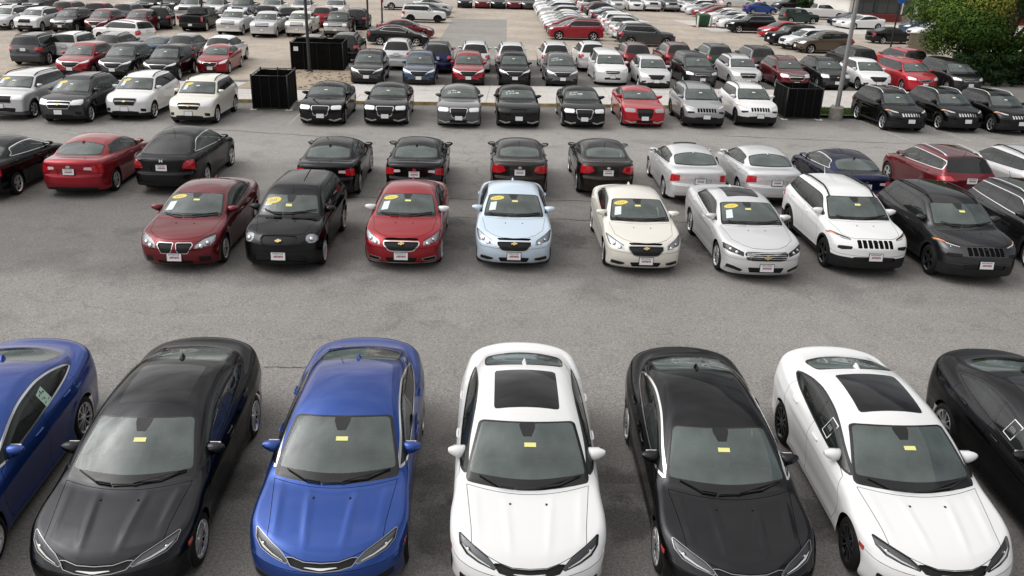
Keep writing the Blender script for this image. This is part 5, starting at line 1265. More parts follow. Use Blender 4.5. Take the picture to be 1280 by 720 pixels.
# crossover with a winged grille
MODELS['crossover'] = gen(4.555, .92, .93, 2.70, .36, .88, (1.12, 1.10), (1.09, 1.18), (1.95, 1.56), (2.55, 1.68), (3.85, 1.62), (4.42, 1.16), 1.13, 'suv',
    feats=[('chrome_trim>grille', 'nose', [(-.2, .93), (.40, .95), (.50, .92), (.30, .70), (.2, .665), (-.2, .65)], .02, (-.2, .6), 2, .03),
           ('headlight', 'nose', [(.86, 1.22), (.86, 1.06), (.74, .96), (.50, .87), (.52, .96), (.70, 1.08)], .015, (-.2, 1.0), 2),
           ('lower_grille', 'nose', [(-.2, .50), (.50, .50), (.46, .38), (-.2, .38)], .02, (-.2, .6), 1), ('fog_lamp', 'nose', [(.56, .62), (.82, .64), (.80, .54), (.6, .52)], .02, (-.2, .9), 1),
           ('taillight', 'tail', [(.50, .98), (.90, .98), (.92, 1.10), (.60, 1.08)], .02, (3.6, 5), 2)],
    cladding=(.05, .34), clad_front=.44, clad_rear=.48, emblems=[('front', 'oval', 0, .80, .05, 'chrome')], plate_front=.55, rim='five', dlo_end=4.15, bpillars=[(2.50, 2.58, .045), (3.46, 3.40, .05)])
# crossover with a chrome two-bar grille
MODELS['chrome_crossover'] = gen(4.77, .92, .96, 2.86, .36, .92, (1.16, 1.13), (1.12, 1.20), (1.92, 1.58), (2.6, 1.69), (4.1, 1.63), (4.62, 1.18), 1.16, 'suv',
    feats=[('bar', 'nose', [(-.2, .845), (.42, .845), (.42, .90), (-.2, .90)], 0, (-.2, .6), 2), ('chrome_trim>grille', 'nose', [(-.2, 1.0), (.44, 1.0), (.46, .90), (.36, .70), (-.2, .69)], .03, (-.2, .6), 2, .03),
           ('headlight', 'nose', [(.50, 1.08), (.84, 1.18), (.86, 1.02), (.80, .90), (.50, .84), (.47, .96)], .03, (-.2, .95), 2),
           ('lower_grille', 'nose', [(-.2, .46), (.55, .46), (.50, .34), (-.2, .34)], .02, (-.2, .6), 1), ('fog_lamp', 'nose', [(.60, .60), (.80, .62), (.78, .50), (.62, .48)], .03, (-.2, .9), 1),
           ('taillight', 'tail', [(.60, .90), (.90, .90), (.92, 1.16), (.66, 1.16)], .02, (3.6, 5), 2)],
    cladding=(.03, .30), clad_front=.36, emblems=[('front', 'bowtie', 0, .83, .075, 'emblem_gold')], plate_front=.53, rim='five', dlo_end=4.38, bpillars=[(2.56, 2.64, .05), (3.58, 3.52, .06)], rails=(.56, 2.1, 4.0, .54))
MODELS['square_crossover'] = gen(4.70, .925, .95, 2.86, .37, 1.0, (1.12, 1.17), (1.15, 1.20), (1.80, 1.60), (2.5, 1.70), (4.25, 1.66), (4.58, 1.18), 1.16, 'suv', bowf=.20, kc=.08, flare=.03,
    feats=[('chrome_trim>grille', 'nose', [(-.2, 1.06), (.44, 1.06), (.44, .76), (-.2, .76)], .03, (-.2, .6), 2, .03), ('headlight', 'nose', [(.50, 1.12), (.86, 1.14), (.86, .90), (.50, .88)], .03, (-.2, .95), 2),
           ('lower_grille', 'nose', [(-.2, .56), (.60, .56), (.55, .40), (-.2, .40)], .03, (-.2, .6), 1), ('taillight', 'tail', [(.64, .86), (.90, .86), (.90, 1.18), (.66, 1.18)], .02, (3.6, 5), 2)],
    cladding=(.04, .34), clad_front=.38, plate_front=.62, rim='six', dlo_end=4.35, bpillars=[(2.52, 2.56, .05), (3.56, 3.54, .08)], rails=(.60, 2.0, 4.1, .58))
MODELS['minivan'] = gen(5.14, .98, 1.0, 3.08, .345, .92, (1.02, 1.12), (1.10, 1.14), (1.92, 1.60), (2.9, 1.74), (4.75, 1.70), (5.02, 1.14), 1.12, 'suv', bowf=.46,
    feats=[('bar', 'nose', [(-.2, .80), (.40, .80), (.40, .825), (-.2, .825)], 0, (-.2, .6), 1), ('chrome_trim>grille', 'nose', [(-.2, .89), (.42, .91), (.40, .80), (.3, .74), (-.2, .72)], .03, (-.2, .6), 2, .014),
           ('headlight', 'nose', [(.52, .96), (.78, 1.12), (.90, 1.12), (.88, .94), (.54, .84)], .03, (-.2, .95), 2),
           ('lower_grille', 'nose', [(-.2, .52), (.48, .52), (.44, .40), (-.2, .40)], .03, (-.2, .6), 1), ('taillight', 'tail', [(.72, .82), (.95, .82), (.95, 1.22), (.78, 1.22)], .02, (3.6, 5.6), 2)],
    plate_front=.55, rim='seven', dlo_end=4.90, bpillars=[(2.42, 2.48, .05), (3.66, 3.68, .05)], low=[(0, .22), (.4, .19), (1.5, .2), (4.4, .22), (5.2, .28)], seat_y=[2.2, 3.2])
MODELS['big_suv'] = gen(4.82, .97, .92, 2.915, .385, .98, (1.26, 1.16), (1.14, 1.18), (1.95, 1.62), (2.7, 1.755), (4.35, 1.71), (4.72, 1.18), 1.15, 'suv', bowf=.28, kc=.1,
    feats=[('chrome_trim>grille', 'nose', [(-.2, 1.06), (.44, 1.06), (.42, .88), (-.2, .88)], .03, (-.2, .6), 2, .02), ('headlight', 'nose', [(.50, 1.08), (.88, 1.16), (.88, 1.0), (.50, .92)], .02, (-.2, .95), 2),
           ('lower_grille', 'nose', [(-.2, .60), (.55, .60), (.50, .44), (-.2, .44)], .03, (-.2, .6), 1), ('taillight', 'tail', [(.60, .96), (.94, .94), (.94, 1.18), (.64, 1.14)], .02, (3.6, 5.6), 2)],
    plate_front=.60, plate_rear=.98, rim='five', dlo_end=4.45, bpillars=[(2.50, 2.56, .05), (3.55, 3.52, .06)], rails=(.62, 2.1, 4.2, .60), look=dict(wtrim='chrome', rearglass='dark_glass', sideglass='dark_glass'))
MODELS['box_suv'] = gen(4.41, .88, .86, 2.635, .355, 1.0, (1.16, 1.13), (1.13, 1.15), (1.66, 1.58), (2.4, 1.67), (4.18, 1.65), (4.34, 1.15), 1.12, 'suv', bowf=.10, kc=.06, ks=.06, kr=.08, tum=(.2, .1), flare=.03,
    feats=[('grille_slot', 'nose', [(a, .84), (b, .84), (b, 1.06), (a, 1.06)], .02, (-.2, .7), 1) for a, b in ((-.04, .04), (.075, .15), (.185, .26), (.295, .37))] + [('headlight', 'nose', [(.46, 1.08), (.68, 1.08), (.70, .98), (.68, .88), (.46, .88)], .05, (-.2, .95), 2),
           ('lower_grille', 'nose', [(-.2, .58), (.55, .58), (.50, .46), (-.2, .46)], .03, (-.2, .6), 1), ('taillight', 'tail', [(.70, .86), (.86, .86), (.86, 1.12), (.70, 1.12)], .02, (3.6, 5.6), 2)],
    cladding=(.05, .36), clad_front=.46, clad_rear=.46, plate_front=.60, rim='five', dlo_end=4.15, dlo_top=1.55, bpillars=[(2.22, 2.24, .07), (3.2, 3.2, .07)], rails=(.56, 1.9, 4.0, .56))
def _truck(ext=0.):
    L = 5.65 + ext; p = gen(L, 1.0, .98, 3.45 + ext, .40, 1.10, (1.45, 1.27), (1.26, 1.28), (2.1, 1.72), (2.7, 1.86), (3.45 + ext, 1.80), (3.62 + ext, 1.27), 1.30, 'suv', bowf=.16, kc=.08, ks=.07, flare=.035, tum=(.26, .15),
    feats=[('bar', 'nose', [(-.2, v), (.50, v), (.50, v + .05), (-.2, v + .05)], 0, (-.2, .6), 1) for v in (.98, 1.10)] + [
           ('chrome_trim>grille', 'nose', [(-.2, 1.22), (.52, 1.22), (.52, .90), (-.2, .90)], .03, (-.2, .6), 2, .03), ('headlight', 'nose', [(.58, 1.22), (.92, 1.24), (.92, .94), (.58, .92)], .03, (-.2, .95), 2),
           ('skid', 'nose', [(-.2, .84), (1.0, .90), (1.0, .60), (-.2, .58)], .02, (-.2, .9), 2), ('taillight', 'tail', [(.84, .90), (1.0, .90), (1.0, 1.26), (.84, 1.26)], .02, (4.6, 6.6), 2),
           ('black_bar', 'tail', [(-.2, .46), (1.0, .46), (1.0, .66), (-.2, .66)], .02, (4.6, 6.6), 1)],
    plate_front=.64, plate_rear=.58, rim='six', dlo_end=3.42 + ext, dlo_top=1.70, bpillars=[(2.62 + ext * .4, 2.66 + ext * .4, .05)], ra=.46, low=[(0, .36), (.4, .32), (1.5, .36), (4.4, .38), (7, .40)], spine1=1.2, mirror=(1.14, 1.98, 1.38, 1.3), zt=2.2,
    look=dict(lower=None), cab_end=3.4 + ext)
    p['top'] = [(.04, 1.04), (.14, 1.12), (.34, 1.17), (.7, 1.22), (1.45, 1.262), (2, 1.28), (3.6, 1.29), (L + .1, 1.29)]; p['belt'] = [(0, 1.0), (.35, 1.10), (.75, 1.16), (1.6, 1.21), (2.2, 1.235), (3.6, 1.25), (L + .1, 1.25)]
    p['tail'] = [(.3, -.06), (.5, 0), (.62, -.0), (.7, -.10), (1.3, -.10)]; p['bowr'] = .04
    del p['trunk']
    x0 = 3.75 + ext
    p['feats'] = [('bed_opening', 'top', [(-.8, x0), (.80, x0), (.80, L - .22), (-.8, L - .22)], .03, (x0 - .1, L))] + p['feats']
    def extra(t, s, idx, lod):
        m = MB(); z0, z1 = .80, 1.262; a, b, c, d = -.82, .82, x0 - .02, L - .20
        m.add([(a, c, z0), (b, c, z0), (b, d, z0), (a, d, z0), (a, c, z1), (b, c, z1), (b, d, z1), (a, d, z1)], [(0, 1, 2, 3), (0, 4, 5, 1), (1, 5, 6, 2), (2, 6, 7, 3), (3, 7, 4, 0)])
        t.add('truck_bed', m.mesh('truck_bed', 'black_plastic'), 'black_plastic')
    p['extra'] = extra
    return p
MODELS['pickup'] = _truck(0); MODELS['crew_pickup'] = _truck(.35)
# ------------------------------------------------------------------ every car in the lot
CARS = [
('mid_sedan_sunroof', 0, 'white', 0.31, 7.41, 1.5, 'white sedan with a glass sunroof, nose on, between the blue and the black sedan', 'sedan', 'parked_sedan', 'sedans in the front row', {'wtrim': 'black_trim', 'chrome': 'black_trim'}),
('mid_sedan_sunroof', 0, 'white', 5.23, 7.62, 1.6, 'white sedan with a sunroof, black wheels and a diamond outline on its side window', 'sedan', 'parked_sedan', 'sedans in the front row', {'wtrim': 'black_trim', 'rim': 'dark_alloy', 'chrome': 'black_trim', 'ex': [('diamond', -1, 2.3)]}),
('mid_sedan', 0, 'blue', -2.05, 7.41, 2.4, 'bright blue sedan with chrome window trim, seen whole in the front row', 'sedan', 'parked_sedan', 'sedans in the front row', {'wtrim': 'chrome', 'chrome': 'trim_metal'}),
('mid_sedan', 0, 'black', 2.81, 7.44, 1.3, 'black sedan with chrome window trim and silver wheels beside the white sunroof sedan', 'sedan', 'parked_sedan', 'sedans in the front row', {'wtrim': 'chrome', 'chrome': 'trim_metal'}),
('mid_sedan_sunroof', 0, 'black', -4.54, 7.24, 2.7, 'black sedan with a sunroof between the two blue sedans', 'sedan', 'parked_sedan', 'sedans in the front row', {'wtrim': 'black_trim', 'rim': 'alloy', 'chrome': 'trim_metal'}),
('mid_sedan', 0, 'blue', -6.97, 7.03, 3.5, 'dark blue sedan with a pale green price sheet on its rear side window', 'sedan', 'parked_sedan', 'sedans in the front row', {'wtrim': 'chrome', 'ex': [('sheet_side', 1, 2.95)]}),
('mid_sedan_sunroof', 0, 'black', 7.76, 7.72, 1.5, 'black sedan with a diamond outline on its window, cut off by the frame', 'sedan', 'parked_sedan', 'sedans in the front row', {'wtrim': 'black_trim', 'ex': [('diamond', -1, 2.3)]}),
('sport_sedan', 0, 'maroon', -7.46, 17.37, 2.6, 'maroon sedan with twin black grilles and a yellow oval on its windshield', 'sedan', 'parked_sedan', 'used cars facing the drive lane', {'ex': [('oval',), ('sheet',)], 'tag': 'tag_yellow', 'wtrim': 'black_trim'}),
('retro_wagon', 0, 'black', -5.19, 17.47, 1.5, 'tall black retro wagon with round headlamps beside the maroon sedan', 'wagon', 'parked_wagon', 'used cars facing the drive lane', {'ex': [('oval',), ('sheet',)], 'wtrim': 'black_trim', 'chrome': 'black_trim'}),
('compact_sedan', 0, 'red', -2.54, 17.95, 1.8, 'red compact sedan with white mirrors and a yellow oval on its windshield', 'sedan', 'parked_sedan', 'used cars facing the drive lane', {'ex': [('oval',), ('sheet',)], 'mirror': 'paint_white', 'wtrim': 'black_trim'}),
('compact_sedan', 0, 'ice_blue', 0.02, 18.21, 1.7, 'ice blue compact sedan with a yellow oval on its windshield', 'sedan', 'parked_sedan', 'used cars facing the drive lane', {'ex': [('oval',), ('sheet',)]}),
('compact_sedan', 0, 'champagne', 3.05, 18.17, 1.8, 'champagne compact sedan with a yellow oval on its windshield', 'sedan', 'parked_sedan', 'used cars facing the drive lane', {'ex': [('oval',), ('sheet',)], 'wtrim': 'chrome', 'chrome': 'trim_metal'}),
('large_sedan', 0, 'silver', 5.76, 17.96, 2.2, 'long silver sedan with a gold bow tie badge and a glass roof', 'sedan', 'parked_sedan', 'used cars facing the drive lane', {'ex': [('oval',), ('sheet',)]}),
('offroad_suv', 0, 'white', 8.43, 18.54, 1.2, 'white SUV with seven black grille slots, black wheels and black roof rails', 'suv', 'parked_suv', 'used cars facing the drive lane', {'rim': 'dark_alloy'}),
('offroad_suv', 0, 'charcoal', 10.85, 18.23, 1.0, 'dark grey SUV with a black slotted grille beside the white slotted SUV', 'suv', 'parked_suv', 'used cars facing the drive lane', {'rim': 'dark_alloy'}),
('offroad_suv', 0, 'charcoal', 13.6, 18.8, 1.5, 'dark grey SUV with chrome window trim, cut off by the frame', 'suv', 'parked_suv', 'used cars facing the drive lane', {'rail': 'alloy', 'wtrim': 'chrome', 'chrome': 'trim_metal'}),
('family_sedan', 0, 'black', -15.33, 27.15, 183, 'black sedan beside the red one, its tail out of the frame', 'sedan', 'parked_sedan', 'cars backed up to the second row', {'wtrim': 'chrome', 'chrome': 'trim_metal'}),
('family_sedan', 0, 'red', -12.89, 27.93, 183.5, 'red sedan seen from behind next to the black fastback', 'sedan', 'parked_sedan', 'cars backed up to the second row', {}),
('fastback', 0, 'black', -10.48, 28.73, 183, 'black fastback hatch with red tail lamps and a chrome letter badge', 'hatchback', 'parked_hatchback', 'cars backed up to the second row', {}),
('family_sedan', 0, 'black', -5.74, 28.58, 182.5, 'black sedan seen from behind, half hidden by the retro wagon', 'sedan', 'parked_sedan', 'cars backed up to the second row', {}),
('family_sedan', 0, 'black', -3.19, 29.0, 182.5, 'black sedan seen from behind over the roof of the red compact', 'sedan', 'parked_sedan', 'cars backed up to the second row', {}),
('small_sedan', 0, 'bronze_dark', -0.0, 29.24, 181.5, 'dark brown sedan seen from behind over the ice blue compact', 'sedan', 'parked_sedan', 'cars backed up to the second row', {}),
('small_sedan', 0, 'bronze_dark', 2.64, 29.56, 182, 'dark brown sedan seen from behind over the champagne compact', 'sedan', 'parked_sedan', 'cars backed up to the second row', {}),
('family_sedan', 0, 'silver', 5.36, 29.31, 181.5, 'silver sedan seen from behind with its sunroof tilted open', 'sedan', 'parked_sedan', 'cars backed up to the second row', {'ex': [('deflector',)]}),
('family_sedan', 0, 'silver', 7.72, 29.45, 181, 'silver sedan seen from behind left of the navy sedan', 'sedan', 'parked_sedan', 'cars backed up to the second row', {}),
('family_sedan', 0, 'navy', 10.31, 29.28, 181, 'navy sedan with chrome window trim seen from behind over the white SUV', 'sedan', 'parked_sedan', 'cars backed up to the second row', {'wtrim': 'chrome', 'chrome': 'trim_metal'}),
('offroad_suv', 0, 'maroon', 13.55, 29.44, 181, 'maroon SUV with silver roof rails seen from behind', 'suv', 'parked_suv', 'cars backed up to the second row', {'rail': 'alloy', 'wtrim': 'chrome', 'clad': 'paint_maroon'}),
('chrome_crossover', 1, 'silver', 16.11, 29.69, 181, 'silver SUV beside the maroon one, cut off by the frame', 'suv', 'parked_suv', 'cars backed up to the second row', {}),
('square_sedan', 1, 'black', -8.19, 35.19, 3, 'black sedan with a square chrome grille, the one beside the screened cage', 'sedan', 'parked_sedan', 'new cars in front of the concrete strip', {}),
('square_sedan', 1, 'black', -5.57, 35.61, 3, 'black sedan with a square chrome grille, second from the screened cage', 'sedan', 'parked_sedan', 'new cars in front of the concrete strip', {}),
('square_sedan', 1, 'grey', -2.48, 35.74, 3, 'dark grey square-grilled sedan with two blocks of chalk on its windshield', 'sedan', 'parked_sedan', 'new cars in front of the concrete strip', {'ex': [('chalk', 2)]}),
('square_sedan', 1, 'black', 0.06, 36.11, 3, 'black sedan with dark headlamps and chalk writing on its windshield', 'sedan', 'parked_sedan', 'new cars in front of the concrete strip', {'ex': [('chalk', 3)], 'chrome': 'black_trim', 'lamp': 'lamp_dark', 'lampfar': 'lamp_dark'}),
('square_sedan', 1, 'black', 2.87, 36.47, 2, 'black square-grilled sedan with chalk on its windshield, beside the red one', 'sedan', 'parked_sedan', 'new cars in front of the concrete strip', {'ex': [('chalk', 4)]}),
('square_sedan', 1, 'bright_red', 5.56, 37.17, 2, 'red square-grilled sedan with a black grille', 'sedan', 'parked_sedan', 'new cars in front of the concrete strip', {'chrome': 'black_trim', 'lampfar': 'ink_grey'}),
('offroad_suv', 1, 'pewter', 8.32, 37.53, 2, 'silver SUV with seven black grille slots beside the red sedan', 'suv', 'parked_suv', 'new cars in front of the concrete strip', {'rim': 'dark_alloy'}),
('offroad_suv', 1, 'white', 10.86, 38.21, 2, 'white slotted-grille SUV next to the black dumpster screen', 'suv', 'parked_suv', 'new cars in front of the concrete strip', {'rim': 'dark_alloy'}),
('offroad_suv', 1, 'black', 17.61, 38.19, 4, 'black SUV with chrome grille slots, the one nearest the concrete pole base', 'suv', 'parked_suv', 'new cars in front of the concrete strip', {'rail': 'alloy', 'slot': 'chrome'}),
('offroad_suv', 1, 'black', 20.4, 38.72, 4, 'black SUV with chrome grille slots, middle of the three by the tree', 'suv', 'parked_suv', 'new cars in front of the concrete strip', {'rail': 'alloy', 'slot': 'chrome'}),
('offroad_suv', 1, 'black', 22.74, 38.55, 4, 'black SUV with chrome grille slots, cut off by the frame below the tree', 'suv', 'parked_suv', 'new cars in front of the concrete strip', {'rail': 'alloy', 'slot': 'chrome'}),
('square_crossover', 1, 'silver', -20.86, 34.14, 3, 'silver boxy SUV at the near left corner of the used row', 'suv', 'parked_suv', 'used SUVs left of the cage', {'ex': [('oval',), ('sheet',)], 'clad': 'paint_grey'}),
('chrome_crossover', 1, 'charcoal', -18.27, 33.65, 3, 'charcoal crossover with a chrome grille and a yellow oval on its windshield', 'suv', 'parked_suv', 'used SUVs left of the cage', {'ex': [('oval',), ('sheet',)]}),
('chrome_crossover', 1, 'white', -16.17, 34.88, 3, 'white crossover with a yellow oval on its windshield', 'suv', 'parked_suv', 'used SUVs left of the cage', {'ex': [('oval',), ('sheet',)], 'chrome': 'ink_grey'}),
('chrome_crossover', 1, 'champagne', -13.33, 34.33, 3, 'champagne crossover with a yellow oval beside the screened cage', 'suv', 'parked_suv', 'used SUVs left of the cage', {'ex': [('oval',), ('sheet',)], 'chrome': 'paint_champagne'}),
('crossover', 1, 'charcoal', -8.33, 47.15, 3, 'dark grey crossover with a winged grille behind the black sedans', 'suv', 'parked_suv', 'cars behind the concrete strip', {}),
('crossover', 1, 'steel_blue', -5.49, 47.32, 3, 'steel blue crossover with a winged grille', 'suv', 'parked_suv', 'cars behind the concrete strip', {}),
('crossover', 1, 'red', -2.8, 47.93, 3, 'red crossover with a winged grille behind the concrete strip', 'suv', 'parked_suv', 'cars behind the concrete strip', {}),
('crossover', 1, 'black', -0.22, 48.4, 3, 'black crossover with a winged grille right of the red one', 'suv', 'parked_suv', 'cars behind the concrete strip', {}),
('crossover', 1, 'grey', 2.47, 48.67, 3, 'grey crossover with chalk on its windshield next to the white minivan', 'suv', 'parked_suv', 'cars behind the concrete strip', {'ex': [('chalk', 7)]}),
('crossover', 1, 'red', -24.11, 46.37, 3, 'red crossover with a winged grille behind the used SUVs', 'suv', 'parked_suv', 'cars behind the concrete strip', {}),
('crossover', 1, 'charcoal', -21.91, 46.55, 3, 'charcoal crossover right of the red one at the left', 'suv', 'parked_suv', 'cars behind the concrete strip', {}),
('crossover', 1, 'black', -19.41, 46.39, 3, 'black crossover between the charcoal one and the small red one', 'suv', 'parked_suv', 'cars behind the concrete strip', {}),
('compact_sedan', 1, 'red', -17.61, 49.36, 3, 'small red car in front of a white SUV, behind the champagne crossover', 'car', 'parked_car', 'cars behind the concrete strip', {}),
('minivan', 1, 'white', 5.42, 50.22, 2.5, 'white minivan beside the grey chalked crossover', 'minivan', 'parked_minivan', 'cars behind the concrete strip', {}),
('crossover', 1, 'silver', 7.78, 49.01, 2.5, 'silver crossover right of the white minivan', 'suv', 'parked_suv', 'cars behind the concrete strip', {}),
('minivan', 1, 'charcoal', 10.63, 50.27, 3, 'dark grey minivan behind the silver slotted SUV', 'minivan', 'parked_minivan', 'cars behind the concrete strip', {}),
('chrome_crossover', 1, 'silver', 13.35, 50.59, 3, 'silver crossover behind the white slotted SUV', 'suv', 'parked_suv', 'cars behind the concrete strip', {'chrome': 'ink_grey'}),
('chrome_crossover', 1, 'maroon', 16.14, 50.49, 3, 'maroon SUV behind the black dumpster screen', 'suv', 'parked_suv', 'cars behind the concrete strip', {}),
('chrome_crossover', 1, 'charcoal', 18.65, 50.92, 3, 'dark grey SUV crossed by the tall light pole', 'suv', 'parked_suv', 'cars behind the concrete strip', {'chrome': 'black_trim'}),
('crossover', 1, 'white', 21.18, 51.18, 3, 'white crossover right of the tall light pole', 'suv', 'parked_suv', 'cars behind the concrete strip', {'chrome': 'black_trim'}),
('minivan', 1, 'bright_red', 23.9, 51.15, 3, 'red minivan between the white crossover and the dark minivan', 'minivan', 'parked_minivan', 'cars behind the concrete strip', {}),
('minivan', 1, 'charcoal', 26.79, 51.59, 3, 'dark minivan beside the tree, nose on', 'minivan', 'parked_minivan', 'cars behind the concrete strip', {}),
('big_suv', 1, 'black', -11.57, 61.15, 183, 'black SUV seen from behind, right of the farther dumpster screen', 'suv', 'parked_suv', 'vehicles behind the fourth row, tails to the camera', {}),
('big_suv', 1, 'silver', -7.82, 58.48, 183, 'silver SUV seen from behind between the dark and the steel blue crossover', 'suv', 'parked_suv', 'vehicles behind the fourth row, tails to the camera', {}),
('big_suv', 1, 'navy', -5.25, 57.48, 183, 'navy SUV seen from behind the steel blue crossover', 'suv', 'parked_suv', 'vehicles behind the fourth row, tails to the camera', {}),
('big_suv', 1, 'white', -2.98, 58.38, 183, 'white SUV seen from behind over the red crossover', 'suv', 'parked_suv', 'vehicles behind the fourth row, tails to the camera', {}),
('big_suv', 1, 'white', -0.7, 58.41, 183, 'white SUV seen from behind over the black crossover', 'suv', 'parked_suv', 'vehicles behind the fourth row, tails to the camera', {}),
('big_suv', 1, 'white', 2.06, 59.46, 183, 'white SUV seen from behind over the grey crossover', 'suv', 'parked_suv', 'vehicles behind the fourth row, tails to the camera', {}),
('big_suv', 1, 'white', 4.45, 60.63, 183, 'white SUV seen from behind over the white minivan', 'suv', 'parked_suv', 'vehicles behind the fourth row, tails to the camera', {}),
('big_suv', 1, 'maroon', 7.31, 61.03, 183, 'maroon SUV with dark roof rails seen from behind over the silver crossover', 'suv', 'parked_suv', 'vehicles behind the fourth row, tails to the camera', {}),
('big_suv', 1, 'maroon', 10.14, 61.88, 183, 'maroon SUV seen from behind over the dark grey minivan', 'suv', 'parked_suv', 'vehicles behind the fourth row, tails to the camera', {}),
('big_suv', 1, 'dark_green', 12.8, 61.74, 183, 'dark green SUV seen from behind over the silver crossover', 'suv', 'parked_suv', 'vehicles behind the fourth row, tails to the camera', {}),
('big_suv', 1, 'charcoal', 15.49, 61.4, 183, 'charcoal SUV seen from behind over the maroon one', 'suv', 'parked_suv', 'vehicles behind the fourth row, tails to the camera', {}),
('minivan', 1, 'black', 22.83, 63.78, 183, 'black minivan seen from behind over the white crossover', 'minivan', 'parked_minivan', 'vehicles behind the fourth row, tails to the camera', {}),
('minivan', 1, 'bright_red', 26.25, 63.85, 183, 'red minivan seen from behind over the other red one', 'minivan', 'parked_minivan', 'vehicles behind the fourth row, tails to the camera', {}),
('big_suv', 1, 'charcoal', -28.91, 55.15, 183, 'dark grey SUV seen from behind at the left edge', 'suv', 'parked_suv', 'vehicles behind the fourth row, tails to the camera', {}),
('box_suv', 1, 'white', -27.58, 56.75, 183, 'boxy white SUV seen from behind over the red crossover', 'suv', 'parked_suv', 'vehicles behind the fourth row, tails to the camera', {}),
('chrome_crossover', 1, 'grey', -25.14, 57.21, 183, 'grey wagon-like SUV seen from behind over the charcoal crossover', 'suv', 'parked_suv', 'vehicles behind the fourth row, tails to the camera', {}),
('family_sedan', 1, 'steel_blue', -22.8, 57.99, 183, 'blue sedan roof over the black crossover', 'sedan', 'parked_sedan', 'vehicles behind the fourth row, tails to the camera', {}),
('crossover', 1, 'grey', -21.04, 57.93, 183, 'grey crossover with roof rails over the black crossover', 'suv', 'parked_suv', 'vehicles behind the fourth row, tails to the camera', {}),
('crossover', 1, 'white', -18.6, 57.53, 183, 'white crossover seen from behind over the small red car', 'suv', 'parked_suv', 'vehicles behind the fourth row, tails to the camera', {'rearglass': 'dark_glass'}),
('big_suv', 1, 'charcoal', -13.35, 59.07, 183, 'charcoal SUV roof showing over the farther dumpster screen', 'suv', 'parked_suv', 'vehicles behind the fourth row, tails to the camera', {}),
('square_crossover', 1, 'white', -30.25, 63.5, 246, 'white SUV turned aside in the left field, red tail lamp showing', 'suv', 'parked_suv', 'vehicles in the left field', {}),
('chrome_crossover', 1, 'silver', -40.63, 68.07, 3, 'silver SUV at the upper left corner of the lot', 'suv', 'parked_suv', 'vehicles in the left field', {}),
('square_crossover', 1, 'white', -37.9, 67.42, 3, 'white boxy SUV with a wide grille in the left field', 'suv', 'parked_suv', 'vehicles in the left field', {}),
('chrome_crossover', 1, 'charcoal', -35.43, 67.86, 3, 'charcoal SUV with a chrome grille in the left field', 'suv', 'parked_suv', 'vehicles in the left field', {}),
('crossover', 1, 'maroon', -33.03, 68.35, 3, 'maroon crossover in the left field beside the charcoal SUV', 'suv', 'parked_suv', 'vehicles in the left field', {}),
('crossover', 1, 'maroon', -30.33, 68.7, 3, 'maroon crossover behind the white turned SUV', 'suv', 'parked_suv', 'vehicles in the left field', {}),
('pickup', 1, 'white', -23.15, 69.85, 3, 'white pickup truck with a chrome grille in the left field', 'pickup truck', 'pickup_truck', 'vehicles in the left field', {}),
('pickup', 1, 'silver', -20.19, 68.94, 3, 'silver single-cab pickup truck with a black grille', 'pickup truck', 'pickup_truck', 'vehicles in the left field', {}),
('crew_pickup', 1, 'champagne', -17.79, 70.25, 3, 'light grey pickup truck with a big chrome grille left of the pole', 'pickup truck', 'pickup_truck', 'vehicles in the left field', {}),
('crew_pickup', 1, 'charcoal', -14.86, 70.84, 3, 'dark grey pickup truck with a chrome grille right of the pole', 'pickup truck', 'pickup_truck', 'vehicles in the left field', {}),
('crew_pickup', 1, 'black', -27.04, 77.55, 183, 'black pickup truck seen from behind in the left field', 'pickup truck', 'pickup_truck', 'vehicles in the left field', {}),
('big_suv', 1, 'black', -31.0, 77.25, 196, 'black SUV beside the black pickup truck', 'suv', 'parked_suv', 'vehicles in the left field', {}),
('big_suv', 2, 'maroon', -39.37, 80.41, 183, 'maroon SUV at the far left, seen from behind', 'suv', 'parked_suv', 'vehicles in the left field', {}),
('crew_pickup', 2, 'red', -35.81, 78.15, 183, 'dark red pickup at the far left, seen from behind', 'pickup truck', 'pickup_truck', 'vehicles in the left field', {}),
('big_suv', 2, 'grey', -34.08, 79.99, 183, 'grey SUV at the far left beside the dark red pickup', 'suv', 'parked_suv', 'vehicles in the left field', {}),
('pickup', 2, 'black', -22.33, 80.43, 183, 'black pickup behind the silver single-cab truck', 'pickup truck', 'pickup_truck', 'vehicles in the left field', {}),
('pickup', 2, 'charcoal', -20.05, 79.57, 183, 'charcoal pickup between the silver and the light grey truck', 'pickup truck', 'pickup_truck', 'vehicles in the left field', {}),
('big_suv', 2, 'red', -17.86, 83.34, 183, 'red SUV behind the dark grey pickup truck', 'suv', 'parked_suv', 'vehicles in the left field', {}),
('big_suv', 2, 'black', -14.71, 82.35, 183, 'black SUV beside the dark grey pickup truck', 'suv', 'parked_suv', 'vehicles in the left field', {}),
('pickup', 2, 'white', -30.9, 81.62, 3, 'white pickup in the far left row, behind the black pickup', 'pickup truck', 'pickup_truck', 'vehicles in the left field', {}),
('pickup', 2, 'white', -28.88, 82.5, 3, 'white pickup in the far left row, behind the white truck', 'pickup truck', 'pickup_truck', 'vehicles in the left field', {}),
('pickup', 2, 'steel_blue', -26.61, 83.48, 3, 'blue pickup in the far left row', 'pickup truck', 'pickup_truck', 'vehicles in the left field', {}),
('pickup', 2, 'white', -24.01, 84.59, 3, 'white pickup in the far left row, right of the blue one', 'pickup truck', 'pickup_truck', 'vehicles in the left field', {}),
('pickup', 2, 'white', -21.41, 85.71, 3, 'white pickup in the far left row, left of the light pole', 'pickup truck', 'pickup_truck', 'vehicles in the left field', {}),
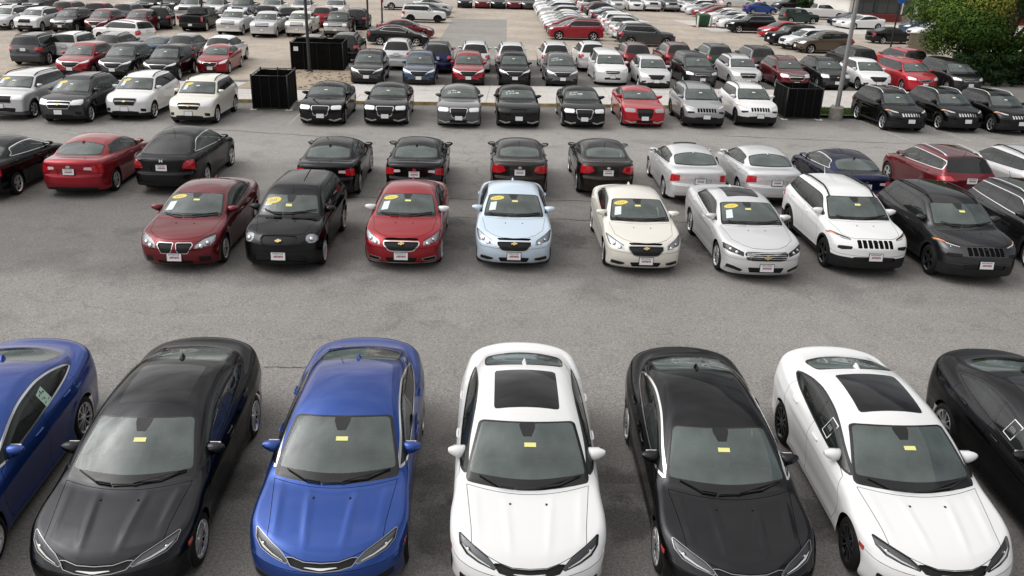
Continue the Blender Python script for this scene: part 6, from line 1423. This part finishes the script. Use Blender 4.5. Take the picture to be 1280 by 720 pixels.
('pickup', 2, 'white', -18.39, 87.02, 3, 'white pickup in the far left row, right of the light pole', 'pickup truck', 'pickup_truck', 'vehicles in the left field', {}),
('big_suv', 2, 'black', -46.77, 80.79, 3, 'black SUV at the far left top corner', 'suv', 'parked_suv', 'vehicles in the left field', {}),
('big_suv', 2, 'charcoal', -45.3, 81.65, 3, 'charcoal SUV at the far left top corner', 'suv', 'parked_suv', 'vehicles in the left field', {}),
('big_suv', 2, 'black', -36.72, 86.66, 3, 'black SUV far behind the black pickup', 'suv', 'parked_suv', 'vehicles in the left field', {}),
('big_suv', 2, 'charcoal', -35.04, 87.64, 3, 'charcoal SUV far behind the black pickup', 'suv', 'parked_suv', 'vehicles in the left field', {}),
('family_sedan', 1, 'black', -6.97, 67.97, 93, 'black sedan side on in the middle lane, nose to the right', 'sedan', 'parked_sedan', 'cars side on by the middle lane', {'wtrim': 'chrome', 'chrome': 'trim_metal'}),
('family_sedan', 1, 'maroon', -7.11, 73.39, 93, 'maroon sedan just behind the black one side on', 'sedan', 'parked_sedan', 'cars side on by the middle lane', {}),
('box_suv', 1, 'white', -7.36, 88.02, 95, 'boxy white SUV side on in the middle lane', 'suv', 'parked_suv', 'cars side on by the middle lane', {'rim': 'dark_alloy'}),
('family_sedan', 2, 'grey', -7.38, 94.77, 95, 'grey sedan behind the boxy white SUV', 'sedan', 'parked_sedan', 'cars side on by the middle lane', {}),
('compact_sedan', 2, 'silver', -7.75, 101.6, 95, 'silver sedan second behind the boxy white SUV', 'sedan', 'parked_sedan', 'cars side on by the middle lane', {}),
('crew_pickup', 2, 'white', -10.1, 103.12, 95, 'white truck side on at the far end of the middle lane', 'pickup truck', 'pickup_truck', 'cars side on by the middle lane', {}),
('family_sedan', 2, 'black', -6.81, 107.92, 3, 'black car at the left end of the far cross row', 'car', 'parked_car', 'cars across the end of the lane', {}),
('family_sedan', 2, 'maroon', -4.7, 108.24, 3, 'dark red car second in the far cross row', 'car', 'parked_car', 'cars across the end of the lane', {}),
('family_sedan', 2, 'black', -2.78, 108.47, 3, 'black car in the middle of the far cross row', 'car', 'parked_car', 'cars across the end of the lane', {}),
('family_sedan', 2, 'maroon', -0.84, 108.7, 3, 'dark red car fourth in the far cross row', 'car', 'parked_car', 'cars across the end of the lane', {}),
('family_sedan', 2, 'charcoal', 0.91, 108.84, 3, 'charcoal car at the right end of the far cross row', 'car', 'parked_car', 'cars across the end of the lane', {}),
('big_suv', 1, 'red', 2.28, 75.87, -86.5, 'red SUV side on, nearest of the column with noses to the lane', 'suv', 'parked_suv', 'column of cars with noses to the lane', {}),
('family_sedan', 1, 'charcoal', 2.2, 78.87, -86.5, 'charcoal sedan in the column behind the red side-on SUV, second from the front', 'sedan', 'parked_sedan', 'column of cars with noses to the lane', {}),
('compact_sedan', 2, 'red', 2.11, 81.87, -86.5, 'red sedan in the column behind the red side-on SUV, third from the front', 'sedan', 'parked_sedan', 'column of cars with noses to the lane', {}),
('compact_sedan', 2, 'silver', 2.03, 84.87, -86.5, 'silver sedan in the column behind the red side-on SUV, fourth from the front', 'sedan', 'parked_sedan', 'column of cars with noses to the lane', {}),
('family_sedan', 2, 'silver', 1.95, 87.87, -86.5, 'silver sedan in the column behind the red side-on SUV, fifth from the front', 'sedan', 'parked_sedan', 'column of cars with noses to the lane', {}),
('family_sedan', 2, 'champagne', 1.86, 90.86, -86.5, 'champagne sedan in the column behind the red side-on SUV, sixth from the front', 'sedan', 'parked_sedan', 'column of cars with noses to the lane', {}),
('crossover', 2, 'silver', 1.78, 93.86, -86.5, 'silver SUV in the column behind the red side-on SUV, seventh from the front', 'suv', 'parked_suv', 'column of cars with noses to the lane', {}),
('family_sedan', 2, 'grey', 1.7, 96.86, -86.5, 'grey sedan in the column behind the red side-on SUV, eighth from the front', 'sedan', 'parked_sedan', 'column of cars with noses to the lane', {}),
('chrome_crossover', 2, 'white', 1.61, 99.86, -86.5, 'white SUV in the column behind the red side-on SUV, ninth from the front', 'suv', 'parked_suv', 'column of cars with noses to the lane', {}),
('chrome_crossover', 2, 'white', 1.53, 102.86, -86.5, 'white SUV in the column behind the red side-on SUV, tenth from the front', 'suv', 'parked_suv', 'column of cars with noses to the lane', {}),
('compact_sedan', 2, 'silver', 1.45, 105.86, -86.5, 'silver sedan in the column behind the red side-on SUV, eleventh from the front', 'sedan', 'parked_sedan', 'column of cars with noses to the lane', {}),
('crossover', 2, 'white', 1.37, 108.86, -86.5, 'white SUV in the column behind the red side-on SUV, twelfth from the front', 'suv', 'parked_suv', 'column of cars with noses to the lane', {}),
('family_sedan', 2, 'grey', 1.28, 111.86, -86.5, 'grey sedan in the column behind the red side-on SUV, thirteenth from the front', 'sedan', 'parked_sedan', 'column of cars with noses to the lane', {}),
('family_sedan', 2, 'silver', 1.2, 114.86, -86.5, 'silver sedan in the column behind the red side-on SUV, fourteenth from the front', 'sedan', 'parked_sedan', 'column of cars with noses to the lane', {}),
('compact_sedan', 2, 'white', 1.12, 117.85, -86.5, 'white sedan in the column behind the red side-on SUV, fifteenth from the front', 'sedan', 'parked_sedan', 'column of cars with noses to the lane', {}),
('crossover', 2, 'silver', 1.03, 120.85, -86.5, 'silver SUV in the column behind the red side-on SUV, sixteenth from the front', 'suv', 'parked_suv', 'column of cars with noses to the lane', {}),
('big_suv', 1, 'charcoal', 12.74, 72.99, 93.5, 'charcoal SUV side on, nose to the right, in front of the white cars', 'suv', 'parked_suv', 'column of cars with noses to the right', {}),
('crossover', 1, 'white', 12.39, 75.99, 93.5, 'white SUV in the column behind the charcoal side-on SUV, second from the front', 'suv', 'parked_suv', 'column of cars with noses to the right', {}),
('compact_sedan', 2, 'white', 12.35, 78.99, 93.5, 'white sedan in the column behind the charcoal side-on SUV, third from the front', 'sedan', 'parked_sedan', 'column of cars with noses to the right', {}),
('crossover', 2, 'silver', 12.22, 81.99, 93.5, 'silver SUV in the column behind the charcoal side-on SUV, fourth from the front', 'suv', 'parked_suv', 'column of cars with noses to the right', {}),
('big_suv', 2, 'white', 12.4, 84.98, 93.5, 'white SUV in the column behind the charcoal side-on SUV, fifth from the front', 'suv', 'parked_suv', 'column of cars with noses to the right', {}),
('crossover', 2, 'white', 12.06, 87.98, 93.5, 'white SUV in the column behind the charcoal side-on SUV, sixth from the front', 'suv', 'parked_suv', 'column of cars with noses to the right', {}),
('family_sedan', 2, 'maroon', 12.25, 90.98, 93.5, 'dark red sedan in the column behind the charcoal side-on SUV, seventh from the front', 'sedan', 'parked_sedan', 'column of cars with noses to the right', {}),
('compact_sedan', 2, 'navy', 11.93, 93.98, 93.5, 'navy sedan in the column behind the charcoal side-on SUV, eighth from the front', 'sedan', 'parked_sedan', 'column of cars with noses to the right', {}),
('family_sedan', 2, 'silver', 12.08, 96.98, 93.5, 'silver sedan in the column behind the charcoal side-on SUV, ninth from the front', 'sedan', 'parked_sedan', 'column of cars with noses to the right', {}),
('crossover', 2, 'black', 11.72, 99.98, 93.5, 'black SUV in the column behind the charcoal side-on SUV, tenth from the front', 'suv', 'parked_suv', 'column of cars with noses to the right', {}),
('family_sedan', 2, 'grey', 11.92, 102.98, 93.5, 'grey sedan in the column behind the charcoal side-on SUV, eleventh from the front', 'sedan', 'parked_sedan', 'column of cars with noses to the right', {}),
('compact_sedan', 2, 'maroon', 11.6, 105.98, 93.5, 'dark red sedan in the column behind the charcoal side-on SUV, twelfth from the front', 'sedan', 'parked_sedan', 'column of cars with noses to the right', {}),
('crossover', 2, 'silver', 11.48, 108.97, 93.5, 'silver SUV in the column behind the charcoal side-on SUV, thirteenth from the front', 'suv', 'parked_suv', 'column of cars with noses to the right', {}),
('family_sedan', 2, 'white', 11.67, 111.97, 93.5, 'white sedan in the column behind the charcoal side-on SUV, fourteenth from the front', 'sedan', 'parked_sedan', 'column of cars with noses to the right', {}),
('crossover', 2, 'grey', 11.31, 114.97, 93.5, 'grey SUV in the column behind the charcoal side-on SUV, fifteenth from the front', 'suv', 'parked_suv', 'column of cars with noses to the right', {}),
('family_sedan', 2, 'silver', 11.5, 117.97, 93.5, 'silver sedan in the column behind the charcoal side-on SUV, sixteenth from the front', 'sedan', 'parked_sedan', 'column of cars with noses to the right', {}),
('big_suv', 2, 'silver', 9.99, 111.7, 4, 'silver SUV in the far row behind the two columns, first from its left end', 'suv', 'parked_suv', 'vehicles in the far row', {}),
('chrome_crossover', 2, 'silver', 12.11, 112.0, 4, 'silver SUV in the far row behind the two columns, second from its left end', 'suv', 'parked_suv', 'vehicles in the far row', {}),
('crossover', 2, 'white', 14.46, 112.39, 4, 'white SUV in the far row behind the two columns, third from its left end', 'suv', 'parked_suv', 'vehicles in the far row', {}),
('pickup', 2, 'white', 16.61, 112.68, 4, 'white pickup truck in the far row behind the two columns, fourth from its left end', 'pickup truck', 'pickup_truck', 'vehicles in the far row', {}),
('crew_pickup', 2, 'grey', 19.09, 113.12, 4, 'grey pickup truck in the far row behind the two columns, fifth from its left end', 'pickup truck', 'pickup_truck', 'vehicles in the far row', {}),
('crew_pickup', 2, 'silver', 21.7, 113.62, 4, 'silver pickup truck in the far row behind the two columns, sixth from its left end', 'pickup truck', 'pickup_truck', 'vehicles in the far row', {}),
('big_suv', 2, 'charcoal', 24.0, 113.97, 4, 'charcoal SUV in the far row behind the two columns, seventh from its left end', 'suv', 'parked_suv', 'vehicles in the far row', {}),
('big_suv', 1, 'black', 20.34, 88.01, -84, 'black SUV side on right of the green bin', 'suv', 'parked_suv', 'cars angled beside the green bin', {}),
('family_sedan', 2, 'white', 20.22, 92.46, -84, 'white sedan in the angled row at the green bin, second from the black side-on SUV', 'sedan', 'parked_sedan', 'cars angled beside the green bin', {}),
('compact_sedan', 2, 'silver', 20.27, 96.81, -84, 'silver sedan in the angled row at the green bin, third from the black side-on SUV', 'sedan', 'parked_sedan', 'cars angled beside the green bin', {}),
('family_sedan', 2, 'white', 20.6, 101.07, -84, 'white sedan in the angled row at the green bin, fourth from the black side-on SUV', 'sedan', 'parked_sedan', 'cars angled beside the green bin', {}),
('compact_sedan', 2, 'red', 20.5, 104.42, -84, 'red sedan in the angled row at the green bin, fifth from the black side-on SUV', 'sedan', 'parked_sedan', 'cars angled beside the green bin', {}),
('family_sedan', 2, 'red', 20.37, 107.3, -84, 'red sedan in the angled row at the green bin, sixth from the black side-on SUV', 'sedan', 'parked_sedan', 'cars angled beside the green bin', {}),
('family_sedan', 2, 'silver', 20.07, 110.3, -84, 'silver sedan in the angled row at the green bin, seventh from the black side-on SUV', 'sedan', 'parked_sedan', 'cars angled beside the green bin', {}),
('crossover', 2, 'white', 20.02, 113.17, -84, 'white SUV in the angled row at the green bin, eighth from the black side-on SUV', 'suv', 'parked_suv', 'cars angled beside the green bin', {}),
('crossover', 2, 'charcoal', 20.01, 115.95, -84, 'charcoal SUV in the angled row at the green bin, ninth from the black side-on SUV', 'suv', 'parked_suv', 'cars angled beside the green bin', {}),
('family_sedan', 2, 'white', 26.94, 131.74, -84, 'white sedan side on at the far right lawn edge', 'sedan', 'parked_sedan', 'cars in the right field', {}),
('family_sedan', 2, 'silver', 32.98, 128.84, 96, 'silver sedan side on before the far lawn', 'sedan', 'parked_sedan', 'cars in the right field', {}),
('compact_sedan', 2, 'blue', 33.01, 116.14, 98, 'blue car side on near the far lawn', 'sedan', 'parked_sedan', 'cars in the right field', {}),
('compact_sedan', 2, 'white', 38.75, 132.65, 98, 'white sedan beyond the blue car', 'sedan', 'parked_sedan', 'cars in the right field', {}),
('big_suv', 2, 'charcoal', 34.28, 122.9, -75, 'charcoal SUV at the far lawn beside the white sedan', 'suv', 'parked_suv', 'cars in the right field', {}),
('box_suv', 2, 'dark_green', 33.71, 102.22, 98, 'dark green hatchback crossing the right field', 'suv', 'parked_suv', 'cars in the right field', {}),
('crew_pickup', 2, 'white', 39.57, 110.52, 98, 'white pickup truck behind the dark green hatchback', 'pickup truck', 'pickup_truck', 'cars in the right field', {}),
('box_suv', 1, 'black', 21.42, 76.74, -72, 'black boxy SUV with its nose to the left, behind the white crossover', 'suv', 'parked_suv', 'cars in the right field', {}),
('crossover', 1, 'white', 21.69, 73.75, -72, 'white crossover angled between the black and the tan SUV', 'suv', 'parked_suv', 'cars in the right field', {}),
('chrome_crossover', 1, 'bronze', 22.27, 71.76, -80, 'brown crossover with light lower trim, side on in the right field', 'suv', 'parked_suv', 'cars in the right field', {}),
('compact_sedan', 2, 'bright_red', 22.49, 83.99, -72, 'small red car hidden behind the black boxy SUV', 'sedan', 'parked_sedan', 'cars in the right field', {}),
('family_sedan', 2, 'navy', 34.52, 100.69, -80, 'navy sedan behind the light pole in the right field', 'sedan', 'parked_sedan', 'cars in the right field', {}),
('family_sedan', 2, 'white', 34.75, 96.84, -80, 'white sedan side on right of the light pole', 'sedan', 'parked_sedan', 'cars in the right field', {}),
('compact_sedan', 2, 'silver', 34.29, 98.14, -80, 'silver car between the navy and the white sedan', 'sedan', 'parked_sedan', 'cars in the right field', {}),
('family_sedan', 2, 'black', 36.66, 82.46, 98, 'black sedan crossed by the thin sign pole', 'sedan', 'parked_sedan', 'cars in the right field', {}),
('minivan', 2, 'steel_blue', 39.49, 92.99, -78, 'blue minivan beside the block wall', 'minivan', 'parked_minivan', 'cars in the right field', {}),
('compact_sedan', 2, 'white', 38.48, 88.65, -78, 'white car showing between the block wall and the tree', 'sedan', 'parked_sedan', 'cars in the right field', {}),
]
# ------------------------------------------------------------------ stickers, chalk and other marks on single cars
_sticker = {}
def stick_mesh(t, key, fn):
    k = (id(t), key)
    if k not in _sticker: _sticker[k] = fn()
    return _sticker[k]
def pane_hit(s, sg, y, z): return hit_side(s, y, z, sg)
def extras(o, objs, t, ex, model):
    s = t.s; p = s.p; yt = p['ws_top']; ys0 = p['ws'][0]
    def put(name, me, par=None):
        c = bpy.data.objects.new(name, me); link(c, par if par is not None else o); return c
    ws = objs[t.ws] if t.ws >= 0 else o
    for e in ex:
        if e[0] == 'oval':
            cx, cy = -.40, yt - .14
            me = stick_mesh(t, 'oval', lambda: patch_top(s, [(cx + .17 * math.cos(a), cy + .085 * math.sin(a)) for a in [2 * math.pi * j / 20 for j in range(20)]], .004, 'oval_sticker', 'oval_yellow'))
            a = put('oval_sticker', me, ws)
            def digits():
                mb = MB()
                for k in range(4):
                    x0 = cx - .085 + k * .045; q = [hit_top(s, x, y) for x, y in ((x0, cy - .035), (x0 + .014, cy - .035), (x0 + .018, cy + .03), (x0 + .004, cy + .03))]
                    mb.add([v + n * .0055 for v, n in q], [(0, 1, 2, 3)])
                return mb.mesh('oval_marks', 'ink_grey')
            if t.near: put('oval_marks', stick_mesh(t, 'ovalm', digits), ws)
        elif e[0] == 'sheet':
            x0, x1 = -.60, -.44; y0, y1 = ys0 + .30, ys0 + .30 + (yt - ys0) * .33
            put('price_sheet', stick_mesh(t, 'sheet', lambda: patch_top(s, [(x0, y0), (x1, y0), (x1 + .035, y1), (x0 + .045, y1)], .004, 'price_sheet', 'paper_white')), ws)
        elif e[0] == 'chalk':
            r = random.Random(e[1])
            def chalk():
                mb = MB()
                for row in range(2):
                    yy = yt - .16 - row * .16; n = 6 if row == 0 else 9
                    for k in range(n):
                        x = -.52 + k * .062; h = .05
                        for st in range(3):
                            x0 = x + r.uniform(-.006, .03); y0 = yy + r.uniform(-h, h * .4); x1 = x0 + r.uniform(-.03, .035); y1 = y0 + r.uniform(.02, .09)
                            q = [hit_top(s, a, b) for a, b in ((x0, y0), (x0 + .014, y0), (x1 + .014, y1), (x1, y1))]; mb.add([v + n_ * .004 for v, n_ in q], [(0, 1, 2, 3)])
                return mb.mesh('chalk_writing', 'chalk_white')
            put('chalk_writing', chalk(), ws)
        elif e[0] in ('diamond', 'sheet_side'):
            sg, yc = e[1], e[2]; zc = 1.15 if e[0] == 'diamond' else 1.15
            def pt(du, dv): 
                q, n = pane_hit(s, sg, yc + du, zc + dv); return q + n * .003
            hw_ = .13; ang = R(4) if e[0] == 'diamond' else R(8)
            def rot(u, v): return pt(u * math.cos(ang) - v * math.sin(ang), u * math.sin(ang) + v * math.cos(ang))
            if e[0] == 'diamond':
                mb = MB(); a, b = .105, .095; c4 = [(-1, -1), (1, -1), (1, 1), (-1, 1)]
                for k in range(4):
                    (u0, v0), (u1, v1) = c4[k], c4[(k + 1) % 4]; mb.add([rot(u0 * a, v0 * a), rot(u1 * a, v1 * a), rot(u1 * b, v1 * b), rot(u0 * b, v0 * b)], [(0, 1, 2, 3)])
                put('window_sticker', mb.mesh('window_sticker', 'chalk_white'))
                mb = MB()
                for k in range(5): mb.add([rot(-.06 + .025 * k, -.02), rot(-.052 + .025 * k, -.02), rot(-.045 + .025 * k, .03 + .01 * (k % 2)), rot(-.055 + .025 * k, .03)], [(0, 1, 2, 3)])
                put('sticker_marks', mb.mesh('sticker_marks', 'ink_grey'))
            else:
                mb = MB(); mb.add([rot(-.10, -.10), rot(.10, -.10), rot(.10, .10), rot(-.10, .10)], [(0, 1, 2, 3)]); put('price_sheet', mb.mesh('price_sheet', 'sheet_green'))
                mb = MB()
                for (u, v, du, dv) in ((-.07, .05, .05, .012), (.0, .04, .02, .045), (-.07, .0, .03, .01), (.04, .03, .035, .02), (-.02, -.03, .02, .03), (-.08, -.06, .06, .008), (.02, -.07, .06, .008)):
                    mb.add([rot(u, v), rot(u + du, v), rot(u + du, v + dv), rot(u, v + dv)], [(0, 1, 2, 3)])
                for v in mb.v: pass
                mb.v = [tuple(Vector(v) + Vector((sg * .0015, 0, 0))) for v in mb.v]
                put('sheet_marks', mb.mesh('sheet_marks', 'ink_black'))
        elif e[0] == 'deflector':
            a = [hit_top(s, x, yt + .12) for x in (-.36, -.18, 0, .18, .36)]; mb = MB()
            mb.loft([[q + Vector((0, 0, .005)) for q, n in a], [q + Vector((0, .05, .06)) for q, n in a], [q + Vector((0, .12, .05)) for q, n in a]], False, False); put('sunroof_deflector', mb.mesh('sunroof_deflector', 'roof_glass'))
for (model, lod, pnt, x, y, deg, label, cat, name, grp, kw) in CARS:
    kw = dict(kw); ex = kw.pop('ex', []); slot = kw.pop('slot', None)
    o, objs, t = place(model, lod, x, y, deg, pnt, label, cat, name, grp, **kw)
    if slot:
        for (nm, me, role, par, loc, rz), c in zip(t.e, objs):
            if nm == 'grille_slot': c.material_slots[0].link = 'OBJECT'; c.material_slots[0].material = MAT[slot]
    if ex: extras(o, objs, t, ex, model)
